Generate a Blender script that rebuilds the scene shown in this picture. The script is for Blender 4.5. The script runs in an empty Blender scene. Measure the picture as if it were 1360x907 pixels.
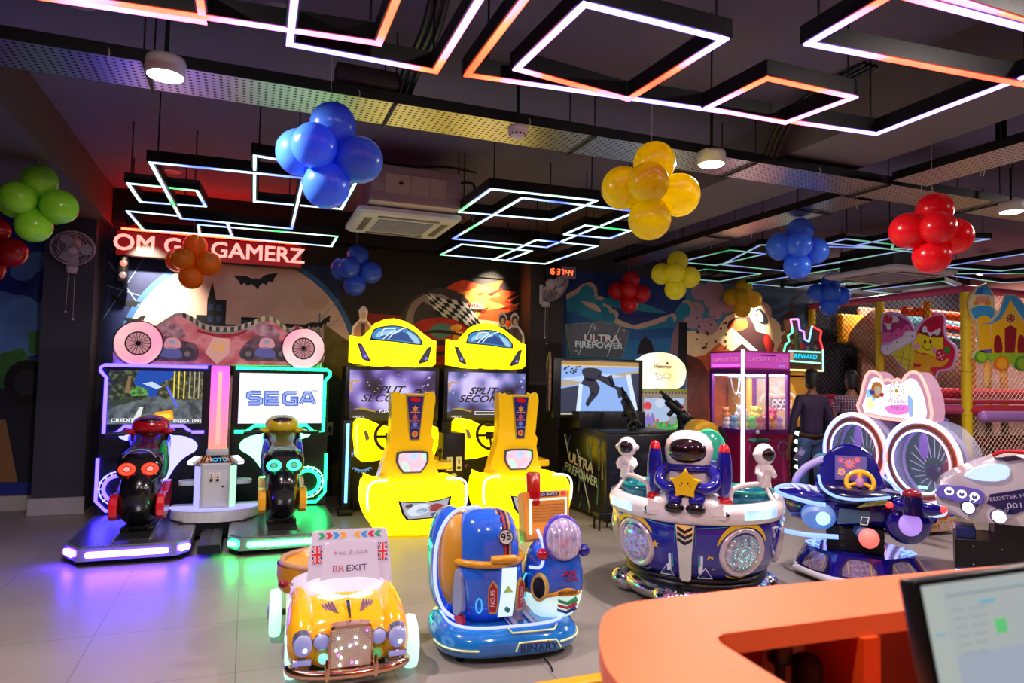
import bpy, bmesh, math, random
from mathutils import Matrix, Vector
random.seed(7)
SC = bpy.context.scene
COL = SC.collection
PI = math.pi
# ---------------------------------------------------------------- camera, world, lamps, exposure
F_PX, YAW, PITCH, ROLL, EYE = 907.0, math.radians(21.1), math.atan(48/907.0), math.radians(1.15), 1.6
fw = Vector((math.sin(YAW)*math.cos(PITCH), math.cos(YAW)*math.cos(PITCH), math.sin(PITCH)))
rt = Vector((math.cos(YAW), -math.sin(YAW), 0))
up = rt.cross(fw)
RT = rt*math.cos(ROLL)+up*math.sin(ROLL)
UP = -rt*math.sin(ROLL)+up*math.cos(ROLL)
cam_data = bpy.data.cameras.new('camera')
cam_data.sensor_width = 36.0
cam_data.lens = 36.0*F_PX/1360.0
cam_data.clip_start = 0.05
cam = bpy.data.objects.new('camera', cam_data)
COL.objects.link(cam)
cam.matrix_world = Matrix(((RT.x, UP.x, -fw.x, 0), (RT.y, UP.y, -fw.y, 0), (RT.z, UP.z, -fw.z, EYE), (0, 0, 0, 1)))
cam_data.dof.use_dof = True
cam_data.dof.focus_distance = 5.5
cam_data.dof.aperture_fstop = 2.8
SC.camera = cam
world = bpy.data.worlds.new('world')
SC.world = world
world.use_nodes = True
world.node_tree.nodes['Background'].inputs[0].default_value = (0.55, 0.45, 0.75, 1)
world.node_tree.nodes['Background'].inputs[1].default_value = 0.16
SC.view_settings.view_transform = 'Standard'
SC.view_settings.look = 'None'
SC.view_settings.gamma = 1.0
SC.view_settings.use_curve_mapping = False
SC.view_settings.exposure = 0.0
DOWN_W = 68.0      # watts of each ceiling downlight
SPOT_W = 420.0      # watts of each wall spotlight

def ray(x, y):
    return fw + RT*((x-680.0)/F_PX) + UP*((453.5-y)/F_PX)
def on_y(x, y, Y):
    r = ray(x, y); t = Y/r.y
    return (t*r.x, EYE+t*r.z)
def on_x(x, y, X):
    r = ray(x, y); t = X/r.x
    return (t*r.y, EYE+t*r.z)
def on_z(x, y, Z):
    r = ray(x, y); t = (Z-EYE)/r.z
    return (t*r.x, t*r.y)

# ---------------------------------------------------------------- materials
def lin(c):
    if isinstance(c, str):
        c = [int(c[i:i+2], 16)/255 for i in (0, 2, 4)]
    return tuple((v/12.92 if v <= 0.04045 else ((v+0.055)/1.055)**2.4) for v in c[:3])+(1.0,)
MATS = {}
def M(name, col, rough=0.5, metal=0.0, coat=0.0, noise=0.0, nscale=8.0, bump=0.0, trans=0.0, alpha=1.0, ior=1.45):
    if name in MATS: return MATS[name]
    m = bpy.data.materials.new(name); m.use_nodes = True
    nt = m.node_tree; b = nt.nodes['Principled BSDF']
    c = lin(col)
    b.inputs['Base Color'].default_value = c
    b.inputs['Roughness'].default_value = rough
    b.inputs['Metallic'].default_value = metal
    b.inputs['Coat Weight'].default_value = coat
    b.inputs['Coat Roughness'].default_value = 0.06
    b.inputs['Transmission Weight'].default_value = trans
    b.inputs['Alpha'].default_value = alpha
    b.inputs['IOR'].default_value = ior
    if noise or bump:
        tc = nt.nodes.new('ShaderNodeTexCoord'); n = nt.nodes.new('ShaderNodeTexNoise')
        n.inputs['Scale'].default_value = nscale; n.inputs['Detail'].default_value = 4
        nt.links.new(tc.outputs['Object'], n.inputs['Vector'])
        if noise:
            r = nt.nodes.new('ShaderNodeValToRGB')
            r.color_ramp.elements[0].position = 0.3; r.color_ramp.elements[1].position = 0.7
            r.color_ramp.elements[0].color = tuple(v*(1-noise) for v in c[:3])+(1,)
            r.color_ramp.elements[1].color = tuple(min(1, v*(1+noise)) for v in c[:3])+(1,)
            nt.links.new(n.outputs['Fac'], r.inputs['Fac']); nt.links.new(r.outputs['Color'], b.inputs['Base Color'])
        if bump:
            bp = nt.nodes.new('ShaderNodeBump'); bp.inputs['Strength'].default_value = bump
            nt.links.new(n.outputs['Fac'], bp.inputs['Height']); nt.links.new(bp.outputs['Normal'], b.inputs['Normal'])
    MATS[name] = m
    return m
def E(name, col, s=1.0, base=0.02):
    """a surface that gives off light"""
    if name in MATS: return MATS[name]
    m = bpy.data.materials.new(name); m.use_nodes = True
    b = m.node_tree.nodes['Principled BSDF']
    b.inputs['Base Color'].default_value = (base, base, base, 1)
    b.inputs['Roughness'].default_value = 0.4
    b.inputs['Emission Color'].default_value = lin(col)
    b.inputs['Emission Strength'].default_value = s
    MATS[name] = m
    return m
def LED(name, cols, s, scale=1.2, loc=(0, 0, 0)):
    """chasing RGB strip: bands of colour along the strip"""
    if name in MATS: return MATS[name]
    m = bpy.data.materials.new(name); m.use_nodes = True
    nt = m.node_tree; b = nt.nodes['Principled BSDF']
    tc = nt.nodes.new('ShaderNodeTexCoord'); mp = nt.nodes.new('ShaderNodeMapping')
    mp.inputs['Location'].default_value = loc
    n = nt.nodes.new('ShaderNodeTexNoise'); n.inputs['Scale'].default_value = scale; n.inputs['Detail'].default_value = 1
    r = nt.nodes.new('ShaderNodeValToRGB'); cr = r.color_ramp
    while len(cr.elements) < len(cols): cr.elements.new(0.5)
    for i, c in enumerate(cols):
        cr.elements[i].position = 0.3+0.4*i/max(1, len(cols)-1)
        cr.elements[i].color = lin(c)
    nt.links.new(tc.outputs['Object'], mp.inputs['Vector']); nt.links.new(mp.outputs['Vector'], n.inputs['Vector'])
    nt.links.new(n.outputs['Fac'], r.inputs['Fac'])
    nt.links.new(r.outputs['Color'], b.inputs['Emission Color'])
    b.inputs['Base Color'].default_value = (0.02, 0.02, 0.02, 1)
    b.inputs['Emission Strength'].default_value = s
    MATS[name] = m
    return m

# ---------------------------------------------------------------- mesh builder
TEXTS = {}
def text_mesh(s, bold):
    k = (s, bold)
    if k not in TEXTS:
        cu = bpy.data.curves.new('lettering', 'FONT'); cu.body = s; cu.size = 1.0
        cu.align_x = 'CENTER'; cu.align_y = 'CENTER'; cu.offset = bold; cu.extrude = 0.0; cu.resolution_u = 3
        o = bpy.data.objects.new('lettering', cu); COL.objects.link(o)
        bpy.context.view_layer.update()
        me = bpy.data.meshes.new_from_object(o.evaluated_get(bpy.context.evaluated_depsgraph_get()))
        TEXTS[k] = ([tuple(v.co) for v in me.vertices], [tuple(p.vertices) for p in me.polygons])
        bpy.data.objects.remove(o); bpy.data.meshes.remove(me); bpy.data.curves.remove(cu)
    return TEXTS[k]

def rrect(x0, z0, x1, z1, r, n=5):
    p = []
    for cx, cz, a0 in ((x1-r, z1-r, 0), (x0+r, z1-r, 90), (x0+r, z0+r, 180), (x1-r, z0+r, 270)):
        for i in range(n+1):
            a = math.radians(a0+90*i/n); p.append((cx+r*math.cos(a), cz+r*math.sin(a)))
    return p
def circ(cx, cz, rx, rz=None, n=24, a0=0, a1=360):
    rz = rx if rz is None else rz
    full = abs(a1-a0) >= 360
    return [(cx+rx*math.cos(math.radians(a0+(a1-a0)*i/(n if full else n-1))), cz+rz*math.sin(math.radians(a0+(a1-a0)*i/(n if full else n-1)))) for i in range(n)]
def star(cx, cz, r, r2=None, n=5, a=90):
    r2 = r2 or r*0.45
    return [(cx+(r if i % 2 == 0 else r2)*math.cos(math.radians(a+180*i/n)), cz+(r if i % 2 == 0 else r2)*math.sin(math.radians(a+180*i/n))) for i in range(2*n)]
def Z(pts, cx, cy, s):
    """outline measured on a sheet (y down) turned into metres about (cx, cy)"""
    return [((x-cx)*s, (cy-y)*s) for x, y in pts]
def smooth(pts, n=4, closed=True):
    """Catmull-Rom through 2-D or 3-D points"""
    out = []; N = len(pts)
    rng = range(N) if closed else range(N-1)
    for i in rng:
        if closed: a, b, c, d = pts[i-1], pts[i], pts[(i+1) % N], pts[(i+2) % N]
        else: a, b, c, d = pts[max(0, i-1)], pts[i], pts[i+1], pts[min(N-1, i+2)]
        for k in range(n):
            t = k/n
            out.append(tuple(0.5*((2*b[j])+(-a[j]+c[j])*t+(2*a[j]-5*b[j]+4*c[j]-d[j])*t*t+(-a[j]+3*b[j]-3*c[j]+d[j])*t**3) for j in range(len(b))))
    if not closed: out.append(tuple(pts[-1]))
    return out

class MB:
    def __init__(s, T=None):
        s.v = []; s.f = []; s.fm = []; s.fs = []; s.mats = []; s.T = T or Matrix()
    def mi(s, m):
        if m not in s.mats: s.mats.append(m)
        return s.mats.index(m)
    def add(s, vs, fs, m, sm=False):
        b = len(s.v); T = s.T; k = s.mi(m)
        s.v += [tuple(T @ Vector(v)) for v in vs]
        for f in fs:
            s.f.append(tuple(b+i for i in f)); s.fm.append(k); s.fs.append(sm)
        return s
    def bm(s, bm, m, sm=False):
        bm.verts.ensure_lookup_table(); bm.verts.index_update()
        s.add([tuple(v.co) for v in bm.verts], [[v.index for v in f.verts] for f in bm.faces], m, sm); bm.free(); return s
    def box(s, c, d, m, bev=0.0, seg=2):
        x, y, z = [v/2 for v in d]
        if bev <= 0:
            vs = [(c[0]+a*x, c[1]+b*y, c[2]+e*z) for a in (-1, 1) for b in (-1, 1) for e in (-1, 1)]
            return s.add(vs, [(0, 1, 3, 2), (4, 6, 7, 5), (0, 4, 5, 1), (2, 3, 7, 6), (0, 2, 6, 4), (1, 5, 7, 3)], m)
        bm = bmesh.new(); bmesh.ops.create_cube(bm, size=1.0)
        for v in bm.verts: v.co = Vector((c[0]+v.co.x*d[0], c[1]+v.co.y*d[1], c[2]+v.co.z*d[2]))
        bmesh.ops.bevel(bm, geom=list(bm.edges), offset=min(bev, 0.49*min(d)), segments=seg, profile=0.5, affect='EDGES')
        return s.bm(bm, m, seg > 1)
    def bx(s, x0, x1, y0, y1, z0, z1, m, bev=0.0):
        return s.box(((x0+x1)/2, (y0+y1)/2, (z0+z1)/2), (abs(x1-x0), abs(y1-y0), abs(z1-z0)), m, bev)
    def prism(s, pts, y0, y1, m, bev=0.0, side=None, seg=2):
        """outline in the x-z plane, front at y0, back at y1"""
        a = sum(pts[i-1][0]*pts[i][1]-pts[i][0]*pts[i-1][1] for i in range(len(pts)))
        if a < 0: pts = pts[::-1]
        n = len(pts)
        if bev <= 0:
            vs = [(x, y0, z) for x, z in pts]+[(x, y1, z) for x, z in pts]
            s.add(vs, [tuple(range(n))], m); 
            s.add(vs, [tuple(range(2*n-1, n-1, -1))]+[(i, i+n, (i+1) % n+n, (i+1) % n) for i in range(n)], side or m)
            return s
        bm = bmesh.new()
        f = [bm.verts.new((x, y0, z)) for x, z in pts]; g = [bm.verts.new((x, y1, z)) for x, z in pts]
        ff = bm.faces.new(f); gf = bm.faces.new(g[::-1])
        for i in range(n): bm.faces.new((f[i], g[i], g[(i+1) % n], f[(i+1) % n]))
        ed = list(ff.edges)+list(gf.edges)
        bmesh.ops.bevel(bm, geom=ed, offset=bev, segments=seg, profile=0.5, affect='EDGES')
        return s.bm(bm, m, False)
    def slab(s, pts, z0, z1, m, bev=0.0, side=None):
        """outline in the x-y plane between heights z0 and z1"""
        T = s.T; s.T = T @ Matrix(((1, 0, 0, 0), (0, 0, 1, 0), (0, -1, 0, 0), (0, 0, 0, 1)))
        # local x,z outline -> world x,y ; y0 (front) -> z top
        s.T = T @ Matrix(((1, 0, 0, 0), (0, 0, 1, 0), (0, -1, 0, 0), (0, 0, 0, 1)))
        s.prism(pts, -z1, -z0, m, bev, side); s.T = T
        return s
    def tube(s, path, r, m, n=8, closed=False, caps=True, flat=1.0):
        P = [Vector(p) for p in path]; N = len(P)
        rs = r if isinstance(r, (list, tuple)) else [r]*N
        rings = []; prev = None
        for i in range(N):
            a = P[i-1] if (i > 0 or closed) else P[i]; b = P[(i+1) % N] if (i < N-1 or closed) else P[i]
            t = (b-a); t = t.normalized() if t.length > 1e-9 else Vector((0, 0, 1))
            if prev is None:
                u = t.orthogonal().normalized()
            else:
                u = prev-t*prev.dot(t); u = u.normalized() if u.length > 1e-6 else t.orthogonal().normalized()
            prev = u; w = t.cross(u)
            rings.append([tuple(P[i]+(u*math.cos(2*PI*k/n)+w*math.sin(2*PI*k/n)*flat)*rs[i]) for k in range(n)])
        return s.loft(rings, m, closed=closed, caps=caps and not closed)
    def loft(s, rings, m, closed=False, caps=True, sm=True):
        n = len(rings[0]); N = len(rings); vs = [v for r in rings for v in r]; fs = []
        for i in range(N if closed else N-1):
            j = (i+1) % N
            for k in range(n):
                fs.append((i*n+k, i*n+(k+1) % n, j*n+(k+1) % n, j*n+k))
        s.add(vs, fs, m, sm)
        if caps:
            s.add(vs[:n], [tuple(range(n))[::-1]], m); s.add(vs[-n:], [tuple(range(n))], m)
        return s
    def lathe(s, prof, m, c=(0, 0, 0), n=24, axis='z', a0=0, a1=360):
        full = a1-a0 >= 360; N = n if full else n+1
        rings = []
        for r, h in prof:
            ring = []
            for k in range(N):
                a = math.radians(a0+(a1-a0)*k/n); x, y = r*math.cos(a), r*math.sin(a)
                p = (x, y, h) if axis == 'z' else ((x, -h, y) if axis == 'y' else (h, x, y))
                ring.append((c[0]+p[0], c[1]+p[1], c[2]+p[2]))
            rings.append(ring)
        vs = [v for r in rings for v in r]; fs = []
        for i in range(len(prof)-1):
            for k in range(N if full else N-1):
                fs.append((i*N+k, i*N+(k+1) % N, (i+1)*N+(k+1) % N, (i+1)*N+k))
        return s.add(vs, fs, m, True)
    def ell(s, c, r, m, n=20, k=12, e=1.0, zmin=-1.0, zmax=1.0):
        """ellipsoid; e<1 makes it boxier; zmin/zmax cut it"""
        if not isinstance(r, (list, tuple)): r = (r, r, r)
        sg = lambda v: math.copysign(abs(v)**e, v)
        rings = []
        for i in range(k+1):
            t = -PI/2+PI*i/k
            zz = max(zmin, min(zmax, sg(math.sin(t)))); cc = abs(math.cos(t))**e
            rings.append([(c[0]+r[0]*cc*sg(math.cos(2*PI*j/n)), c[1]+r[1]*cc*sg(math.sin(2*PI*j/n)), c[2]+r[2]*zz) for j in range(n)])
        return s.loft(rings, m, caps=False)
    def text(s, t, size, m, x=0, z=0, y=0, bold=0.0, shear=0.0, wide=1.0, rot=0.0):
        v, f = text_mesh(t, 0.0); ca, sa = math.cos(math.radians(rot)), math.sin(math.radians(rot)); k = max(0.0, bold)
        offs = [(0, 0)] if k < .003 else [(-k, -k), (k, -k), (-k, k), (k, k), (0, 0)]
        for n, (ox, oz) in enumerate(offs):
            out = []
            for a, b, _ in v:
                a2 = (a+shear*b)*size*wide+ox*size; b2 = (b+oz)*size
                out.append((x+a2*ca-b2*sa, y-n*.00015, z+a2*sa+b2*ca))
            s.add(out, f, m)
        return s
    def at(s, T):
        s.T = T; return s
    def build(s, name, parent=None, label=None, loc=None, rot=None):
        me = bpy.data.meshes.new(name); me.from_pydata(s.v, [], s.f)
        for m in s.mats: me.materials.append(m)
        me.polygons.foreach_set('material_index', s.fm); me.polygons.foreach_set('use_smooth', s.fs)
        me.update()
        o = bpy.data.objects.new(name, me); COL.objects.link(o)
        if parent is not None: o.parent = parent
        if loc: o.location = loc
        if rot: o.rotation_euler = rot
        if label: o['label'] = label
        return o
def Tr(x=0, y=0, z=0, rx=0, ry=0, rz=0, s=1.0):
    return Matrix.Translation((x, y, z)) @ Matrix.Rotation(math.radians(rz), 4, 'Z') @ Matrix.Rotation(math.radians(ry), 4, 'Y') @ Matrix.Rotation(math.radians(rx), 4, 'X') @ Matrix.Scale(s, 4)
def thing(name, label, cat, loc=(0, 0, 0), rz=0.0, group=None):
    o = bpy.data.objects.new(name, None); COL.objects.link(o)
    o.empty_display_size = 0.1
    o.location = loc; o.rotation_euler = (0, 0, math.radians(rz)); o['label'] = label; o['category'] = cat
    if group: o['group'] = group
    return o
def balloon_mat(name, col):
    m = M('balloon_'+name, col, .25, coat=.3); nt = m.node_tree; b = nt.nodes['Principled BSDF']; out = nt.nodes['Material Output']
    tr = nt.nodes.new('ShaderNodeBsdfTranslucent'); tr.inputs[0].default_value = lin(col); mx = nt.nodes.new('ShaderNodeMixShader'); mx.inputs[0].default_value = .35
    nt.links.new(b.outputs[0], mx.inputs[1]); nt.links.new(tr.outputs[0], mx.inputs[2]); nt.links.new(mx.outputs[0], out.inputs[0])
    return m
def tag(o, label, cat, group=None, kind=None):
    o['label'] = label; o['category'] = cat
    if group: o['group'] = group
    if kind: o['kind'] = kind
    return o
def struct(o):
    o['kind'] = 'structure'; return o
def dup(o, parent=None):
    c = o.copy(); COL.objects.link(c)
    if parent is not None: c.parent = parent
    for ch in list(o.children): dup(ch, c)
    return c
def seg7(mb, ch, x, z, h, m, y, slant=0.1):
    w = h*0.52; t = h*0.13
    S = {'a': (0, h/2, 1), 'd': (0, -h/2, 1), 'g': (0, 0, 1), 'f': (-w/2, h/4, 0), 'b': (w/2, h/4, 0), 'e': (-w/2, -h/4, 0), 'c': (w/2, -h/4, 0)}
    D = {'0': 'abcdef', '1': 'bc', '2': 'abged', '3': 'abgcd', '4': 'fgbc', '5': 'afgcd', '6': 'afgedc', '7': 'abc', '8': 'abcdefg', '9': 'abcdfg'}
    for k in D[ch]:
        cx, cz, hor = S[k]
        a, b = ((w/2-t*0.3), t/2) if hor else (t/2, h/4-t*0.3)
        q = [(cx-a, cz-b), (cx+a, cz-b), (cx+a, cz+b), (cx-a, cz+b)]
        mb.prism([(x+px+pz*slant, z+pz) for px, pz in q], y, y+0.002, m)
def ribbon(pts, w):
    """stroke of even width along a 2-D polyline, as one closed outline"""
    L = []; R = []
    for i, p in enumerate(pts):
        a = pts[max(0, i-1)]; b = pts[min(len(pts)-1, i+1)]
        d1 = Vector((p[0]-a[0], p[1]-a[1])); d2 = Vector((b[0]-p[0], b[1]-p[1]))
        if d1.length < 1e-9: d1 = d2
        if d2.length < 1e-9: d2 = d1
        d1.normalize(); d2.normalize(); t = d1+d2
        t = t.normalized() if t.length > .2 else d1
        n = Vector((-t.y, t.x)); k = w/2/max(.5, n.dot(Vector((-d1.y, d1.x))))
        L.append((p[0]+n.x*k, p[1]+n.y*k)); R.append((p[0]-n.x*k, p[1]-n.y*k))
    return L+R[::-1]
# palette
BLACK = M('black_plastic', '0b0b0e', 0.35)
BLACKM = M('black_metal', '101014', 0.4, 0.2)
DGREY = M('dark_grey', '26262b', 0.5)
CHROME = M('chrome', 'd8d8dc', 0.12, 1.0)
WHITE = M('white_plastic', 'e6e2e4', 0.3, coat=0.4)
YEL = M('yellow_plastic', 'f0c000', 0.3, coat=0.5)
RED = M('red_plastic', 'c01020', 0.25, coat=0.5)
BLUE = M('blue_plastic', '1440b8', 0.18, coat=0.8)
NAVY = M('navy_plastic', '15128a', 0.15, coat=0.8)
GREEN = M('green_plastic', '169040', 0.3)
ORANGE = M('orange_plastic', 'e08818', 0.3, coat=0.4)
# ---------------------------------------------------------------- setting
def floor_mat():
    m = bpy.data.materials.new('floor_tile'); m.use_nodes = True; nt = m.node_tree; b = nt.nodes['Principled BSDF']
    tc = nt.nodes.new('ShaderNodeTexCoord'); mp = nt.nodes.new('ShaderNodeMapping')
    br = nt.nodes.new('ShaderNodeTexBrick'); br.offset = 0.0
    for k, v in (('Scale', 1.0), ('Mortar Size', 0.0025), ('Brick Width', 0.8), ('Row Height', 0.8), ('Mortar Smooth', 0.1)): br.inputs[k].default_value = v
    br.inputs['Color1'].default_value = lin('8e8682'); br.inputs['Color2'].default_value = lin('938a86'); br.inputs['Mortar'].default_value = lin('5f5a58')
    n = nt.nodes.new('ShaderNodeTexNoise'); n.inputs['Scale'].default_value = 2.5; n.inputs['Detail'].default_value = 6
    mx = nt.nodes.new('ShaderNodeMixRGB'); mx.blend_type = 'MULTIPLY'; mx.inputs[0].default_value = 0.25
    nt.links.new(tc.outputs['Object'], mp.inputs['Vector']); nt.links.new(mp.outputs['Vector'], br.inputs['Vector']); nt.links.new(mp.outputs['Vector'], n.inputs['Vector'])
    nt.links.new(br.outputs['Color'], mx.inputs[1]); nt.links.new(n.outputs['Fac'], mx.inputs[2]); nt.links.new(mx.outputs[0], b.inputs['Base Color'])
    rr = nt.nodes.new('ShaderNodeMapRange'); rr.inputs[3].default_value = 0.28; rr.inputs[4].default_value = 0.5
    nt.links.new(n.outputs['Fac'], rr.inputs[0]); nt.links.new(rr.outputs[0], b.inputs['Roughness'])
    return m
CEIL = M('ceiling_paint', '5c5470', 0.8, noise=0.1, nscale=1.5)
PLASTER = M('dark_wall_paint', '34323c', 0.7, noise=0.08)
struct(MB().bx(-6, 14, -3, 10.2, -0.05, 0, floor_mat()).build('floor'))
struct(MB().bx(-6, 14, -3, 10.2, 3.75, 3.85, CEIL).build('ceiling'))
struct(MB().bx(-6, 14, 9.3, 9.42, 0, 3.75, PLASTER).build('wall_back'))
struct(MB().bx(-4.1, -4, -3, 9.3, 0, 3.75, PLASTER).build('wall_left'))
struct(MB().bx(13.3, 13.4, -3, 9.3, 0, 3.75, M('play_wall_paint', 'c98f86', 0.8)).build('wall_right'))
struct(MB().bx(-6, 14, -3.1, -3, 0, 3.75, PLASTER).build('wall_front'))
struct(MB().bx(-4, -1.56, -3, 9.3, 3.3, 3.75, M('beam_paint', '4a4044', 0.8)).build('trim_1'))
struct(MB().bx(3.95, 4.75, -3, 9.3, 3.42, 3.75, M('soffit_paint', '6a6268', 0.8)).build('trim_2'))
struct(MB().bx(-1.56, 3.95, 9.14, 9.3, 3.33, 3.75, M('black_duct', '131217', 0.6)).build('trim_3'))
struct(MB().bx(-2.15, -1.66, 8.9, 9.3, 0, 3.3, M('pillar_paint', '3c3a48', 0.7)).build('trim_4'))
struct(MB().bx(3.68, 4.2, 8.85, 9.3, 0, 3.42, M('brown_pillar_paint', '30282c', 0.7)).build('trim_5'))
skirt = M('white_skirting', 'b8b0b4', 0.5)
struct(MB().bx(-4, -2.17, 9.24, 9.3, 0, 0.16, skirt).build('baseboard_left'))
struct(MB().bx(-2.17, -1.64, 8.86, 8.9, 0, 0.18, skirt).build('baseboard_pillar'))
# ---- murals: flat prints on the wall
YW = 9.3
def wp(pts, Y=YW): return [on_y(x, y, Y) for x, y in pts]
LAYER = [0]
def layer(mb, pts, k, m, sm=0):
    """each printed shape lies a hair in front of the one before it"""
    if not mb.v[8:]: LAYER[0] = 0
    LAYER[0] += 1
    if sm: pts = smooth(pts, sm)
    mb.prism(pts, YW-0.0065-0.00035*LAYER[0], YW-0.004, m)
def blob_cloud(mb, pts, r, k, m):
    for i, (x, z) in enumerate(pts): layer(mb, circ(x, z, r[i % len(r)], r[i % len(r)]*0.8, 18), k, m)
# 1: night mural with the full moon
SKYN = M('mural_night', '16245a', 0.6, noise=0.5, nscale=1.2)
MOON = M('mural_moon', 'dcb4aa', 0.6, noise=0.12, nscale=2.5)
MOONE = M('mural_moon_rim', '35609c', 0.6)
INK = M('mural_ink', '0a0a14', 0.6)
INKB = M('mural_ink_blue', '24335e', 0.6)
STEEL = M('mural_steel', '6f86a8', 0.6)
mb = MB(); mb.bx(-1.62, 1.12, YW-0.006, YW-0.001, 0.0, 3.32, SKYN)
layer(mb, circ(-0.05, 1.72, 1.43, 1.43, 60), 1, MOONE); layer(mb, circ(-0.05, 1.72, 1.36, 1.36, 60), 2, MOON)
for a, b, w in (((-1.6, 2.9), (-1.2, 2.3), .012), ((-1.62, 2.2), (-1.2, 3.0), .01), ((-1.6, 2.6), (-1.25, 2.5), .01), ((0.55, 1.55), (1.12, 2.0), .012), ((0.5, 1.45), (1.12, 1.86), .03), ((0.45, 1.3), (1.12, 1.75), .03), ((0.3, 1.6), (1.12, 2.35), .008), ((0.86, 1.5), (0.86, 2.4), .02), ((0.2, 1.5), (1.1, 2.6), .008)):
    dx, dz = b[0]-a[0], b[1]-a[1]; L = math.hypot(dx, dz); nx, nz = -dz/L*w/2, dx/L*w/2
    layer(mb, [(a[0]+nx, a[1]+nz), (b[0]+nx, b[1]+nz), (b[0]-nx, b[1]-nz), (a[0]-nx, a[1]-nz)], 3, STEEL)
def bat(cx, cz, s, rot=0):
    p = [(0, .12), (.05, .2), (.08, .1), (.2, .16), (.45, .3), (1, .35), (.8, .1), (.72, -.12), (.55, -.02), (.42, -.2), (.25, -.1), (.1, -.22), (0, -.4)]
    p = p+[(-x, z) for x, z in p[::-1][1:-1]]
    a = math.radians(rot)
    layer(mb, [(cx+s*(x*math.cos(a)-z*math.sin(a)), cz+s*(x*math.sin(a)+z*math.cos(a))) for x, z in p], 4, INK)
bx_, bz_ = on_y(341, 374, YW); bat(bx_, bz_, .27, 8)
bx_, bz_ = on_y(165, 402, YW); bat(bx_, bz_, .17, -14)
bx_, bz_ = on_y(425, 430, YW); bat(bx_, bz_, .17, 22)
bx_, bz_ = on_y(180, 425, YW); bat(bx_, bz_, .12, 10)
# plain rooftops and a water tank stand where the photo's known figure is printed
layer(mb, [(-0.95, 1.6), (-0.95, 2.02), (-0.78, 2.02), (-0.78, 2.16), (-0.62, 2.16), (-0.62, 2.3), (-0.5, 2.3), (-0.5, 2.5), (-0.45, 2.72), (-0.4, 2.5), (-0.28, 2.5), (-0.28, 2.2), (-.1, 2.2), (-.1, 2.3), (.22, 2.3), (.22, 2.12), (.42, 2.12), (.42, 2.24), (.72, 2.24), (.72, 1.98), (.9, 1.98), (.9, 1.5)], 5, INK)
for x, z in ((-.46, 2.4), (-.36, 2.4), (-.46, 2.26), (-.36, 2.26), (-.05, 2.22), (.1, 2.22), (.5, 2.14), (.62, 2.14), (-.88, 1.92), (.05, 2.08), (.3, 2.0), (-.7, 2.06)):
    layer(mb, [(x-.03, z-.04), (x+.03, z-.04), (x+.03, z+.04), (x-.03, z+.04)], 6, INKB)
random.seed(3)
for i in range(40):
    x, z = random.uniform(-1.6, 1.1), random.uniform(1.6, 3.3)
    if math.hypot(x+.05, z-1.72) > 1.45: layer(mb, circ(x, z, .008, n=6), 3, M('mural_star', 'c8d4ff', .6))
layer(mb, wp([(430, 430), (500, 480), (500, 680), (445, 680), (430, 560)]), 3, M('mural_olive', '6a5a20', .6, noise=.3)); layer(mb, circ(0.98, 1.0, .34, .62, 30), 4, M('mural_teal', '10303a', .6))
tag(mb.build('wall_mural'), 'wall mural of bats, rooftops and a huge pale full moon on night blue', 'mural')
# 2: burning race car mural
mb = MB(); mb.bx(1.12, 3.67, YW-0.006, YW-0.001, 0.0, 3.03, M('mural_dark_red', '1c0c12', .6, noise=.4, nscale=1.5))
RB = M('mural_red_band', '8e1018', .6); FL1 = M('mural_flame', 'e0480e', .6, noise=.35, nscale=7); FL2 = M('mural_flame_light', 'f6a040', .6, noise=.2, nscale=9)
layer(mb, wp([(480, 415), (690, 432), (690, 500), (480, 500)]), 1, RB)
layer(mb, wp([(590, 385), (615, 372), (640, 378), (668, 372), (662, 384), (685, 388), (672, 398), (688, 410), (660, 420), (688, 432), (640, 452), (600, 440), (612, 420), (585, 410)]), 2, FL1, 3)
layer(mb, wp([(620, 388), (645, 380), (664, 392), (648, 398), (672, 408), (640, 414), (630, 432), (618, 405)]), 3, FL2, 3)
layer(mb, wp([(533, 430), (540, 405), (562, 388), (590, 383), (615, 392), (632, 418), (640, 440), (650, 470), (620, 500), (560, 500), (545, 470)]), 4, M('mural_car_shadow', '3a2a30', .6), 3)
layer(mb, wp([(545, 440), (560, 425), (590, 422), (618, 432), (628, 455), (612, 480), (560, 482)]), 5, M('mural_car_red', 'b01c14', .6, noise=.3, nscale=9), 3)
layer(mb, wp([(570, 440), (580, 430), (598, 432), (600, 444), (582, 450)]), 6, M('mural_glass_teal', '50807c', .6), 3)
layer(mb, wp([(600, 455), (606, 440), (618, 445), (620, 470), (608, 476)]), 6, FL2, 3)
CHR = M('mural_chrome', '8a7478', .6); DRK = M('mural_dark_line', '200c10', .6)
layer(mb, wp([(538, 428), (546, 404), (566, 390), (580, 392), (560, 402), (550, 416), (548, 432)]), 5, CHR, 3)
layer(mb, wp([(560, 398), (585, 390), (600, 402), (580, 408)]), 5, M('mural_helmet_glass', '98808c', .6), 2)
for q in ([(548, 446), (575, 438), (600, 440), (622, 448), (600, 444), (575, 442)], [(552, 462), (580, 452), (614, 454), (626, 462), (600, 459), (575, 459)], [(560, 474), (590, 466), (618, 470), (590, 471)]): layer(mb, wp(q), 6, DRK, 2)
for q in ([(596, 436), (606, 430), (614, 434), (606, 440)], [(552, 450), (562, 445), (568, 449), (558, 455)]): layer(mb, wp(q), 6, FL2, 2)
for i in range(14): R_ = random.Random(i+70); x, y = R_.uniform(545, 635), R_.uniform(425, 480); layer(mb, wp([(x, y), (x+R_.uniform(4, 14), y-R_.uniform(-3, 6)), (x+R_.uniform(2, 8), y+R_.uniform(1, 4))]), 6, [FL1, CHR, DRK, FL2][i % 4])
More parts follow.
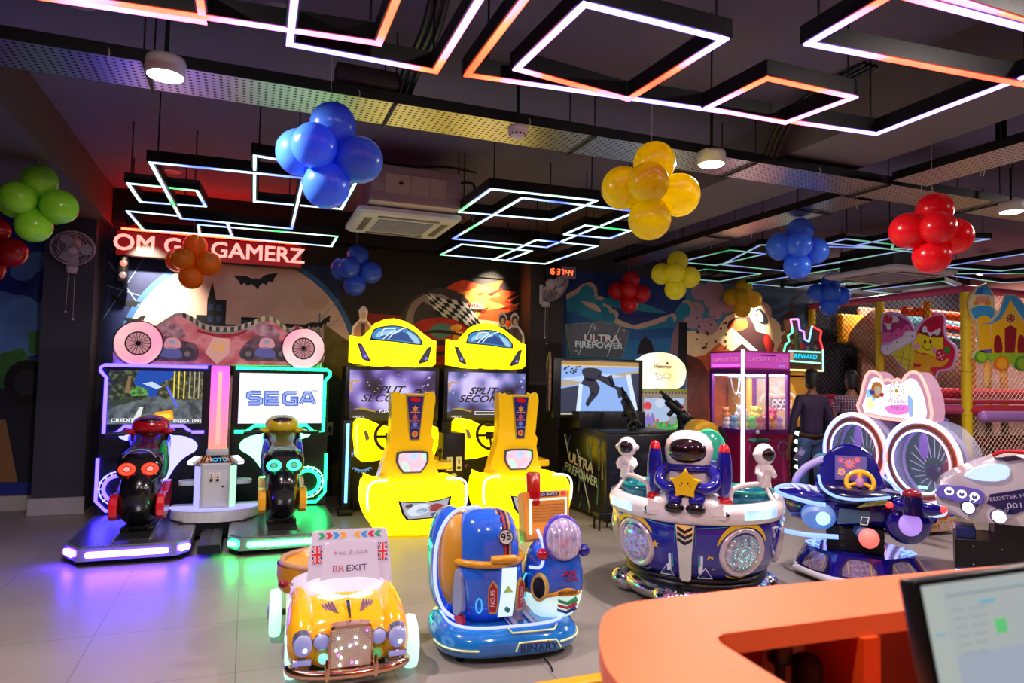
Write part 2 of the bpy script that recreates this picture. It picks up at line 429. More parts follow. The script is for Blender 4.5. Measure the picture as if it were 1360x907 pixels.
for i in range(16): R_ = random.Random(i+90); x, y = R_.uniform(600, 680), R_.uniform(378, 440); layer(mb, wp([(x, y), (x+R_.uniform(8, 22), y-R_.uniform(2, 8)), (x+R_.uniform(4, 10), y+R_.uniform(0, 3))]), 6, [FL1, FL2, M('mural_flame_dark', '7a1c0c', .6)][i % 3])
layer(mb, wp([(632, 424), (668, 428), (664, 448), (632, 446)]), 4, M('mural_cream', 'f0c890', .6))
# chequered flag
def flag_pt(u, v):
    x = 562+u*65+v*18; y = 384+v*34+u*26+4*math.sin(u*6)-(6*v*math.sin(u*5))
    return on_y(x, y, YW)
for i in range(9):
    for j in range(5):
        q = [flag_pt(i/9, j/5), flag_pt((i+1)/9, j/5), flag_pt((i+1)/9, (j+1)/5), flag_pt(i/9, (j+1)/5)]
        layer(mb, q, 7, M('flag_white', 'd8d0d4', .6) if (i+j) % 2 else INK)
layer(mb, wp([(624, 402), (640, 403), (639, 411), (623, 410)]), 8, M('flag_white', 'd8d0d4', .6))
X0, Z0 = on_y(631, 406.5, YW); mb.text('NTRO', 0.07, M('print_red', 'c01818', .6), X0, Z0, YW-.045, .01)
tag(mb.build('wall_mural'), 'wall mural of a flaming red race car with a chequered flag', 'mural')
# 3: teal clouds
mb = MB(); mb.bx(4.21, 6.6, YW-0.006, YW-0.001, 0.0, 3.25, M('mural_deep_blue', '123070', .6, noise=.2, nscale=1))
T1 = M('mural_turquoise', '1e86a0', .6); T2 = M('mural_mid_blue', '1b5c98', .6); CR = M('mural_cloud_cream', 'c8a890', .6)
pts = [(752, 395), (765, 388), (775, 380), (790, 382), (795, 400), (806, 412), (815, 425), (830, 432), (842, 436), (870, 428), (880, 424), (895, 420), (905, 410), (915, 405), (915, 480), (752, 480)]
layer(mb, wp([(x, y-4) for x, y in pts]), 1, CR); layer(mb, wp([(x, y+3) for x, y in pts]), 2, T1)
for x, y, r in ((783, 386, .13), (797, 402, .1), (806, 411, .09), (815, 418, .08), (905, 414, .1), (912, 408, .12), (893, 422, .07)):
    a = on_y(x, y, YW); layer(mb, circ(a[0], a[1], r), 1, CR); layer(mb, circ(a[0]-.05, a[1]-.05, r), 2, T1)
layer(mb, wp([(798, 400), (815, 394), (850, 402), (885, 416), (840, 412), (815, 408)]), 3, T1, 3)
layer(mb, wp([(772, 400), (790, 404), (798, 414), (788, 412), (778, 406)]), 3, CR, 3)
layer(mb, wp([(752, 412), (800, 430), (850, 438), (912, 434), (912, 500), (752, 500)]), 3, T2)
layer(mb, wp([(752, 445), (820, 452), (912, 448), (912, 500), (752, 500)]), 4, M('mural_sea', '2272a6', .6))
layer(mb, wp([(845, 470), (850, 452), (855, 449), (856, 440), (858, 449), (864, 452), (870, 470)]), 5, M('mural_rock', '1a1420', .6))
layer(mb, wp([(889, 470), (893, 440), (900, 428), (908, 424), (908, 470)]), 5, M('mural_tower', '8a6a78', .6)); layer(mb, wp([(900, 470), (901, 428), (912, 428), (912, 500), (900, 500)]), 6, INK)
tag(mb.build('wall_mural'), 'wall mural of teal waves and cream clouds above a dark blue sea', 'mural')
# 4: motocross rider
mb = MB(); mb.bx(6.6, 9.25, YW-0.006, YW-0.001, 0.0, 3.24, M('mural_sky', '4f86a4', .6, noise=.15, nscale=1))
layer(mb, wp([(1000, 382), (1075, 388), (1075, 420), (1040, 470), (1010, 440)]), 1, M('mural_sky_deep', '1c4a6c', .6), 0)
PK = M('mural_pink_cloud', 'b898a4', .6); CRM = M('mural_dust', 'f0d8a8', .6, noise=.15, nscale=3); OR = M('mural_orange', 'c05a1c', .6, noise=.4, nscale=4); BR = M('mural_brown', '5c2410', .6, noise=.5, nscale=6)
for x, y, r in ((930, 388, .18), (948, 385, .2), (945, 400, .16), (925, 410, .15), (920, 425, .18), (950, 415, .14), (940, 435, .2), (965, 405, .16), (1000, 440, .15)):
    a = on_y(x, y, YW); layer(mb, circ(a[0], a[1], r, r*.8), 2, PK)
layer(mb, wp([(912, 440), (945, 445), (965, 420), (1000, 412), (1030, 425), (1045, 450), (1045, 480), (912, 480)]), 3, CRM, 3)
layer(mb, wp([(912, 475), (935, 472), (955, 455), (975, 470), (1045, 468), (1075, 470), (1075, 560), (912, 640)]), 4, OR)
layer(mb, wp([(912, 470), (930, 478), (944, 500), (940, 560), (925, 640), (912, 640)]), 5, BR, 0)
layer(mb, wp([(965, 435), (975, 422), (995, 420), (1005, 440), (1020, 445), (1026, 470), (960, 478), (990, 452)]), 5, M('mural_suit', '301018', .6), 2)
layer(mb, wp([(966, 437), (975, 425), (990, 423), (992, 435), (978, 440)]), 6, M('mural_orange_bright', 'e05a20', .6), 2)
layer(mb, wp([(966, 438), (972, 436), (1008, 468), (1000, 470)]), 7, M('mural_offwhite', 'e8dcd0', .6)); layer(mb, wp([(1015, 445), (1022, 446), (1027, 468), (1020, 470), (1014, 455)]), 7, M('mural_red', 'b02018', .6), 2)
layer(mb, wp([(1000, 415), (1006, 403), (1016, 402), (1024, 412), (1022, 428), (1014, 438), (1003, 438), (1003, 428)]), 8, M('mural_helmet', 'c0a088', .6, noise=.3, nscale=30), 3)
layer(mb, wp([(1003, 412), (1010, 411), (1018, 420), (1019, 430), (1010, 430), (1004, 422)]), 9, INK, 3)
layer(mb, wp([(1004, 415), (1009, 414), (1013, 424), (1008, 427)]), 10, M('mural_visor', 'b8d0d8', .6), 3)
layer(mb, wp([(1036, 432), (1040, 420), (1048, 412), (1050, 402), (1054, 405), (1054, 418), (1046, 432), (1038, 442)]), 6, M('mural_rider_dark', '2c1018', .6), 2)
layer(mb, wp([(1050, 398), (1060, 390), (1063, 393), (1052, 401)]), 6, INK)
random.seed(5)
for i in range(26):
    x, z = on_y(random.uniform(925, 965), random.uniform(420, 465), YW); layer(mb, circ(x, z, random.uniform(.008, .03), n=6), 6, BR)
tag(mb.build('wall_mural'), 'wall mural of a helmeted motocross rider in an orange dust cloud', 'mural')
# 5: left mural, sky and green blocks (known figure left out)
mb = MB(); mb.bx(-4.0, -2.2, YW-0.006, YW-0.001, 0.17, 3.3, M('mural_blue_left', '1c2c86', .6, noise=.4, nscale=1.2))
CLB = M('mural_cloud_blue', '5a86c8', .6, noise=.2, nscale=4)
for x, y, r in ((40, 350, .14), (52, 345, .12), (30, 362, .12), (10, 420, .22), (25, 410, .2), (45, 430, .2), (58, 415, .15), (0, 405, .2), (35, 450, .25), (8, 445, .3)):
    a = on_y(x, y, YW); layer(mb, circ(a[0], a[1], r, r*.8), 2, CLB)
GRB = M('mural_green', '3a7a34', .6, noise=.3, nscale=10)
for q in (((38, 440), (58, 440), (58, 470), (38, 470)), ((46, 475), (60, 475), (60, 498), (46, 498)), ((0, 470), (30, 462), (48, 490), (48, 515), (0, 515))): layer(mb, wp(q), 3, GRB)
layer(mb, wp([(44, 482), (58, 482), (58, 496), (44, 496)]), 4, M('mural_ochre', 'b08030', .6))
layer(mb, wp([(-10, 520), (60, 505), (60, 640), (-10, 640)]), 4, M('mural_asphalt', '14142c', .6)); layer(mb, wp([(-10, 557), (8, 557), (24, 640), (-10, 640)]), 5, M('mural_kerb', '8a6038', .6))
layer(mb, circ(*on_y(36, 508, YW), .22, .26), 5, INK); layer(mb, circ(*on_y(36, 508, YW), .12, .15), 6, M('mural_tyre_grey', '2c2c3a', .6))
tag(mb.build('wall_mural'), 'wall mural of blue clouds and green blocks left of the pillar', 'mural')
# lattice grille band above the race car mural
g = thing('wall_grille', 'black lattice grille band high on the wall beside the red ticker', 'grille', (2.1, 9.25, 3.14))
MB().bx(-1.6, 1.56, 0.02, 0.03, -0.11, 0.17, M('grille_back', '1c1a1c', .7)).build('backing', g)
mb = MB(); GL = M('grille_lattice', '3c3834', .5)
for i in range(-42, 44):
    x = i*.0375
    for sgn in (1, -1):
        a, b = (x, -.11), (x+sgn*.28, .17)
        if min(a[0], b[0]) > -1.6 and max(a[0], b[0]) < 1.56: mb.tube([(a[0], 0.01, a[1]), (b[0], 0.01, b[1])], .004, GL, 4, caps=False)
mb.build('lattice', g)
# ---------------------------------------------------------------- motorcycle racing cabinets
LEDP = E('led_violet', '3a2cff', 14.0); LEDG = E('led_green', '10d060', 12.0); BARP = E('bar_violet', '4824ff', 170.0); BARG = E('bar_green', '18e060', 90.0)
LEDPW = E('led_violet_soft', '8f8cff', 3.0); LEDGW = E('led_green_soft', '90ffb8', 3.0)
TREAD = M('tread_plate', '9a9aa4', 0.28, 0.9, noise=.35, nscale=60, bump=.5)
SILV = M('silver_paint', '9c9ca6', 0.3, 0.7)
NEONCLR = M('acrylic_clear', 'd8e0ff', 0.1, alpha=.35)
def screen_race(mb, w, h):
    y = -0.012
    def L(pts, k, m): mb.prism([((a-.5)*w, (b-.5)*h) for a, b in pts], y-0.0008*k, y, m)
    L([(0, 0), (1, 0), (1, 1), (0, 1)], 0, E('scr_sky', '2a4fae', 1))
    L([(0, 0), (1, 0), (1, .52), (0, .52)], 1, LED('scr_road_n', ['30383e', '586468', '6c787c'], 1, 16))
    L([(0, .45), (.0, 1), (.3, 1), (.26, .8), (.3, .62), (.4, .56), (.4, .45)], 2, LED('scr_foliage', ['080c06', '202c14', '5a6c3c'], 1, 26))
    L([(.2, .6), (.3, .72), (.4, .66), (.42, .54), (.24, .52)], 3, LED('scr_bush_n', ['1c4018', '4a8a3a', '78b060'], 1, 40))
    L([(.5, .55), (.55, .78), (.65, .86), (.7, 1), (1, 1), (1, .45), (.6, .47)], 2, LED('scr_foliage2', ['14180a', '3a3c20', '7c8058'], 1, 30))
    L([(.17, .58), (.2, .9), (.23, .9), (.22, .58)], 4, E('scr_trunk', '8a6a48', 1))
    L([(.35, .76), (.45, .8), (.56, .7), (.5, .66)], 3, E('scr_cloud', 'c8dcff', 1))
    for i, a in enumerate((.68, .73, .79, .85, .9, .95)):
        L([(a, .48), (a, 1), (a+.013, 1), (a+.013, .48)], 5, E('scr_pole_y', 'e0d040', 1.2) if i < 3 else E('scr_pole_w', 'b0b090', 1))
    L([(.25, .02), (.33, .32), (.37, .32), (.33, .02)], 5, E('scr_line', 'e8e8e8', 1))
    L([(.0, .3), (.22, .4), (.4, .5), (.0, .44)], 3, E('scr_grass', '2a3a2a', 1))
    L([(.48, .04), (.5, .22), (.68, .26), (.7, .08)], 6, E('scr_orange', 'ff9a10', 1.3)); L([(.52, .1), (.53, .18), (.66, .2), (.67, .12)], 7, E('scr_amber', 'ffd040', 1.3))
    L([(.6, .7), (.72, .32), (.74, .33), (.62, .72)], 6, E('scr_blue', '5060ff', 1.2))
    mb.text('CREDIT', .05, E('scr_txt', 'ffffff', 1.2), -.34*w, -.43*h, y-.007, .01, wide=1.2); mb.text('©SEGA 1995', .045, E('scr_txt', 'ffffff', 1.2), .35*w, -.45*h, y-.007, .01, wide=1.1)
def screen_sega(mb, w, h):
    y = -0.012
    mb.prism([(-w/2, -h/2), (w/2, -h/2), (w/2, h/2), (-w/2, h/2)], y, y+.002, E('scr_white', 'eef2ff', 1.15))
    # inline lettering: bold blue letters, white line inside, thin blue core
    h = .055
    LT = {'S': [(.055, h), (-.03, h), (-.055, h*.75), (-.055, h*.25), (-.03, 0), (.03, 0), (.055, -h*.25), (.055, -h*.75), (.03, -h), (-.055, -h)],
          'E': [(.055, h), (-.055, h), (-.055, -h), (.055, -h)], 'e': [(-.055, 0), (.05, 0)],
          'G': [(.055, h), (-.03, h), (-.055, h*.6), (-.055, -h*.6), (-.03, -h), (.055, -h), (.055, 0), (.0, 0)], 'A': [(-.062, -h), (-.02, h), (.02, h), (.062, -h)], 'a': [(-.035, -h*.35), (.035, -h*.35)]}
    for k, (w_, m_) in enumerate(((.046, E('sega_blue', '3868d8', 1)), (.017, E('scr_white', 'eef2ff', 1.15)), (.009, E('sega_blue', '3868d8', 1)))):
        for ch, dx in (('S', -.235), ('E', -.078), ('e', -.078), ('G', .078), ('A', .235), ('a', .235)):
            mb.prism(ribbon([((x+dx)*1.16, z*1.05) for x, z in LT[ch]], w_), y-.003-.002*k, y-.001, m_)
    mb.text('TM', .035, E('scr_txt_dark', '303030', 1), .345, .08, y-.003, .004)
def moto_unit(side, x0):
    """side -1: left, violet; +1: right, green. Origin on the floor at the platform's front edge"""
    lab = ('motorcycle racing game with violet neon outline and a forest road on its screen' if side < 0 else 'motorcycle racing game with green neon outline and a white screen with blue lettering')
    t = thing('motorcycle_arcade_game', lab, 'arcade machine', (x0, 6.42, 0), 0, 'motorcycle racing games')
    LD = LEDP if side < 0 else LEDG; LS = LEDPW if side < 0 else LEDGW; s = -side  # s: +1 towards the kiosk side for left unit
    X = lambda v: v*(-side)   # +v points to the inner side (kiosk)
    # platform
    mb = MB(); out = [(-.50, .24), (-.36, 0), (.36, 0), (.46, .14), (.46, 1.42), (-.5, 1.42)]
    pl = [(X(a), b) for a, b in out]
    mb.slab(pl, .055, .155, SILV, 0); inner = [(X(a), b) for a, b in [(-.47, .27), (-.34, .05), (.34, .05), (.44, .18), (.44, 1.4), (-.47, 1.4)]]
    mb.slab(inner, .155, .163, TREAD); mb.bx(-.13, .13, .22, 1.4, .163, .168, M('rubber_track', '15151a', .6))
    mb.bx(-.15, -.13, .2, 1.4, .163, .175, SILV); mb.bx(.13, .15, .2, 1.4, .163, .175, SILV)
    p = mb.build('platform', t)
    BR_ = BARP if side < 0 else BARG
    b = MB(); b.prism(rrect(-.30, .083, .30, .128, .015), -.008, .004, BR_)
    b.build('light_bar', p)
    for (ax, ay), (bx2, by) in (((-.485, .215), (-.385, .04)), ((.375, .02), (.452, .128))):
        ax, bx2 = X(ax), X(bx2); L = math.hypot(bx2-ax, by-ay); mid = ((ax+bx2)/2, (ay+by)/2); ang = math.degrees(math.atan2(by-ay, bx2-ax))
        nx, ny = (by-ay)/L, -(bx2-ax)/L
        if ny > 0: nx, ny = -nx, -ny
        b = MB(Tr(mid[0]+nx*.012, mid[1]+ny*.012, 0, rz=ang)); b.prism(rrect(-L*.42, .083, L*.42, .128, .015), -.005, .006, BR_); b.build('light_bar', p)
    for cx, cy in ((-.38, .12), (.38, .12), (-.4, 1.3), (.4, 1.3)):
        c = MB(); c.bx(cx-.02, cx+.02, cy-.02, cy+.02, .04, .056, SILV); c.lathe([(0, -.012), (.026, -.012), (.028, 0), (.026, .012), (0, .012)], BLACK, (cx, cy, .028), 12, 'x'); c.build('caster', p)
    # back panel and screen
    mb = MB(); bp = [(-.5, .16), (.5, .16), (.5, 1.66), (-.47, 1.66), (-.5, 1.6)]
    mb.prism([(X(a), b) for a, b in bp], 1.44, 1.62, BLACKM, .01); mb.prism(rrect(-.44, .98, .46, 1.63, .02), 1.42, 1.45, BLACK); mb.build('back_panel', t)
    mb = MB(Tr(X(.0), 1.425, 1.325)); (screen_race if side < 0 else screen_sega)(mb, .86, .54); sc = mb.build('screen', t)
    # neon outline
    tp = [(.47, 1.645), (-.47, 1.645), (-.505, 1.62), (-.505, 1.585), (-.45, 1.52), (-.45, .965), (-.34, .965), (-.27, 1.035), (.26, 1.035), (.34, .97), (.46, .97)]
    mb = MB(); mb.tube([(X(a), 1.405, b) for a, b in tp], .0165, LD, 8); mb.build('neon_outline', t)
    mb = MB(); mb.tube([(X(a), 1.41, b) for a, b in [(-.49, .72), (-.49, .30), (-.40, .20), (-.12, .2)]], .016, LD, 8); mb.build('neon_corner', t)
    # glowing boomerang panel
    w = [(-.30, .99), (-.24, 1.02), (.02, 1.0), (.3, .95), (.4, .88), (.38, .8), (.25, .72), (.08, .42), (.0, .4), (-.01, .5), (.1, .8), (.0, .86), (-.26, .93), (-.31, .96)]
    mb = MB(); mb.prism(smooth([(X(a), b-.03) for a, b in w], 3), 1.37, 1.42, LS, .008); mb.build('light_wing', t)
    # ring of clear acrylic with light inside
    cx = X(-.30); mb = MB()
    mb.tube([(cx+.125*math.cos(a*PI/12), 1.39, .42+.125*math.sin(a*PI/12)) for a in range(24)], .018, LD, 8, closed=True)
    mb.tube([(cx+.165*math.cos(a*PI/12), 1.39, .42+.165*math.sin(a*PI/12)) for a in range(24)], .006, LS, 6, closed=True)
    for a in range(16):
        c_, s_ = math.cos(a*PI/8), math.sin(a*PI/8); mb.tube([(cx+.14*c_, 1.385, .42+.14*s_), (cx+.175*c_, 1.385, .42+.175*s_)], .007, LS, 6)
    mb.build('light_ring', t)
    # ---- motorcycle, tail towards the front
    bodyc = M('moto_black', '0a0a10', .2, coat=.7); c1 = M('moto_red', 'b00c20', .2, coat=.8) if side < 0 else M('moto_yellow', 'c8b010', .25, coat=.7)
    c2 = M('moto_red_low', 'd01828', .25, coat=.7) if side < 0 else M('moto_orange_low', 'e0a018', .25, coat=.7)
    mb = MB()
    # tail cowl: rounded block with a hump, tapering body below
    def ring(cx, cy, cz, rx, rz, n=20, e=.7):
        sg = lambda v: math.copysign(abs(v)**e, v)
        return [(cx+rx*sg(math.cos(2*PI*k/n)), cy, cz+rz*sg(math.sin(2*PI*k/n))) for k in range(n)]
    mb.loft([ring(0, .40, .69, .10, .08), ring(0, .42, .69, .13, .105), ring(0, .5, .70, .14, .12), ring(0, .64, .72, .13, .13), ring(0, .78, .75, .10, .12), ring(0, .92, .80, .12, .13), ring(0, 1.05, .84, .14, .14), ring(0, 1.15, .84, .12, .12)], bodyc)
    def hring(cz, cy, rx, ry, n=20, e=.8):
        sg = lambda v: math.copysign(abs(v)**e, v)
        return [(rx*sg(math.cos(2*PI*k/n)), cy+ry*sg(math.sin(2*PI*k/n)), cz) for k in range(n)]
    mb.loft([hring(.24, .55, .07, .1), hring(.28, .54, .10, .16), hring(.40, .56, .125, .24), hring(.52, .6, .12, .3), hring(.64, .66, .11, .3), hring(.7, .7, .08, .2)], bodyc)
    mb.loft([hring(.26, .98, .07, .1), hring(.4, .98, .1, .16), hring(.6, 1.0, .1, .16), hring(.76, 1.0, .1, .14)], bodyc)
    moto = mb.build('motorcycle', t); moto.scale = (1.36, 1, 1.08); moto.location = (0, 0, -.012)
    mb = MB(); mb.bx(-.08, .08, .52, .78, .165, .22, BLACK, .01); mb.bx(-.05, .05, .56, .74, .2, .27, BLACK); mb.bx(-.1, -.05, .5, .62, .165, .2, BLACKM, .005); mb.bx(.05, .1, .5, .62, .165, .2, BLACKM, .005); mb.build('pedestal', moto)
    mb = MB(); mb.tube(smooth([(-.095, .42, .78), (-.06, .41, .83), (0, .41, .845), (.06, .41, .83), (.095, .42, .78)], 3, False), .006, SILV, 6); mb.build('tail_trim', moto)
    for k in (-1, 1):
        mb = MB(); tc_ = (E('tail_red', 'ff2a14', 3.2) if side < 0 else E('tail_green', '30ff90', 4.0)); core = (E('tail_core', 'ff8a80', 1.6) if side < 0 else E('tail_core_g', '60c0a0', 1.0))
        mb.lathe([(0.0, 0), (.052, 0), (.054, -.012), (.05, -.02)], BLACK, (k*.066, .405, .69), 24, 'y')
        mb.lathe([(.026, .0), (.030, .012), (.046, .012), (.05, 0)], tc_, (k*.066, .392, .69), 24, 'y'); mb.lathe([(0, .016), (.016, .014), (.02, .0)], core, (k*.066, .395, .69), 20, 'y')
        mb.build('tail_light', moto)
    mb = MB()
    mb.ell((0, 1.12, .99), (.125, .16, .10), c1, 20, 12, .9); mb.ell((0, 1.05, 1.03), (.09, .08, .05), M('moto_trim_dark', '401018' if side < 0 else '504010', .2, coat=.8), 16, 10)
    mb.bx(-.16, -.09, 1.0, 1.1, .92, .97, c1, .02); mb.bx(.09, .16, 1.0, 1.1, .92, .97, c1, .02); mb.build('front_cowl', moto)
    mb = MB(); mb.tube([(-.27, .98, .925), (-.12, 1.02, .935), (.12, 1.02, .935), (.27, .98, .925)], .014, BLACK, 8); 
    for k in (-1, 1): mb.tube([(k*.15, 1.0, .932), (k*.27, .98, .925)], .019, BLACK, 10)
    mb.build('handlebar', moto)
    for k in (-1, 1):
        mb = MB(); pn = [(.36, .36), (.42, .28), (.7, .26), (.98, .34), (1.05, .5), (.9, .52), (.72, .46), (.5, .48), (.4, .46)]
        T = Matrix(((0, 1, 0, k*.135), (1, 0, 0, 0), (0, 0, 1, 0), (0, 0, 0, 1)))
        mb.at(T).prism(smooth(pn, 2), -.025, .025, c2, .01); mb.T = Matrix(); mb.build('side_panel', moto)
    mb = MB(); g2 = M('moto_side_green', '10a050', .2, coat=.8) if side < 0 else M('moto_side_blue', '2a3ad8', .2, coat=.8)
    for k in ((1,) if side < 0 else (-1, 1)):
        mb.loft([[(k*(.10+.03*math.sin(a)), .6+.5*i/6, .55+.22*math.sin(PI*(j/8))*1.1+.03*i) for j, a in enumerate([PI*q/8 for q in range(9)])] for i in range(7)], g2, caps=False)
        mb.ell((k*.115, .82, .72), (.035, .2, .17), g2, 14, 10, .9)
    mb.build('fairing', moto)
    return t
moto_unit(-1, -.86); moto_unit(1, .355)
# ---- centre kiosk with coin slots
t = thing('payment_kiosk', 'white coin kiosk with a glowing pink column between the motorcycle games', 'kiosk', (-.25, 7.05, 0))
mb = MB(); mb.slab([(.40*math.cos(a*PI/18)*1.0, .38+.3*math.sin(a*PI/18)) for a in range(18, 37)]+[(.4, .55), (-.4, .55)], .17, .28, M('kiosk_white', 'cfd0d8', .35), .02); mb.build('base_step', t)
mb = MB(); mb.slab([(.40*math.cos(a*PI/18)*1.02, .38+.3*math.sin(a*PI/18)*1.03) for a in range(19, 36)], .275, .295, E('kiosk_rim_glow', 'b8b4ff', 1.1)); mb.build('rim_light', t)
mb = MB(); mb.bx(-.3, .3, .1, .58, .05, .17, BLACKM); mb.bx(-.09, .09, -.62, .12, .05, .12, BLACKM)
for i in range(16):
    for k in (-1, 1): mb.at(Tr(k*.035, -.58+i*.04, .122, rz=k*25)).bx(-.026, .026, -.006, .006, 0, .002, M('vent_slot', '70707c', .4, .6))
mb.T = Matrix(); mb.build('ramp', t)
mb = MB(); kw = M('kiosk_body', 'b9bcc4', .35)
mb.slab([(-.19, .22), (-.12, .14), (.12, .14), (.19, .22), (.19, .5), (-.19, .5)], .285, .72, kw, .008); kb = mb.build('cabinet', t)
mb = MB(); mb.prism(rrect(-.105, .31, .105, .66, .006), .132, .139, M('kiosk_door', 'c6c8d0', .4)); mb.lathe([(0, .01), (.009, .01), (.01, 0)], BLACK, (.07, .132, .50), 12, 'y')
mb.build('door', kb)
for k in (-.033, .022):
    c = MB(); c.bx(k-.022, k+.022, .124, .133, .54, .635, M('coin_panel', 'd8d4cc', .4), .003); c.bx(k-.004, k+.004, .121, .125, .6, .62, BLACK); c.bx(k-.012, k+.012, .121, .125, .55, .575, BLACK); c.bx(k-.01, k+.01, .121, .125, .582, .59, RED); c.build('coin_slot', kb)
for k in (-1, 1):
    mb = MB(); mb.at(Tr(k*.157, .178, 0, rz=k*49)).prism([(-.035, .3), (.035, .3), (.035, .69), (-.035, .69)], -.008, 0, E('kiosk_edge_left', 'a8a4ff', 1.4) if k < 0 else E('kiosk_edge_right', 'b0ffc8', 1.4)); mb.T = Matrix(); mb.build('edge_light', kb)
    mb = MB(); mb.at(Tr(k*.19, .2, .745, rx=25, rz=k*40)).box((0, 0, 0), (.09, .12, .035), M('kiosk_white', 'cfd0d8', .35), .012); mb.prism(rrect(-.032, -.012, .032, .012, .008), -.064, -.058, E('kiosk_lamp', 'e8e8ff', 2.0)); mb.box((0, 0, .018), (.07, .1, .006), E('kiosk_lamp', 'e8e8ff', 2.0), .002); mb.T = Matrix(); mb.build('corner_lamp', t)
    mb = MB(); mb.slab(smooth([(k*.18, .24), (k*.3, .24), (k*.33, .3), (k*.3, .36), (k*.18, .38)], 3), .50, .545, M('kiosk_arm', 'b8c8d0', .3, coat=.3), .01); mb.build('side_shelf', t)
mb = MB(); T = Tr(0, .2, .74, rx=-38); mb.at(T); mb.bx(-.16, .16, -.012, 0, -.055, .055, BLACK, .004)
for i in range(7):
    for sg_ in (-1, 1):
        x = sg_*(.148-i*.012); 
        if i % 2 == 0: mb.prism([(x, -.05), (x+sg_*.01, -.05), (x-sg_*.02, .05), (x-sg_*.03, .05)], -.0135, -.012, E('hazard', 'd08038', .6))
mb.text('MOTO', .055, E('moto_txt', '60c0ff', 1.0), .012, 0, -.016, .012, wide=1.2); mb.text('M', .055, E('moto_txt2', 'ff9040', 1.0), -.066, 0, -.018, .012, wide=1.2)
mb.T = Matrix(); mb.build('title_plate', t)
mb = MB(); mb.bx(-.10, .10, .3, .5, .74, .84, M('kiosk_body', 'b9bcc4', .35), .02); mb.build('column_foot', t)
def grad_mat():
    m = bpy.data.materials.new('column_glow'); m.use_nodes = True; nt = m.node_tree; b = nt.nodes['Principled BSDF']
    tc = nt.nodes.new('ShaderNodeTexCoord'); sp = nt.nodes.new('ShaderNodeSeparateXYZ'); mr = nt.nodes.new('ShaderNodeMapRange'); mr.inputs[1].default_value = .85; mr.inputs[2].default_value = 1.65
    r = nt.nodes.new('ShaderNodeValToRGB'); r.color_ramp.elements[0].color = lin('ff8a78'); r.color_ramp.elements[1].color = lin('f050e8')
    nt.links.new(tc.outputs['Object'], sp.inputs[0]); nt.links.new(sp.outputs[2], mr.inputs[0]); nt.links.new(mr.outputs[0], r.inputs[0]); nt.links.new(r.outputs[0], b.inputs['Emission Color'])
    b.inputs['Emission Strength'].default_value = 1.3; b.inputs['Base Color'].default_value = (.1, .1, .1, 1)
    return m
mb = MB(); mb.bx(-.085, .085, .33, .47, .83, 1.66, grad_mat(), .015); mb.bx(-.02, .02, .322, .33, .88, 1.6, E('column_core', 'ffb0a8', 1.2), .003); mb.build('light_column', t)
# ---- marquee over the two games
t = thing('marquee_sign', 'curved red marquee with motorbike art and a lit spoked wheel at each end', 'sign', (-.25, 7.86, 1.66))
top = [(150, 470), (152, 452), (160, 440), (172, 432), (190, 430), (205, 434), (218, 425), (232, 416), (243, 415), (255, 420), (268, 430), (285, 434), (312, 434), (330, 428), (348, 421), (360, 421), (372, 428), (380, 436), (388, 436), (392, 432), (405, 436), (420, 446), (430, 460), (430, 472), (425, 485)]
def mz(x, y):
    a, b = on_y(x, y, 7.86); return (a+.25, b-1.66)
low = [mz(425, 487), mz(150, 484)]
mb = MB(); mb.prism([mz(*p) for p in top]+low, 0, .12, M('marquee_edge', 'c8a8b0', .4), .008, seg=1)
redp = LED('marquee_red', ['8a2434', 'b84450', 'd07880', 'c04858'], .75, 5); 
mb.prism([mz(*p) for p in [(188, 482), (196, 455), (205, 438), (220, 430), (235, 420), (245, 420), (262, 434), (285, 446), (320, 446), (340, 436), (352, 426), (364, 428), (380, 442), (400, 450), (405, 486)]], -.004, .0, redp)
for cx in (227, 352):
    mb.prism(smooth([mz(*p) for p in [(cx-32, 476), (cx-30, 460), (cx-14, 448), (cx, 446), (cx+14, 452), (cx+34, 458), (cx+34, 478), (cx, 480)]], 3), -.006, -.003, LED('marquee_bike_dark', ['302030', '5a3048', '80485c'], .6, 12))  # blurred dark motorbike shape in the printed art
    mb.prism(smooth([mz(*p) for p in [(cx-15, 440), (cx-5, 428), (cx+10, 432), (cx+20, 446), (cx+5, 450)]], 3), -.006, -.003, LED('marquee_smoke', ['6a4050', 'a06878', 'c08890'], .7, 14))
    for dx in (-22, 22): a = mz(cx+dx, 470); mb.prism(circ(a[0], a[1], .07, .075, 20), -.008, -.003, E('marquee_tyre', '3a2838', .4)); mb.prism(circ(a[0], a[1], .03, .03, 16), -.009, -.003, E('marquee_hub', '806878', .6))
    a = mz(cx+2, 456); mb.prism(smooth([(a[0]-.07, a[1]-.05), (a[0]-.05, a[1]+.05), (a[0]+.05, a[1]+.05), (a[0]+.08, a[1]-.04)], 3), -.01, -.003, E('marquee_pink', 'd89098', .8)); mb.prism(circ(a[0], a[1]+.015, .03, .02, 16), -.011, -.003, E('marquee_visor', '8890b8', .8))
    a = mz(cx, 468); mb.prism(smooth([(a[0]-.1, a[1]-.04), (a[0]-.06, a[1]+.05), (a[0]+.07, a[1]+.04), (a[0]+.1, a[1]-.05)], 3), -.01, -.003, E('marquee_blue', '5858a0', .7))
mb.prism([mz(*p) for p in [(272, 468), (283, 448), (306, 450), (304, 470), (288, 484)]], -.011, -.003, E('marquee_burst', 'd89890', .8)); a = mz(290, 462); mb.text('VS', .13, E('vs_gold', 'e09830', .9), a[0], a[1], -.013, .01, shear=.3)
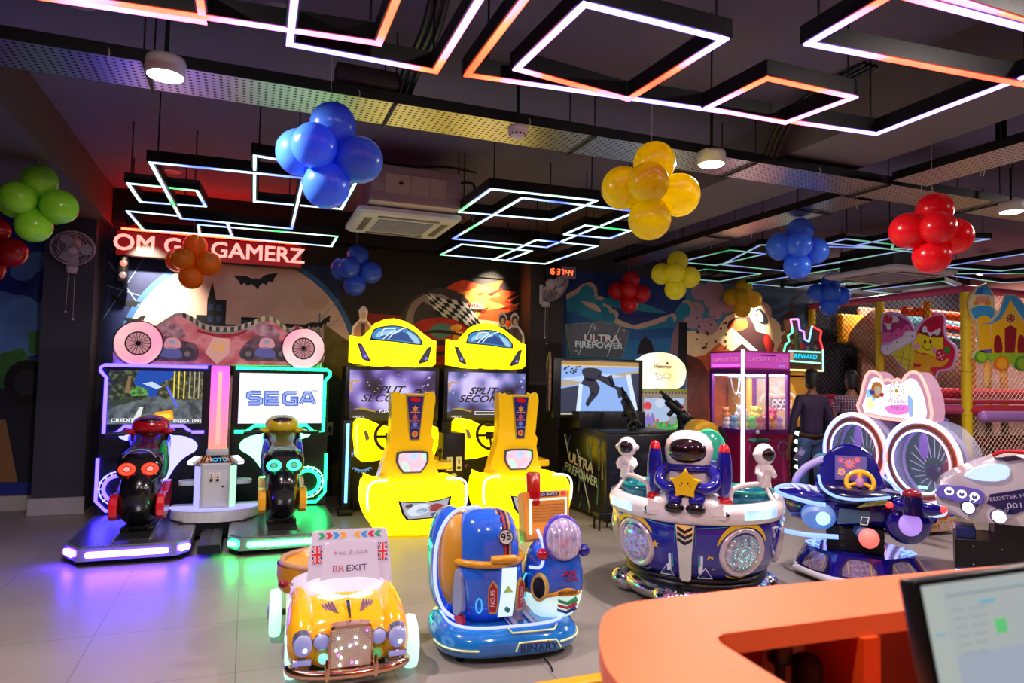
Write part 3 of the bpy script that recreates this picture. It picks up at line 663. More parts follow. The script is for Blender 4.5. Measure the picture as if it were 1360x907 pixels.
# striped kerb edge
def kerb(pts, w, c1, c2, nseg):
    P = smooth(pts, 6, False); tot = [0]
    for i in range(1, len(P)): tot.append(tot[-1]+math.hypot(P[i][0]-P[i-1][0], P[i][1]-P[i-1][1]))
    def at_(d):
        for i in range(1, len(P)):
            if tot[i] >= d: f = (d-tot[i-1])/max(1e-6, tot[i]-tot[i-1]); return (P[i-1][0]+(P[i][0]-P[i-1][0])*f, P[i-1][1]+(P[i][1]-P[i-1][1])*f)
        return P[-1]
    for i in range(nseg):
        a, b = at_(tot[-1]*i/nseg), at_(tot[-1]*(i+1)/nseg)
        mb.prism([a, b, (b[0], b[1]-w), (a[0], a[1]-w)], -.012, -.002, c1 if i % 2 else c2)
kw1 = M('kerb_cream', 'd8c8b0', .5); kw2 = M('kerb_green', '1c4a38', .5); kw3 = M('kerb_red', 'b82030', .5); kw4 = M('kerb_olive', '7a7838', .5)
kerb([mz(*p) for p in [(243, 415), (255, 420), (268, 430), (285, 434), (312, 434), (330, 428), (342, 423)]], .05, kw1, kw2, 22)
kerb([mz(*p) for p in [(342, 423), (350, 420), (362, 421), (374, 429), (384, 437)]], .05, kw1, kw4, 9)
kerb([mz(*p) for p in [(392, 432), (405, 436), (420, 446), (430, 460), (430, 472), (425, 485)]], .045, kw1, kw3, 14)
kerb([mz(*p) for p in [(153, 480), (151, 466), (153, 452), (160, 440), (172, 432), (190, 430)]], .04, E('kerb_violet', '9a40ff', 1.5), kw3, 12)
kerb([mz(*p) for p in [(262, 437), (285, 443), (312, 443), (328, 437)]], .03, RED, M('kerb_red', 'b82030', .5), 6)
mb.build('art_panel', t)
for px_, py_, glow in ((184, 456, 0), (403, 463, 1)):
    a = mz(px_, py_); mb = MB(Tr(a[0], -.02, a[1]))
    mb.lathe([(.225, .03), (.235, 0), (.225, -.03)], M('wheel_tread', '281820', .5), (0, 0.02, 0), 36, 'y')
    mb.build('wheel_rim', t)
    mb = MB(Tr(a[0], -.02, a[1])); 
    mb.lathe([(.118, .0), (.14, .03), (.19, .03), (.215, .0), (.225, -.04)], LED('wheel_pink', ['ff90c8', 'ffb8c0', 'ffe0e0'], 1.0, 2), (0, 0, 0), 40, 'y'); w = mb.build('wheel_light', t)
    mb = MB(Tr(a[0], -.02, a[1])); mb.lathe([(0, 0.004), (.118, .004)], E('wheel_disc', 'c88890', .9), (0, 0, 0), 32, 'y')
    for k in range(18):
        c_, s_ = math.cos(k*PI/9), math.sin(k*PI/9); mb.tube([(.015*c_, -.01, .015*s_), (.11*c_, -.01, .11*s_)], .0035, BLACK, 5)
    mb.tube([(.115*math.cos(k*PI/16), -.01, .115*math.sin(k*PI/16)) for k in range(32)], .007, BLACK, 6, closed=True); mb.lathe([(0, .02), (.02, .018), (.022, 0)], BLACK, (0, 0, 0), 16, 'y')
    mb.build('spokes', t)
# ---------------------------------------------------------------- yellow car racing cabinets
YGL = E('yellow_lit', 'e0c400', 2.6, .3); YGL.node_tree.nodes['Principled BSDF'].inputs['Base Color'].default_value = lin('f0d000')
def racer(x0, k):
    lab = ['yellow car racing game with glowing car-shaped header, nearer the motorcycle games', 'yellow car racing game with glowing car-shaped header, nearer the brown pillar'][k]
    t = thing('car_racing_game', lab, 'arcade machine', (x0, 6.7, 0), 0, 'yellow car racing games')
    s = .00325
    # header
    o = [(60, 95), (85, 105), (110, 103), (130, 72), (150, 46), (180, 32), (215, 26), (255, 34), (290, 50), (322, 82), (345, 98), (378, 104), (378, 190), (365, 200), (290, 206), (262, 198), (240, 206), (222, 206), (200, 196), (175, 206), (120, 202), (60, 192)]
    hz = lambda pts: [((x-218)*s, 1.70+(205-y)*s) for x, y in pts]
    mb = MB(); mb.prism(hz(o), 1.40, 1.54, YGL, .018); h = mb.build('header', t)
    mb = MB(); mb.prism(smooth(hz([(130, 106), (140, 72), (165, 60), (215, 52), (265, 60), (305, 84), (322, 122), (225, 114), (132, 110)]), 2), 1.392, 1.4, BLACK); mb.prism(smooth(hz([(137, 103), (146, 74), (168, 64), (215, 56), (262, 64), (300, 86), (316, 118), (225, 110)]), 2), 1.388, 1.393, E('windshield_blue', '3a88c8', 1.0))
    mb.prism(smooth(hz([(165, 100), (185, 80), (230, 70), (275, 90), (300, 112), (230, 106)]), 3), 1.386, 1.39, E('windshield_deep', '1a4a90', 1.0))
    mb.tube([(x, 1.386, z) for x, z in smooth(hz([(170, 92), (178, 68), (220, 66), (200, 82), (176, 104)]), 3, False)], .006, E('windshield_white', 'e8f8ff', 1.2), 5); mb.tube([(x, 1.386, z) for x, z in smooth(hz([(195, 104), (212, 84), (246, 64), (262, 60)]), 3, False)], .006, E('windshield_white', 'e8f8ff', 1.2), 5); mb.prism(smooth(hz([(150, 100), (158, 80), (200, 70), (240, 74), (215, 84), (180, 90)]), 2), 1.3855, 1.388, E('windshield_pale', 'a0d0f0', 1.0)); mb.prism(smooth(hz([(262, 72), (300, 92), (312, 116), (290, 112)]), 2), 1.385, 1.388, E('windshield_pale', 'a0d0f0', 1.0))
    mb.build('windshield', h)
    for q in ([(84, 122), (100, 125), (132, 182), (130, 190), (104, 180)], [(360, 125), (344, 130), (312, 182), (314, 192), (346, 182)]):
        mb = MB(); mb.prism(hz(q), 1.39, 1.4, BLACK)
        q2 = hz(q); cx = sum(p[0] for p in q2)/5; cz = sum(p[1] for p in q2)/5
        mb.prism([(cx+(a-cx)*.8, cz+(b-cz)*.85) for a, b in q2], 1.387, 1.392, E('lamp_art_violet', '5a48a8', .6) if q[0][0] < 200 and k == 0 else M('lamp_art_grey', '506080', .3)); mb.prism(circ(cx+.01, cz-.03, .018, .02, 12), 1.385, 1.39, E('lamp_art_glow', '9088ff', .9)); mb.build('headlight_decal', h)
    # screen housing and monitor
    mb = MB(); mb.bx(-.56, .56, 1.42, 1.7, .06, 1.70, BLACKM, .01); mb.bx(-.56, .56, 1.38, 1.43, 1.06, 1.70, BLACK, .008); mb.build('cabinet', t)
    mb = MB(Tr(0, 1.375, 1.375)); w, hh = 1.02, .56; L = lambda p, kk, m: mb.prism([(a*w/2, b*hh/2) for a, b in p], -.001*kk, .003, m)
    L([(-1, -1), (1, -1), (1, 1), (-1, 1)], 0, LED('scr_nebula_%d' % k, ['180c24', '3c2458', '7058b0' if k == 0 else '5868a8', 'a898e0', 'd8ccff'], 1, 3.4, (k, 0, k))); R = random.Random(k+4)
    L([(-1, .5), (-.75, .5), (-.75, .55), (-.93, .6), (-.93, .1), (-.98, .1)], 5, E('scr_peach', 'c89870', 1))
    L([(-1, -.75), (-.7, -.6), (-.4, -.72), (0, -.62), (.5, -.74), (1, -.7), (1, -1), (-1, -1)], 5, E('scr_night', '14101c', 1)); L([(-.9, -.62), (-.7, -.56), (-.4, -.7), (-.4, -.76), (-.7, -.64)], 6, E('scr_gold', 'b89820', 1))
    for i in range(22): a, b, r = R.uniform(-1, 1), R.uniform(-.3, .95), R.uniform(.01, .035); L([(a, b+r*2), (a+r, b), (a-r, b-r)], 6, E('scr_shard', 'd8c8ff', 1))
    mb.text('SPLIT', .12, E('scr_black', '050308', 1), -.05, .05, -.009, .02, .35, 1.3); mb.text('SECOND', .12, E('scr_black', '050308', 1), -.05, -.05, -.010, .02, .35, 1.3)
    mb.text('SPLIT', .12, E('scr_silver', 'c8c0e0', 1), -.044, .056, -.0085, -.001, .35, 1.3); mb.text('2', .17, E('scr_black', '050308', 1), .3, 0.0, -.011, .02, .2, 1.4)
    if k == 0: mb.text('PLEASE', .05, E('scr_txt', 'ffffff', 1.2), -.08, -.2, -.011, .008)
    else: mb.prism([(-.16, -.24), (.16, -.24), (.16, -.2), (-.16, -.2)], -.011, 0, E('scr_txt', 'ffffff', 1.2)); mb.prism([(-.155, -.235), (.155, -.235), (.155, -.205), (-.155, -.205)], -.013, 0, E('scr_black', '050308', 1))
    mb.text('CREDIT 0', .03, E('scr_txt', 'ffffff', 1.2), -.4, -.265, -.011, .004)
    mb.build('screen', t)
    # dashboard, steering wheel, shifter
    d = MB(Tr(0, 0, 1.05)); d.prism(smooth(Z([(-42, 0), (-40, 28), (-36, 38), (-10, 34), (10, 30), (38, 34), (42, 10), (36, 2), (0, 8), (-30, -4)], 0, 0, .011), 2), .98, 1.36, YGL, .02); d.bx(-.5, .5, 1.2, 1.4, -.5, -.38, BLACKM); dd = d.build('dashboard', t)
    mb = MB(Tr(-.36, .97, .93)); mb.prism([(-.04, .06), (.0, .05), (.03, -.04), (-.01, -.06)], -.012, .015, M('decal_grey', '8a8878', .4)); mb.build('decal', dd)
    mb = MB(Tr(-.12, .9, .92, rx=-20)); mb.tube([(.16*math.cos(a*PI/14), 0, .16*math.sin(a*PI/14)) for a in range(28)], .018, BLACK, 8, closed=True); mb.box((0, 0, 0), (.1, .03, .08), BLACKM, .01)
    for a in (0, 180, 270): c_, s_ = math.cos(math.radians(a)), math.sin(math.radians(a)); mb.tube([(.04*c_, 0, .04*s_), (.155*c_, 0, .155*s_)], .014, BLACKM, 6)
    mb.tube([(0, 0, 0), (0, .15, 0)], .03, BLACK, 8); mb.build('steering_wheel', t)
    mb = MB(); mb.bx(.3, .52, .6, 1.35, .58, .66, YEL, .02); mb.tube([(.42, .75, .66), (.42, .75, .75)], .012, BLACK, 6); mb.ell((.42, .75, .77), .028, BLACK, 12, 8); mb.build('gear_shifter', t)
    mb = MB(); ring_c = E('speaker_ring_blue', '7ab0d8', .7) if k == 0 else E('speaker_ring_red', 'a05060', .6)
    for sx in (-.34,): mb.tube([(sx+.13*math.cos(a*PI/12), 1.36, .62+.13*math.sin(a*PI/12)) for a in range(24)], .012, ring_c, 6, closed=True); [mb.tube([(sx+.12*math.cos(a*PI/12), 1.36, .62+.12*math.sin(a*PI/12)), (sx+.16*math.cos(a*PI/12), 1.36, .62+.16*math.sin(a*PI/12))], .006, ring_c, 5) for a in range(24)]
    mb.build('speaker_ring', t)
    # seat: body shell seen from behind
    prof = Z([(222, 335), (240, 348), (262, 345), (278, 342), (352, 342), (372, 346), (390, 333), (399, 350), (392, 400), (386, 480), (382, 520), (398, 590), (404, 650), (400, 695), (230, 690), (180, 690), (185, 660), (200, 600), (222, 520), (226, 420)], 310, 695, .0027)
    mb = MB(Tr(0, .30, .46)); mb.prism(smooth(prof, 2), 0, .16, YEL, .035, seg=3); seat = mb.build('seat_back', t)
    mb = MB(Tr(0, .295, .46)); mb.prism(Z([(280, 348), (352, 348), (336, 520), (298, 520)], 310, 695, .0027), -.006, .01, M('decal_gold', 'a88830', .3)); mb.prism(Z([(284, 352), (348, 352), (332, 516), (302, 516)], 310, 695, .0027), -.009, .01, M('seat_decal_navy', '20206a', .3, coat=.3))
    cx, cz = Z([(316, 365)], 310, 695, .0027)[0]; mb.prism(smooth([(cx-.06, cz), (cx-.03, cz+.025), (cx+.03, cz+.02), (cx+.06, cz-.01), (cx, cz-.025)], 3), -.012, 0, RED)
    for yy, c_ in ((400, 'd08a38'), (432, 'b05858'), (460, '6a78c8')):
        cx, cz = Z([(316, yy)], 310, 695, .0027)[0]; mb.prism(star(cx, cz, .04, .018, 6), -.012, 0, M('decal_%s' % c_, c_, .4)); mb.prism([(cx-.055, cz-.03), (cx+.055, cz-.03), (cx+.05, cz-.04), (cx-.05, cz-.04)], -.012, 0, M('decal_%s' % c_, c_, .4))
    cx, cz = Z([(317, 496)], 310, 695, .0027)[0]; mb.prism(circ(cx, cz, .032, .032, 20), -.012, 0, M('decal_d08a38', 'd08a38', .4)); mb.tube([(cx, -.013, cz-.02), (cx, -.013, cz+.02)], .004, RED, 4); mb.tube([(cx-.02, -.013, cz), (cx+.02, -.013, cz)], .004, RED, 4)
    mb.build('decal', seat)
    mb = MB(Tr(0, .285, .46)); lm = [(250, 565), (275, 560), (345, 560), (372, 565), (374, 600), (362, 625), (345, 645), (275, 645), (258, 625), (247, 600)]
    mb.prism(Z(lm, 310, 695, .0027), -.004, .02, M('lamp_frame', '505068', .3, .4)); mb.prism(Z([(310+(x-310)*.86, 602+(y-602)*.84) for x, y in lm], 310, 695, .0027), -.01, .01, LED('seat_lamp', ['a0b8ff', 'c8d8ff', 'ffc0d8', 'b0ffe0'], 1.1, 5))
    cx, cz = Z([(311, 602)], 310, 695, .0027)[0]; mb.tube([(cx+.02*math.cos(a*PI/8), -.012, cz+.02*math.sin(a*PI/8)) for a in range(16)], .003, WHITE, 4, closed=True); mb.build('seat_lamp', seat)
    mb = MB(); mb.bx(-.3, .26, .28, .75, .42, .5, M('seat_cushion', '20205a', .6), .03); mb.bx(-.33, -.27, .2, .5, .46, .6, YEL, .02); mb.build('seat_cushion', t)
    # rear bumper body
    bp = Z([(120, 705), (135, 698), (200, 690), (260, 700), (380, 700), (430, 688), (470, 690), (495, 715), (502, 760), (490, 830), (470, 870), (420, 888), (200, 890), (160, 868), (135, 830), (118, 780)], 310, 890, .00265)
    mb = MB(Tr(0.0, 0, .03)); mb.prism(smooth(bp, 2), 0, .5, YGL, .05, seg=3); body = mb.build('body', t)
    mb = MB(Tr(0, -.004, .03)); wd = [(235, 760), (265, 765), (330, 768), (400, 762), (440, 750), (432, 790), (415, 830), (270, 834), (252, 812)]
    mb.prism(Z(wd, 310, 890, .00265), -.004, .01, BLACK); c0 = (338, 795)
    mb.prism(Z([(c0[0]+(x-c0[0])*.9, c0[1]+(y-c0[1])*.86) for x, y in wd], 310, 890, .00265), -.008, .01, E('art_pale', 'b8b8c8', .9))
    for q, c_ in (([(270, 800), (300, 778), (345, 775), (360, 795), (330, 815), (285, 818)], 'e8f0ff'), ([(300, 800), (330, 790), (350, 800), (320, 812)], '3888b0'), ([(345, 790), (380, 775), (410, 785), (400, 800), (365, 805)], 'a03838'), ([(360, 812), (400, 805), (410, 818), (370, 825)], '305080'), ([(262, 780), (285, 772), (290, 782), (272, 790)], '604038')):
        mb.prism(smooth(Z(q, 310, 890, .00265), 2), -.0095, 0, E('art_'+c_, c_, .9))
    mb.build('window_art', body)
    for sgn in (-1, 1): mb = MB(); mb.tube(smooth([(sgn*.30, .05, .57), (sgn*.42, .0, .57), (sgn*.49, -.012, .52), (sgn*.5, -.015, .4), (sgn*.49, -.012, .3)], 3, False), .012, E('neon_white', 'fff6e0', 2.0), 6); mb.build('neon_trim', body)
    return t
racer(1.62, 0); racer(2.80, 1)
t = thing('coin_post', 'dark coin box with two lit coin slots between the yellow racing games', 'coin box', (2.25, 7.6, 0))
mb = MB(); mb.bx(-.13, .13, 0, .35, 0, .95, BLACKM, .01); mb.build('box', t)
for x in (-.055, .055):
    mb = MB(); mb.bx(x-.035, x+.035, -.012, .0, .52, .68, M('coin_panel_lit', 'd8d4a0', .4), .004); mb.bx(x-.008, x+.008, -.016, -.01, .6, .65, BLACK); mb.bx(x-.02, x+.02, -.016, -.01, .54, .57, BLACK); mb.build('coin_slot', t)
mb = MB(); mb.lathe([(0, .02), (.03, .015), (.035, 0)], M('coin_panel_lit', 'd8d4a0', .4), (0, 0, .46), 16, 'y'); mb.build('button', t)
for nm, x, lab in (('neon_post', 1.09, 'upright blue-white neon tube on the dark post beside the left yellow racing game'),):
    t = thing(nm, lab, 'light', (x, 7.95, 0)); mb = MB(); mb.bx(-.05, .05, .02, .1, 0.06, 1.08, BLACKM, .005); mb.bx(-.08, .08, 0, .14, 0, .07, BLACKM, .01); mb.build('post', t); mb = MB(); mb.tube([(0, 0, .15), (0, 0, 1.04)], .016, E('neon_blue', '50a0ff', 6), 8); mb.build('neon_tube', t)
# ---------------------------------------------------------------- shooting game
t = thing('shooting_arcade_game', 'black shooting game with big screen, mounted gun and ULTRA FIREPOWER sign', 'arcade machine', (4.25, 6.75, 0))
PNT = M('fire_panel', '0e0f1a', .3, coat=.3); SCRN = M('fire_scratch', '4a7070', .5); PALE = M('fire_pale', 'a0b0b0', .5)
mb = MB(); mb.bx(-.48, .5, 0.02, 1.3, 0.04, .98, PNT, .01); mb.bx(-.46, .48, .75, 1.3, .95, 1.2, BLACKM, .01); cab = mb.build('cabinet', t)
# side art, on the left flank
mb = MB(Matrix(((0, 0.01, 0, -.481), (-1, 0, 0, .66), (0, 0, 1, .5), (0, 0, 0, 1)))); R = random.Random(2)
mb.T = Matrix(((0, 1, 0, -.482), (-1, 0, 0, .66), (0, 0, 1, .5), (0, 0, 0, 1)))
for i in range(26):
    x, z, l, w = R.uniform(-.55, .55), R.uniform(-.4, .42), R.uniform(.04, .18), R.uniform(.004, .02); a = math.radians(R.choice([70, 75, 110, 100, 85])+R.uniform(-8, 8)); dx, dz = math.cos(a)*l, math.sin(a)*l
    x0_, x1_ = max(-.6, min(.6, x-dx)), max(-.6, min(.6, x+dx)); z0_, z1_ = max(-.45, z-dz), min(.46, z+dz)
    mb.prism([(x0_-w, z0_), (x1_, z1_), (x0_+w, z0_)], -.003, .001, [M('fire_art_teal', '3c6a62', .5), M('fire_art_blue', '2e4a88', .5), M('fire_art_grey', '6a7068', .5), M('fire_art_gold', '6a5a30', .5)][i % 4])
for q in ([(-.45, .4), (-.3, .1), (-.28, .1), (-.43, .4)], [(-.1, .25), (.25, -.4), (.27, -.4), (-.08, .25)]): mb.prism(q, -.004, .001, PALE)
mb.text('ULTRA', .17, PALE, .02, .1, -.006, .02, .0, 1.25, -6); mb.text('FIREPOWER', .15, PALE, .02, -.04, -.006, .02, 0, 1.1, -6); mb.text('ULTRA', .17, M('fire_red', 'a03030', .5), .03, .09, -.0045, .02, .0, 1.25, -6)
mb.build('side_art', cab)
mb = MB(); mb.bx(-.72, .56, .95, 1.1, 1.11, 1.86, BLACK, .012); mb.bx(-.2, .2, 1.1, 1.3, .9, 1.7, BLACKM); mon = mb.build('monitor', t)
mb = MB(Tr(-.06, .945, 1.49)); w, hh = 1.12, .66; L = lambda p, kk, m: mb.prism([((x-790)/85*w*.98, (517-y)/65*hh) for x, y in p], -.001*kk, .003, m)
L([(747, 484), (833, 484), (833, 550), (747, 550)], 0, E('fs_sky', '8fb4f4', 1)); L([(747, 484), (833, 484), (833, 490), (747, 490)], 1, E('fs_bar', 'b08848', 1)); L([(747, 489), (833, 489), (833, 490.5), (747, 490.5)], 2, E('fs_bar2', 'e8c890', 1)); L([(747, 548), (833, 548), (833, 550), (747, 550)], 3, E('fs_low', 'c0b890', 1))
L([(747, 508), (833, 494), (833, 500), (747, 516)], 1, E('fs_beam', 'b8a890', 1)); L([(747, 518), (766, 514), (764, 548), (747, 548)], 2, E('fs_dark', '28304c', 1)); L([(824, 498), (833, 497), (833, 546), (830, 546)], 2, E('fs_dark', '28304c', 1))
L([(766, 512), (770, 511), (768, 548), (763, 548)], 3, E('fs_white', 'd8ecff', 1)); L([(818, 500), (823, 499), (832, 544), (827, 545)], 3, E('fs_white', 'd8ecff', 1)); L([(747, 506), (790, 498), (818, 502), (770, 510)], 2, E('fs_pale', 'b8d4ff', 1))
for q in (smooth([(769, 495), (776, 492), (786, 493), (791, 498), (786, 506), (778, 509), (772, 505)], 3), [(772, 504), (784, 506), (789, 517), (786, 527), (779, 524), (777, 516), (768, 512)], [(779, 522), (786, 526), (780, 534), (776, 540), (773, 537)], [(787, 500), (800, 504), (806, 512), (802, 516), (786, 506)], [(797, 502), (802, 500), (806, 516), (802, 516)], [(801, 512), (812, 516), (815, 526), (810, 530), (808, 520)]): L(q, 4, E('fs_figure', '1c2034', 1))
R = random.Random(9)
for i in range(14): x, y = R.uniform(750, 768), R.uniform(490, 500); L(circ(x, y, 1.2, n=6), 5, E('fs_dark', '28304c', 1))
mb.build('screen', mon)
# angular header sign
hp = Z([(175, 610), (300, 592), (340, 600), (370, 580), (420, 575), (440, 592), (520, 595), (600, 640), (545, 800), (200, 795), (180, 660)], 385, 800, .0022)
mb = MB(Tr(-.02, 1.1, 1.88)); mb.prism(hp, 0, .05, M('fire_sign_edge', '2c5048', .4), .006, seg=1); mb.prism([(x*.96, .235+(z-.235)*.92) for x, z in hp], -.004, 0, M('fire_sign', '242838', .4))
R = random.Random(6)
for i in range(26):
    a, b, l = R.uniform(-.38, .36), R.uniform(.04, .4), R.uniform(.03, .1); mb.prism([(a, b), (a+l, b+R.uniform(-.02, .04)), (a+l*.6, b-R.uniform(.01, .06))], -.006-.0002*i, 0, [M('sign_b1', '3c4c68', .5), M('sign_b2', '606878', .5), M('sign_b3', '2c3850', .5), M('sign_b4', '7a8080', .5)][i % 4])
for x in (-.12, .3): mb.prism([(x-.18, .02), (x+.02, .44), (x+.03, .44), (x-.17, .02)], -.012, 0, PALE)
mb.text('ULTRA', .13, M('sign_white', 'b8c4c4', .4), .04, .25, -.016, .015, 0, 1.3); mb.text('ULTRA', .13, M('sign_red', '8a2c30', .4), .05, .24, -.0145, .015, 0, 1.3); mb.text('FIREPOWER', .115, M('sign_white', 'b8c4c4', .4), .0, .16, -.016, .012, 0, 1.15); mb.text('FIREPOWER', .115, M('sign_teal', '3a7878', .4), .01, .15, -.0145, .015, 0, 1.15)
mb.build('header_sign', t)
mb = MB(); mb.prism([(-.79, 1.2), (-.74, 1.18), (-.72, 1.86), (-.76, 1.93), (-.79, 1.8)], .98, 1.02, BLACK, .004); mb.prism(smooth([(-.77, 1.25), (-.74, 1.3), (-.74, 1.85), (-.77, 1.88)], 3), .976, .98, M('fire_side_art', '7a5a38', .5, noise=.6, nscale=20)); mb.build('side_wing', t)
def gun(t, x, y, z, yaw, m, m2, rx=0):
    mb = MB(Tr(x, y, z, rx=rx, rz=yaw)); mb.box((0, .12, .03), (.09, .26, .11), m, .025); mb.box((0, .27, .05), (.065, .12, .075), m, .02); mb.tube([(0, .3, .055), (0, .39, .055)], .022, m, 10); mb.box((0, -.06, .02), (.085, .16, .15), m, .03); mb.box((0, -.13, -.07), (.06, .08, .18), m2, .02); mb.box((0, .1, -.05), (.06, .06, .12), m2, .015); mb.box((0, .1, .1), (.03, .14, .035), m2, .008); mb.tube([(.0, -.12, .06), (0, -.2, .09)], .03, m, 8); mb.T = Matrix(); return mb.build('gun', t)
mb = MB(); mb.bx(-.46, .48, .1, .9, .97, 1.01, BLACKM, .01); mb.build('control_deck', t)
gun(t, .02, .35, 1.16, 4, BLACK, DGREY, 52); 
mb = MB(); mb.tube([(.02, .33, 1.0), (.02, .34, 1.12)], .03, BLACKM, 10); mb.tube([(-.0+.075*math.cos(a*PI/10), .25, 1.04+.075*math.sin(a*PI/10)) for a in range(20)], .012, DGREY, 6, closed=True); mb.tube([(-.07, .25, 1.04), (.07, .25, 1.04)], .008, DGREY, 5); mb.tube([(0, .25, 1.04), (0, .25, .97)], .008, DGREY, 5); mb.build('gun_mount', t)
mb = MB(); mb.bx(.52, .72, -.05, .2, .05, .98, M('panel_navy', '202878', .3, coat=.4), .01)
for i in range(9): mb.prism(star(.62+.04*math.sin(i*2.1), .15+i*.09, .045, .02, 4, i*20), -.054, -.05, M('panel_art', '7a90d8', .4))
mb.build('art_panel', t)
# ---------------------------------------------------------------- toy shooter with the round lit header
t = thing('candy_shooting_game', 'toy shooting game with a rounded glowing pale-yellow header and a candy-land screen', 'arcade machine', (5.22, 7.35, 0))
s = .00172
hz = lambda p: Z(p, 325, 400, s)
mb = MB(Tr(0, .48, 1.50)); ho = smooth([(78, 238), (95, 205), (160, 155), (240, 128), (320, 122), (400, 135), (470, 165), (515, 210), (538, 262), (530, 320), (500, 375), (465, 400), (380, 402), (250, 402), (125, 400), (100, 330), (88, 262)], 2)
m = LED('header_cream', ['ffe860', 'fff8c8', 'fffff0'], 1.15, 2.2); mb.prism(hz(ho), 0, .14, m, .02); hd = mb.build('header', t)
mb = MB(Tr(0, .475, 1.50)); mb.text('Hammer', .08, M('hammer_print', 'd88850', .5), -.02, .29, -.004, .006, .15); mb.prism(circ(.045, .335, .018, n=14), -.006, 0, M('hammer_print2', 'a05838', .5)); mb.text('Hammer', .07, M('hammer_pale', 'd8c890', .5), -.015, .285, -.002, .012, .15)
for q in ([(240, 290), (262, 282), (300, 305), (350, 285), (385, 300), (365, 325), (320, 318), (255, 335), (270, 312)],): mb.tube([(x, -.004, z) for x, z in smooth(hz(q), 3)], .0035, M('hammer_outline', 'b8a878', .5), 4, closed=True)
mb.build('print', hd)
GRY = M('candy_frame', 'a0aa60', .4); 
mb = MB(); mb.bx(-.40, .38, .48, .62, .9, 1.49, M('candy_frame_lime', '96a828', .4), .01); mb.bx(-.42, .40, .5, .9, 0, 1.3, M('candy_body', '28306a', .4)); fr = mb.build('cabinet', t)
mb = MB(); mb.bx(-.37, .355, .465, .485, .94, 1.455, M('candy_bezel', 'b8b0a0', .4), .008)
for i in range(14): x = -.36+i*.052; mb.prism([(x, 1.425), (x+.026, 1.425), (x+.04, 1.45), (x+.014, 1.45)], .463, .466, M('bezel_stripe', '706048', .4))
mb.build('bezel', fr)
mb = MB(Tr(-.005, .46, 1.17)); L = lambda p, kk, m: mb.prism(Z(p, 312, 565, s), -.001*kk, .002, m)
L([(130, 450), (492, 450), (492, 690), (130, 690)], 0, E('candy_sky', 'a8c0e0', 1)); L(smooth([(130, 640), (200, 620), (300, 640), (420, 600), (492, 615), (492, 690), (130, 690)], 2), 1, E('candy_green', '50a058', 1))
L(circ(270, 490, 42, 36), 1, E('candy_moon', 'c8d0e8', 1)); L(circ(160, 510, 38, 30), 2, E('candy_red', 'd84050', 1)); L([(150, 530), (172, 530), (175, 600), (145, 600)], 2, E('candy_stem', 'c8b8c0', 1)); L(smooth([(335, 515), (350, 475), (395, 465), (425, 495), (418, 522), (370, 530)], 3), 2, E('candy_pink', 'f04880', 1)); L([(345, 505), (420, 488), (420, 494), (345, 512)], 3, E('candy_pale', 'f8c0d8', 1)); L([(372, 528), (384, 528), (386, 600), (368, 600)], 2, E('candy_stem', 'c8b8c0', 1)); L(smooth([(458, 540), (475, 505), (492, 500), (492, 565)], 2), 2, E('candy_red', 'd84050', 1))
L([(140, 600), (165, 560), (180, 600), (205, 560), (225, 600), (225, 665), (140, 665)], 3, E('candy_house', '8878c8', 1)); L([(360, 590), (420, 590), (420, 650), (360, 650)], 2, E('candy_block', '9098a0', 1))
for i in range(16): R = random.Random(i); x, y = R.uniform(140, 480), R.uniform(615, 680); L(circ(x, y, R.uniform(6, 16), n=10), 4, [E('candy_leaf', '78c840', 1), E('candy_red', 'd84050', 1), E('candy_leaf2', '2c8048', 1)][i % 3])
mb.build('screen', fr)
mb = MB(); mb.bx(-.42, .4, -.05, .5, .86, .92, BLACKM, .01); mb.bx(-.40, .38, -.02, .5, .3, .87, M('candy_front', '1c2450', .4), .01); mb.build('control_deck', t)
g = gun(t, .0, .12, 1.16, 42, BLACK, DGREY, 42); 
mb = MB(); mb.tube([(0.02, .1, .92), (0, .1, 1.12)], .04, BLACKM, 10); mb.box((.05, .05, .97), (.1, .12, .1), M('gun_base_blue', '184050', .3), .02); mb.tube([(.2, .05, .9), (.23, .0, 1.0), (.21, .05, 1.08)], .022, BLACK, 8); mb.tube([(.19, .05, .9), (.26, .3, 1.02)], .03, BLACK, 8); mb.build('gun_mount', t)
mb = MB(); mb.prism([(.2, .86), (.38, .86), (.38, 1.0), (.33, 1.04), (.24, 1.02), (.2, .98)], -.02, .2, M('toy_tan', 'b07830', .4), .02); mb.build('holster', t)
mb = MB(); mb.box((-.08, -.3, .72), (.34, .3, .08), M('lime_pad', '9ad060', .4, noise=.3), .03); mb.bx(-.2, .05, -.35, -.1, 0, .7, M('teal_post', '0e5a50', .4), .02); mb.build('pedestal', t)
# ticket pedestal behind the space ride
t = thing('ticket_pedestal', 'small green pedestal box standing behind the astronaut ride', 'pedestal', (4.42, 5.95, 0))
mb = MB(); mb.box((0, 0, .33), (.16, .16, .66), M('pedestal_green', '28b060', .4), .012); mb.build('post', t); mb = MB(); mb.box((0, 0, .71), (.26, .2, .12), M('pedestal_top', '30c070', .4), .015); mb.box((-.02, -.105, .72), (.1, .01, .04), BLACK, .004); mb.build('top_box', t)
t = thing('toddler_rocker', 'yellow toy rocker hood on a dark stand behind the astronaut ride', 'kiddie ride', (4.86, 6.45, 0))
mb = MB(); mb.prism(smooth([(-.18, .0), (-.17, .14), (-.07, .22), (.04, .2), (.16, .1), (.2, -.04), (.08, -.1), (-.08, -.1)], 3), -.12, .12, M('rocker_yellow', 'c09010', .35, coat=.4), .05, seg=3); mb.T = Matrix(); o = mb.build('hood', t, loc=(-.05, 0, .95)); 
mb = MB(); mb.tube([(.1, -.12, .85), (.14, -.16, 1.0), (.08, -.14, 1.1)], .02, BLACK, 8); mb.build('handle', t)
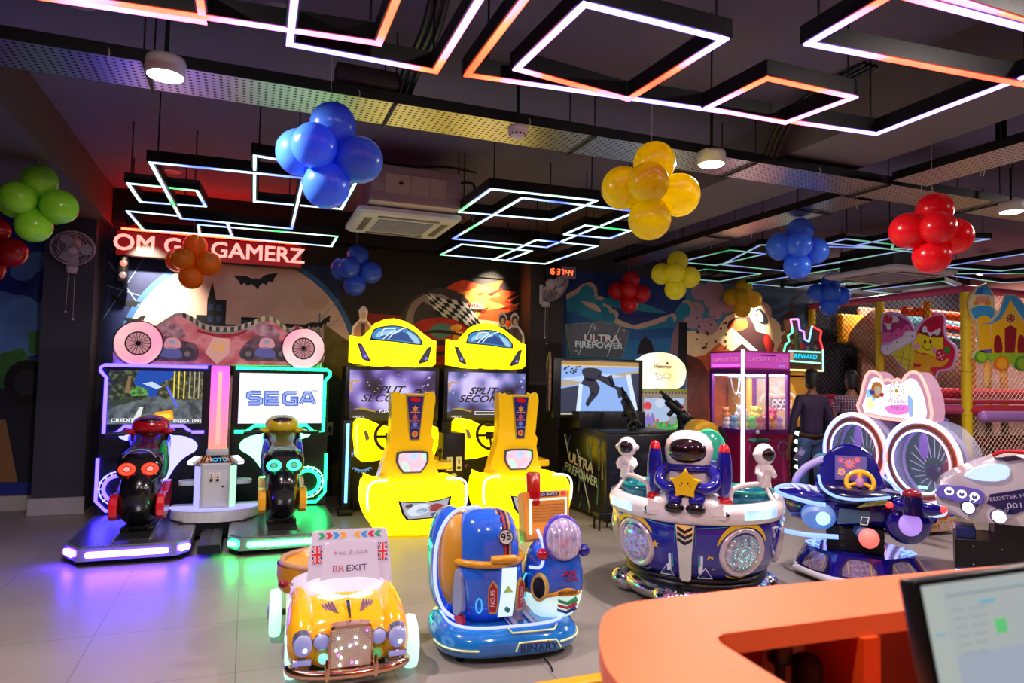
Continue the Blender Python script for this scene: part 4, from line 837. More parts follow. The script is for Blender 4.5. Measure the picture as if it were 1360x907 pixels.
mb = MB(); mb.tube([(0, 0, .06), (0, 0, .88)], .05, BLACKM, 10); mb.lathe([(0, 0.06), (.2, .05), (.22, 0)], BLACKM); mb.build('stand', t)
t = thing('round_canopy', 'translucent teal dome seat behind the astronaut helmet', 'seat', (4.0, 5.3, 0))
mb = MB(); mb.ell((0, 0, .95), (.2, .1, .2), M('teal_shell', '18a088', .15, coat=.6, alpha=.75), 24, 14); mb.build('shell', t); mb = MB(); mb.tube([(.2*math.cos(a*PI/16), -.02, .95+.2*math.sin(a*PI/16)) for a in range(32)], .012, M('teal_rim', '50e0b0', .2), 6, closed=True); mb.build('rim', t); mb = MB(); mb.tube([(0, 0.02, .02), (0, 0.02, .75)], .04, BLACKM, 10); mb.lathe([(0, .03), (.18, .02), (.19, 0)], BLACKM); mb.build('stand', t)
# ---------------------------------------------------------------- claw machine
t = thing('claw_machine', 'tall pink claw machine with glass sides over a heap of plush toys', 'claw machine', (6.63, 7.95, 0))
PNK = M('claw_pink', 'b83a90', .35, coat=.3); MAG = M('claw_magenta', '8e0c40', .3, coat=.4); PUR = M('claw_purple', '7a2a88', .3, .3)
W_, D_ = .86, .76
mb = MB(); mb.bx(0, W_, 0, D_, .03, .86, MAG, .01); base = mb.build('base', t)
mb = MB(); 
for x in (0.02, W_-.03): 
    for y in (.02, D_-.03): mb.bx(x-.02, x+.03, y-.02, y+.03, .84, 1.76, PUR)
for z in (.86, 1.72): mb.bx(0, W_, -.005, .05, z, z+.06, PUR); mb.bx(-.005, .05, 0, D_, z, z+.06, PUR); mb.bx(0, W_, D_-.05, D_, z, z+.06, PUR); mb.bx(W_-.05, W_, 0, D_, z, z+.06, PUR)
mb.bx(.42, .46, -.005, .02, .9, 1.74, PUR); mb.build('frame', t)
mb = MB(); mb.bx(0, W_, 0, D_, 1.78, 2.06, PNK, .008); mb.bx(.03, W_-.03, -.006, 0, 1.81, 2.03, E('claw_header', 'e050c8', .75)); mb.at(Matrix(((0, 1, 0, 0), (-1, 0, 0, 0), (0, 0, 1, 0), (0, 0, 0, 1)))).prism([(-D_+.03, 1.81), (-.03, 1.81), (-.03, 2.03), (-D_+.03, 2.03)], -.006, 0, E('claw_header', 'e050c8', .75)); hd = mb.build('header', t)
mb = MB(); mb.text('CAPSULE · TOYS', .088, M('claw_print', '601068', .4), .45, 1.93, -.012, .01, 0, 1.15); mb.text('CAPSULE · TOYS', .088, E('claw_print2', 'ff90d0', .9), .445, 1.935, -.014, .002, 0, 1.15); mb.text('happy', .05, E('claw_print3', '80a0ff', 1), .7, 1.85, -.012, .008); mb.prism([(.3, 1.99), (.6, 1.99), (.55, 2.01), (.35, 2.01)], -.01, 0, M('claw_print', '601068', .4))
mb.T = Matrix(((0, 1, 0, 0), (-1, 0, 0, 0), (0, 0, 1, 0), (0, 0, 0, 1))); mb.text('CAPSULE TOY', .085, E('claw_print2', 'ff90d0', .9), -.38, 1.93, -.012, .006, 0, 1.1); mb.prism([(-.7, 1.83), (-.06, 1.83), (-.06, 1.86), (-.7, 1.86)], -.01, 0, E('claw_line', 'ff60ff', 1.5)); mb.build('header_print', hd)
mb = MB(); mb.bx(-.03, .012, -.03, .012, .03, 2.07, E('claw_tube', 'fff4ff', 3.2), .008); mb.build('corner_light', t)
GLS = M('clear_glass', 'e8f0ff', .02, alpha=.10)
mb = MB(); mb.bx(.05, W_-.05, .005, .011, .92, 1.72, GLS); mb.bx(.005, .011, .05, D_-.05, .92, 1.72, GLS); mb.bx(W_-.011, W_-.005, .05, D_-.05, .92, 1.72, GLS); mb.build('glass', t)
mb = MB(); mb.bx(.05, W_-.05, .05, D_-.05, 1.70, 1.72, E('claw_roof_light', 'fff0ff', 11)); mb.build('inner_light', t)
mb = MB(); mb.tube([(.25, .4, 1.7), (.25, .4, 1.45)], .008, CHROME, 6); mb.lathe([(.0, .06), (.04, .05), (.045, 0), (0, 0)], CHROME, (.25, .4, 1.4), 14)
for k in range(3): a = k*2.1; mb.tube([(.25+.03*math.cos(a), .4+.03*math.sin(a), 1.41), (.25+.09*math.cos(a), .4+.09*math.sin(a), 1.34), (.25+.03*math.cos(a), .4+.03*math.sin(a), 1.26)], .007, CHROME, 6)
mb.bx(.04, W_-.04, .39, .41, 1.66, 1.69, CHROME); mb.build('claw', t)
mb = MB(); mb.tube(smooth([(.02, .3, 1.66), (.05, .28, 1.5), (.12, .3, 1.42), (.2, .34, 1.5), (.24, .36, 1.66)], 3, False), .01, WHITE, 6); mb.build('cable', t)
mb = MB(); mb.prism(rrect(.08, .16, .78, .78, .03), -.012, .0, M('claw_door', '9c1858', .3, coat=.4)); mb.tube([(x, -.014, z) for x, z in rrect(.4, .2, .72, .76, .02, 3)], .006, PNK, 4, closed=True); mb.tube([(.2+.09*math.cos(a*PI/10), -.012, .66+.09*math.sin(a*PI/10)) for a in range(20)], .01, PNK, 5, closed=True); mb.tube([(.70+.09*math.cos(a*PI/10), -.02, .66+.09*math.sin(a*PI/10)) for a in range(20)], .012, M('coin_grey', '9a8aa8', .3, .5), 5, closed=True)
mb.tube([(.58+.16*math.cos(a*PI/10), -.012, .18+.16*math.sin(a*PI/10)) for a in range(20)], .006, PNK, 5, closed=True); mb.build('front_door', base)
mb = MB(); mb.bx(.1, .35, -.14, 0, .76, .8, M('joy_ledge', '18806a', .4), .01); mb.tube([(.2, -.08, .8), (.2, -.08, .87)], .01, BLACK, 6); mb.ell((.2, -.08, .89), .03, WHITE, 12, 8); mb.build('joystick', t)
random.seed(21)
cols = ['f0d860', 'f4a8c0', 'f8f0e8', '70c860', 'f09040', '80b0e0', 'e86080', 'c890e0']
def plush(nm, x, y, z, r, c, kind):
    m_ = M('plush_'+c, c, .9, noise=.1, nscale=30)
    mb = MB(); mb.ell((0, 0, 0), (r, r*.9, r), m_, 12, 8); mb.ell((0, -.2*r, r*1.35), (r*.75, r*.7, r*.65), m_, 12, 8)
    if kind == 0: [mb.ell((k*r*.55, 0, r*1.95), (r*.22, r*.15, r*.35), m_, 8, 6) for k in (-1, 1)]
    elif kind == 1: [mb.ell((k*r*.6, 0, r*1.8), (r*.3, r*.15, r*.3), m_, 8, 6) for k in (-1, 1)]
    for k in (-1, 1): mb.ell((k*r*.9, -.3*r, .2*r), (r*.3, r*.3, r*.4), m_, 8, 6); mb.ell((k*r*.28, -.85*r, r*1.42), r*.09, BLACK, 6, 4)
    o_ = mb.build(nm, None, loc=(x, y, z), rot=(0, 0, random.uniform(-1, 1))); o_['category'] = 'plush toy'; return o_
names = {'f0d860': 'yellow', 'f4a8c0': 'pink', 'f8f0e8': 'white', '70c860': 'green', 'f09040': 'orange', '80b0e0': 'blue', 'e86080': 'red', 'c890e0': 'lilac'}
k = 0
for iz in range(2):
    for ix in range(6):
        for iy in range(3):
            if iz == 1 and (ix+iy) % 2: continue
            c = cols[(ix*3+iy*5+iz*2) % 8]; x = 6.63+.1+ix*.128+random.uniform(-.02, .02); y = 7.95+.1+iy*.2+random.uniform(-.02, .02)
            LY = ['lower', 'upper'][iz]; p = plush('plush_toy', x, y, .97+iz*.13, random.uniform(.058, .072), c, k % 2); p['label'] = '%s plush toy in the %s layer, %s row, %s, inside the claw machine' % (names[c], LY, ['front', 'middle', 'back'][iy], ['far left', 'left', 'left of centre', 'right of centre', 'right', 'far right'][ix]); p['group'] = 'plush toys in the claw machine'; k += 1
mb = MB(); mb.bx(.05, W_-.05, .05, D_-.05, .86, .90, M('claw_floor', 'd8a8c8', .6)); mb.build('toy_bed', base)
# ---------------------------------------------------------------- reward game
t = thing('reward_arcade_game', 'yellow prize game with red 8558 counter and neon-outlined REWARD header', 'arcade machine', (8.0, 8.62, 0))
YC = M('reward_yellow', 'e8a838', .45); 
mb = MB(); mb.bx(-.62, .6, .1, .6, 0, 1.75, YC, .02); mb.bx(-.6, .58, -.2, .15, 0, .85, M('reward_dark', '1c1420', .4), .01); cb = mb.build('cabinet', t)
mb = MB(); mb.prism(smooth([(-.45, .95), (-.48, 1.4), (-.38, 1.62), (-.1, 1.72), (.15, 1.66), (.3, 1.5), (.34, 1.3), (.34, .95)], 3), .085, .1, E('reward_face', 'f0a838', .85)); 
for i in range(16): R = random.Random(i+40); x, z = R.uniform(-.3, .2), R.uniform(1.42, 1.6); mb.prism(star(x, z, R.uniform(.03, .06), None, 5, R.uniform(0, 90)), .078, .086, [E('rw_red', 'e05840', .9), E('rw_white', 'f8e8d8', .9), E('rw_yellow', 'ffe050', 1)][i % 3])
mb.tube([(x, .08, z) for x, z in smooth([(-.42, 1.3), (-.3, 1.42), (-.05, 1.4), (.2, 1.44), (.32, 1.34)], 3, False)], .02, E('rw_white', 'f8e8d8', .9), 6)
for q in ([(-.4, .95), (-.2, 1.15), (-.2, .95)], [(.2, 1.0), (.3, 1.25), (.34, 1.0)]): mb.prism(q, .078, .086, E('rw_blue', '8888c8', .8))
mb.build('face_panel', cb)
mb = MB(); mb.bx(-.22, .2, .06, .08, 1.16, 1.36, M('display_black', '400808', .3)); 
for i, ch in enumerate('8558'): seg7(mb, ch, -.15+i*.1, 1.26, .14, E('digit_red', 'ffb0b0', 2.2), .052)
mb.bx(-.235, .215, .055, .075, 1.15, 1.165, E('display_rim', 'ff5040', 1.2)); mb.bx(-.235, .215, .055, .075, 1.355, 1.37, E('display_rim', 'ff5040', 1.2)); mb.build('counter_display', cb)
mb = MB(); ns = [(47, 780), (1, 0)]
out = [(130, 770), (125, 560), (150, 480), (205, 440), (185, 375), (255, 330), (245, 260), (225, 178), (340, 172), (362, 300), (425, 312), (435, 405), (500, 430), (548, 245), (690, 295), (672, 400), (715, 520), (718, 770)]
hz = lambda p: [(x+.40, z+1.80) for x, z in Z(p, 420, 780, .00138)]
mb.prism(hz(out), .02, .16, M('reward_back', '5a3018', .5), .006, seg=1)
for q, c_ in (([(255, 200), (335, 195), (350, 540), (300, 540)], '6a6a30'), ([(190, 400), (250, 380), (300, 540), (240, 540)], '7a3020'), ([(340, 330), (420, 330), (430, 440), (370, 540), (340, 540)], '2a5a48'), ([(430, 430), (500, 445), (470, 540), (400, 540)], '282878'), ([(560, 270), (670, 310), (650, 380), (560, 540), (510, 540)], '384048'), ([(600, 420), (680, 420), (700, 540), (560, 540)], '481030')): mb.prism(hz(q), .012, .02, M('rw_fan_'+c_, c_, .4))
hh = mb.build('header', t)
mb = MB(); 
for s_, x, y, r_, z_ in (('100', 305, 310, -72, .1), ('80', 258, 440, -65, .08), ('10', 370, 410, -75, .09), ('50', 600, 495, -60, .085), ('70', 480, 510, -80, .085), ('30', 220, 515, -55, .06)): a = hz([(x, y)])[0]; mb.text(s_, z_, M('rw_num', 'a8a8a0', .4), a[0], a[1], .008, .008, rot=r_)
mb.prism(smooth(hz([(370, 470), (400, 445), (440, 460), (440, 510), (390, 525)]), 3), .008, .012, RED); mb.build('numbers', hh)
mb = MB(); mb.prism(hz([(185, 550), (672, 550), (672, 685), (185, 668)]), -.01, .02, M('rw_plate', '6a7a50', .4)); mb.tube([(x, -.012, z) for x, z in hz([(185, 552), (672, 552)])], .012, E('neon_mint', 'a0ffe0', 2), 6); mb.tube([(x, -.012, z) for x, z in hz([(185, 666), (672, 682)])], .012, E('neon_mint', 'a0ffe0', 2), 6); a = hz([(440, 612)])[0]
mb.prism(hz([(195, 560), (262, 560), (255, 660), (195, 655)]), -.012, -.01, E('rw_glow', 'e0a890', .8)); mb.text('REWARD', .105, E('rw_letter', '10c8ff', 1.6), a[0]+.0, a[1], -.018, .018, .1, 1.1); mb.text('REWARD', .105, M('rw_letter_dark', '083850', .4), a[0]+.006, a[1]-.006, -.014, .016, .1, 1.1); mb.build('title_plate', hh)
o2 = smooth([], 1) if 0 else out
cols_ = {'g': E('neon_green', '60ffb0', 2.4), 'p': E('neon_pink', 'ff90e8', 2.4), 'v': E('neon_violet', 'b080ff', 2.4), 'b': E('neon_sky', '80c8ff', 2.4), 'r': E('neon_red', 'ff3838', 2.2), 'm': E('neon_mint', 'a0ffe0', 2), 'y': E('neon_cream', 'ffe8a0', 2)}
seq = 'gggggppppvvvbrrrrmy'
for i in range(len(out)):
    a, b = hz([out[i]])[0], hz([out[(i+1) % len(out)]])[0]; c_ = 'ggggggppvvvbbrrrmy'[i]
    mb = MB(); mb.tube([(a[0], .0, a[1]), (b[0], .0, b[1])], .0135, cols_[c_], 8); mb.build('neon_tube', hh)
mb = MB(); mb.tube(smooth([(-.1, .2, 1.7), (-.05, .1, 1.78), (.2, .05, 1.82)], 3, False), .02, WHITE, 8); mb.bx(-.1, .75, .1, .2, 1.7, 1.83, M('reward_yellow', 'e8a838', .45)); mb.build('header_bracket', t)
t = thing('lamp_strip_post', 'black post with a zigzag column of white diamond lights beside the claw machine', 'light', (7.72, 8.05, 0))
mb = MB(); mb.bx(-.1, .06, 0, .1, 0, .95, BLACKM, .005); mb.build('post', t)
for i in range(7):
    mb = MB(Tr(-.02, -.004, .1+i*.125)); mb.prism([(-.055, 0), (-.02, .04), (.045, .03), (.03, -.035)], -.006, .004, E('diamond_light', 'd8ffe8', 2.6)); mb.build('diamond_lamp', t)
# ---------------------------------------------------------------- ring machine
t = thing('ring_arcade_game', 'white arcade game with two big neon-rimmed glass drums and a lit cloud header', 'arcade machine', (6.5, 5.47, 0), -90)
WM = M('ring_white', 'b8b0d0', .35, coat=.3); 
mb = MB(); mb.bx(-.78, .2, .0, .75, .03, .42, WM, .02); mb.bx(-.74, .16, .42, .75, .4, 1.25, M('drum_back', '4a3c78', .5, noise=.5, nscale=3), .03); cb = mb.build('cabinet', t)
mb = MB(Matrix(((0, -1, 0, .262), (1, 0, 0, .08), (0, 0, 1, 0), (0, 0, 0, 1)))); mb.prism([(-.06, .05), (.65, .05), (.65, .40), (-.06, .40)], .045, .06, M('ring_panel', 'c8b8e8', .4)); 
for i in range(5): x = .02+i*.045; mb.prism([(x, .1), (x+.018, .1), (x+.018, .36), (x, .4)], .04, .046, M('ring_bars', '7060b8', .4))
mb.prism(smooth([(.18, .4), (.24, .25), (.36, .22), (.42, .38), (.4, .4)], 3), .04, .046, M('ring_blue', '3c50d0', .4)); mb.prism([(.5, .2), (.65, .2), (.65, .4), (.52, .4)], .04, .046, M('ring_blue', '3c50d0', .4)); mb.prism(smooth([(-.05, .06), (.0, .12), (.1, .1), (.3, .16), (.4, .06)], 3), .041, .046, M('ring_sand', 'b88868', .5))
mb.prism(smooth([(.36, .34), (.4, .4), (.46, .38), (.5, .3), (.56, .22), (.46, .16), (.38, .18), (.4, .26)], 3), .036, .046, M('ring_dog', '9a5848', .5)); mb.prism(circ(.44, .36, .035, .03, 12), .034, .04, M('ring_dog_face', 'd89858', .5)); mb.prism(circ(.445, .34, .02, .015, 10), .032, .04, M('flag_white', 'd8d0d4', .6))
mb.prism([(.36, .26), (.52, .2), (.52, .18), (.36, .24)], .033, .04, M('mural_red', 'b02018', .6)); mb.text('WONDER', .085, M('wonder_edge', '6a3010', .4), .46, .145, .03, .022, .05, 1.0, 8); mb.text('WONDER', .085, M('wonder_gold', 'e8b030', .4), .46, .148, .027, .004, .05, 1.0, 8); mb.text('HERO', .075, M('wonder_edge', '6a3010', .4), .5, .08, .03, .02, 0, 1.0, 8); mb.text('HERO', .075, M('wonder_gold', 'e8b030', .4), .5, .082, .027, .004, 0, 1.0, 8)
mb.build('front_panel', cb)
def ringm(nm, c):
    m = bpy.data.materials.new(nm); m.use_nodes = True; nt = m.node_tree; b = nt.nodes['Principled BSDF']; tc = nt.nodes.new('ShaderNodeTexCoord'); sp = nt.nodes.new('ShaderNodeSeparateXYZ'); r = nt.nodes.new('ShaderNodeValToRGB')
    mr = nt.nodes.new('ShaderNodeMapRange'); mr.inputs[1].default_value = -.5; mr.inputs[2].default_value = .5
    for i, (p, cc) in enumerate(c):
        if i > 1: r.color_ramp.elements.new(p)
    for i, (p, cc) in enumerate(c): r.color_ramp.elements[i].position = p; r.color_ramp.elements[i].color = lin(cc)
    nt.links.new(tc.outputs['Object'], sp.inputs[0]); nt.links.new(sp.outputs[0], mr.inputs[0]); nt.links.new(mr.outputs[0], r.inputs[0]); nt.links.new(r.outputs[0], b.inputs['Emission Color']); b.inputs['Emission Strength'].default_value = 2.6; return m
RM = ringm('ring_neon', [(.0, '6070ff'), (.45, 'a8b8ff'), (.75, 'ff9098'), (1, 'ff3838')])
TR = M('ring_acrylic', 'c8d0ff', .05, alpha=.22)
for cx, cz, rr in ((.41, .82, .42), (-.42, .84, .42)):
    mb = MB(); mb.tube([(rr*math.cos(a*PI/32), 0, rr*math.sin(a*PI/32)) for a in range(64)], .024, RM, 10, closed=True)
    o = mb.build('neon_ring', t, loc=(cx, -.03, cz))
    mb = MB(Tr(cx, 0, cz)); mb.tube([((rr-.055)*math.cos(a*PI/32), -.02, (rr-.055)*math.sin(a*PI/32)) for a in range(64)], .028, M('ring_copper', '8a4a38', .35), 8, closed=True); mb.build('rim_band', t)
    mb = MB(); mb.tube([((rr-.10)*math.cos(a*PI/32), 0, (rr-.10)*math.sin(a*PI/32)) for a in range(64)], .012, RM, 8, closed=True); mb.build('neon_ring', t, loc=(cx, -.04, cz))
    mb = MB(Tr(cx, 0, cz)); mb.lathe([(rr, .02), (rr, -.3)], TR, (0, 0, 0), 48, 'y'); mb.lathe([(0, .01), (rr-.06, .01)], M('drum_glass', 'd0d8ff', .03, alpha=.13), (0, 0, 0), 48, 'y'); mb.build('drum', t)
    mb = MB(Tr(cx, .17, cz))
    for k in range(20):
        a = k*PI/10; mb.tube([(.12*math.cos(a), 0, .12*math.sin(a)-.08), (.28*math.cos(a), 0, .28*math.sin(a)-.02)], .005, E('spoke_glow', 'b8a8e0', .8), 4)
    mb.ell((0, 0, -.12), (.1, .05, .09), M('hub_dark', '2a2058', .3), 14, 10); mb.ell((-.12, 0, .15), (.05, .04, .14), E('inner_violet', '9060e0', .7), 12, 8); mb.ell((.16, 0, -.08), (.09, .03, .11), M('inner_maroon', '802850', .5), 12, 8); mb.lathe([(.34, .0), (.38, .0)], M('inner_ring', '9a98c8', .3), (0, 0, 0), 40, 'y'); mb.lathe([(0, 0.0), (.36, .0)], E('inner_teal', '2a6070', .35), (0, 0.03, 0), 40, 'y')
    mb.prism(rrect(-.18, -.3, -.08, -.27, .01), -.02, 0, E('inner_lamp', 'a0ffe0', 2)); mb.build('inner_wheel', t)
# header
s = .00165
hz = lambda p: Z(p, 305, 390, s)
ho = smooth([(35, 380), (45, 260), (75, 150), (105, 95), (150, 85), (200, 110), (222, 150), (262, 138), (300, 150), (335, 135), (370, 150), (400, 110), (450, 88), (500, 110), (545, 200), (568, 290), (568, 400), (430, 410)], 2)
mb = MB(Tr(-.05, .1, 1.25)); mb.prism(hz(ho), .06, .26, E('cloud_side', 'e8a0c0', .75), .02); hd = mb.build('header', t)
mb = MB(Tr(-.05, .1, 1.25)); mb.prism([(.0+x*.86, .02+z*.82) for x, z in hz(ho)], .05, .06, E('cloud_face', 'f0e8ff', 1.5))
for q, c_, e_ in (([(60, 200), (130, 170), (150, 250), (80, 300)], '90c8ff', 1.1), ([(70, 260), (110, 250), (120, 330), (75, 350)], 'fff0a0', 1.3), ([(240, 320), (420, 300), (430, 360), (340, 385), (260, 370)], 'f080d8', 1.1), ([(430, 230), (470, 260), (470, 380), (440, 380)], '90b0ff', 1.2)): mb.prism(smooth([(x*.86, z*.82+.02) for x, z in hz(q)], 3), .044, .05, E('cloud_'+c_, c_, e_))
for n_, (q, c_) in enumerate((([(140, 190), (160, 160), (200, 160), (225, 190), (215, 250), (170, 270), (140, 240)], 'e8a040'), ([(165, 195), (200, 185), (225, 215), (205, 250), (175, 245)], 'f0e8c8'), ([(125, 215), (165, 220), (160, 240), (130, 240)], '4858b8'), ([(205, 240), (235, 232), (225, 260)], 'd83030'))): mb.prism(smooth(hz(q), 3), .036-.002*n_, .044, M('cloudart_'+c_, c_, .5))
a = hz([(335, 215)])[0]; mb.prism(star(a[0], a[1], .11, .085, 9), .038, .044, E('cloud_star', 'fffff4', 1.3)); mb.tube([(a[0]+.085*math.cos(i*PI/8), .036, a[1]+.085*math.sin(i*PI/8)) for i in range(16)], .003, M('cloud_line', 'a0a0a8', .5), 4, closed=True)
for i in range(6): mb.prism(star(a[0]+.055*math.cos(i*PI/3), a[1]+.055*math.sin(i*PI/3), .015, .006, 3, i*60), .034, .038, M('cloud_line', 'a0a0a8', .5))
mb.prism(circ(a[0], a[1], .02, n=12), .034, .038, M('wonder_gold', 'e8b030', .4)); a = hz([(340, 300)])[0]; mb.text('Wonder', .07, M('cloud_text', 'a878c0', .5), a[0], a[1]+.03, .034, .002); mb.text('Hero', .07, M('cloud_text', 'a878c0', .5), a[0], a[1]-.04, .034, .002)
mb.build('face_art', hd)
for q in (ho[:16], ho[20:32]): pass
mb = MB(Tr(-.05, .1, 1.25)); mb.tube([(x, .05, z) for x, z in hz(ho)], .016, E('cloud_neon', 'ff9c90', 2.0), 8, closed=True); mb.build('neon_outline', hd)
# ---------------------------------------------------------------- yellow toy car ride
t = thing('car_kiddie_ride', 'yellow vintage toy car ride with white BREXIT board and small flags', 'kiddie ride', (.55, 3.66, 0), -2)
CY = M('car_yellow', 'f0ac18', .15, coat=.9); CW = M('car_white', 'e8d8e0', .25, coat=.5); GOLD = M('rose_chrome', 'e0b090', .15, 1.0)
def hsec(y, w, z0, z1, n=28, e=.75):
    sg = lambda v: math.copysign(abs(v)**e, v); c = (z0+z1)/2; h = (z1-z0)/2
    return [(w*sg(math.cos(2*PI*k/n)), y, c+h*sg(math.sin(2*PI*k/n))) for k in range(n)]
mb = MB(); mb.loft([hsec(.02, .16, .10, .27), hsec(.03, .22, .08, .30), hsec(.09, .26, .07, .335), hsec(.25, .28, .07, .37), hsec(.45, .30, .07, .41), hsec(.7, .31, .07, .42), hsec(.95, .30, .08, .5), hsec(1.05, .26, .1, .48), hsec(1.08, .2, .12, .42)], CY); body = mb.build('body', t)
for k in (-1, 1):
    mb = MB(); mb.loft([[(k*x, y, z) for x, y, z in hsec(yy, w, a, b)] for yy, w, a, b in ()] or [[(k*.235+w*math.cos(2*PI*j/16), yy, zc+h*math.sin(2*PI*j/16)) for j in range(16)] for yy, w, zc, h in ((.0, .05, .2, .09), (.03, .075, .2, .12), (.12, .085, .23, .13), (.28, .08, .27, .12), (.45, .06, .3, .1), (.6, .03, .33, .06))], CY); mb.build('fender', t)
    # chrome nacelle, big lamp, small lamp, fog lamp
    mb = MB(); mb.loft([[(k*.238+r*math.cos(2*PI*j/16), yy, zc+r*1.1*math.sin(2*PI*j/16)) for j in range(16)] for yy, r, zc in ((-.03, .045, .235), (.0, .052, .24), (.06, .05, .255), (.13, .035, .29), (.2, .008, .335))], M('nacelle_silver', 'b0a8c8', .15, .8)); nac = mb.build('headlight', t)
    LNS = E('lamp_periwinkle', '6a78e0', .55, .3); LNS.node_tree.nodes['Principled BSDF'].inputs['Roughness'].default_value = .1
    mb = MB(); mb.ell((k*.238, -.03, .232), (.045, .022, .055), LNS, 18, 10); mb.ell((k*.238+.01, -.05, .215), .012, E('lamp_hot', 'd8f0ff', 2.5), 8, 6); mb.build('lens', nac)
    mb = MB(); mb.ell((k*.145, -.0, .235), (.037, .025, .038), LNS, 18, 10); mb.tube([(k*.145+.038*math.cos(a*PI/10), -.0, .235+.039*math.sin(a*PI/10)) for a in range(20)], .005, CHROME, 6, closed=True); mb.build('small_lamp', t)
    mb = MB(); mb.ell((k*.135, -.02, .155), .027, E('lamp_mint', '90e0d8', 1.2) if k < 0 else E('lamp_green', '60b060', .8), 16, 10); mb.build('fog_lamp', t)
    mb = MB(); mb.box((k*.24, -.012, .145), (.10, .03, .036), CHROME, .006); mb.box((k*.24, -.026, .145), (.088, .012, .026), LNS, .004); mb.build('indicator', t)
mb = MB(); go = [(-.105, .10), (.105, .10), (.112, .2), (.105, .30), (.07, .315), (-.07, .315), (-.105, .30), (-.112, .2)]
mb.prism(smooth(go, 2), -.035, .03, GOLD, .008); mb.prism([(x*.9, .205+(z-.205)*.9) for x, z in go], -.038, -.03, M('grille_mesh_back', '9c8478', .5, .2))
for i in range(-9, 24):
    for sg_ in (1, -1):
        a, b = (-.1+i*.0125 if sg_ > 0 else .1-i*.0125, .11), (-.1+i*.0125+.19 if sg_ > 0 else .1-i*.0125-.19, .30)
        # clip the wire to the grille
        t0, t1 = 0.0, 1.0; dx = b[0]-a[0]
        for lim in (-.1, .1):
            tt = (lim-a[0])/dx
            if (dx > 0) == (lim < 0): t0 = max(t0, tt)
            else: t1 = min(t1, tt)
        if t1-t0 > .05: mb.tube([(a[0]+dx*t0, -.04, a[1]+.19*t0), (a[0]+dx*t1, -.04, a[1]+.19*t1)], .0026, M('grille_wire', 'f0dcd0', .35, .3), 4, caps=False)
gr = mb.build('grille', t)
R = random.Random(11)
mb = MB()
for i in range(14): mb.ell((R.uniform(-.08, .08), -.044, R.uniform(.12, .29)), .0065, [E('bulb_mint', 'b0ffe8', 5), E('bulb_white', 'ffffff', 5), E('bulb_violet', 'c060ff', 4)][i % 3], 6, 4)
o = mb.build('grille_bulb', gr); o['kind'] = 'stuff'
mb = MB(); mb.tube(smooth([(-.30, .12, .1), (-.29, .0, .1), (-.2, -.06, .095), (0, -.085, .09), (.2, -.06, .095), (.29, .0, .1), (.30, .12, .1)], 4, False), .024, GOLD, 10, flat=1.0); 
for k in (-1, 1): mb.tube([(k*.12, -.085, .07), (k*.12, -.095, .12), (k*.12, -.08, .17)], [.012, .015, .008], GOLD, 8)
mb.build('bumper', t)
mb = MB(); mb.bx(-.2, .2, .1, .95, .02, .1, BLACKM, .01); mb.build('chassis', t)
for x, y in ((-.285, .17), (.335, .14), (-.365, .80), (.31, .82)):
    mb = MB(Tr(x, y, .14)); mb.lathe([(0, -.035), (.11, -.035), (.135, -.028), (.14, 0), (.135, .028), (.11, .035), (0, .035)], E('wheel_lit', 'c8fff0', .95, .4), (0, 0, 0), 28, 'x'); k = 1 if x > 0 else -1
    mb.lathe([(0, k*.05), (.03, k*.046), (.05, k*.036)], CHROME, (0, 0, 0), 16, 'x'); mb.build('wheel', t)
    mb = MB(); mb.tube([(x-.04*k, y, .14), (x*.7, y, .14)], .02, DGREY, 8); mb.build('axle', t)
# lit cowl and BREXIT board (leaning back)
mb = MB(); 
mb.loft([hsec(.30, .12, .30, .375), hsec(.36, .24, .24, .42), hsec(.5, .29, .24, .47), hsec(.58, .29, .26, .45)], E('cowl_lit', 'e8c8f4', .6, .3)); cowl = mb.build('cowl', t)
mb = MB(); mb.tube(smooth([(-.2, .36, .33), (-.1, .27, .375), (0, .26, .36), (.1, .27, .375), (.2, .36, .33)], 4, False), .014, E('cowl_glow', 'f8e8ff', 4), 8); mb.build('cowl_light', cowl)
T = Tr(.035, .40, .33, rx=-14) @ Matrix.Diagonal((.80, 1, 1, 1))
bo = [(-.26, .0), (.26, .0), (.28, .2), (.275, .33), (.255, .36), (.22, .37), (-.22, .37), (-.255, .36), (-.275, .33), (-.28, .2)]
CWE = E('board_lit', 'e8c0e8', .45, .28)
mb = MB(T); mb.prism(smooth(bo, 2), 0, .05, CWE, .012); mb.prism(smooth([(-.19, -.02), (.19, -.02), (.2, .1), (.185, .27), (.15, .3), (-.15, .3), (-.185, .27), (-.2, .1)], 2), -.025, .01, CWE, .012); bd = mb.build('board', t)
mb = MB(T); cs = ['2ca070', 'c83048', '3890d0', 'e0a030']
for k in (-1, 1):
    for i, c_ in enumerate(cs):
        x = k*(.215-i*.05); y_ = -.003; q = [(x, .352), (x-k*.028, .352), (x-k*.05+k*.0, .335), (x-k*.028, .318), (x, .318), (x-k*.0-k*.022, .335)]
        q = [(x-k*.02, .354), (x+k*.012-k*.03, .354)]; 
        mb.prism([(x-k*.018, .355), (x+k*.012, .355), (x+k*.034-k*.04, .337), (x+k*.012, .319), (x-k*.018, .319), (x-k*.04+k*.0, .337)], -.003, 0, M('chev_'+c_, c_, .5))
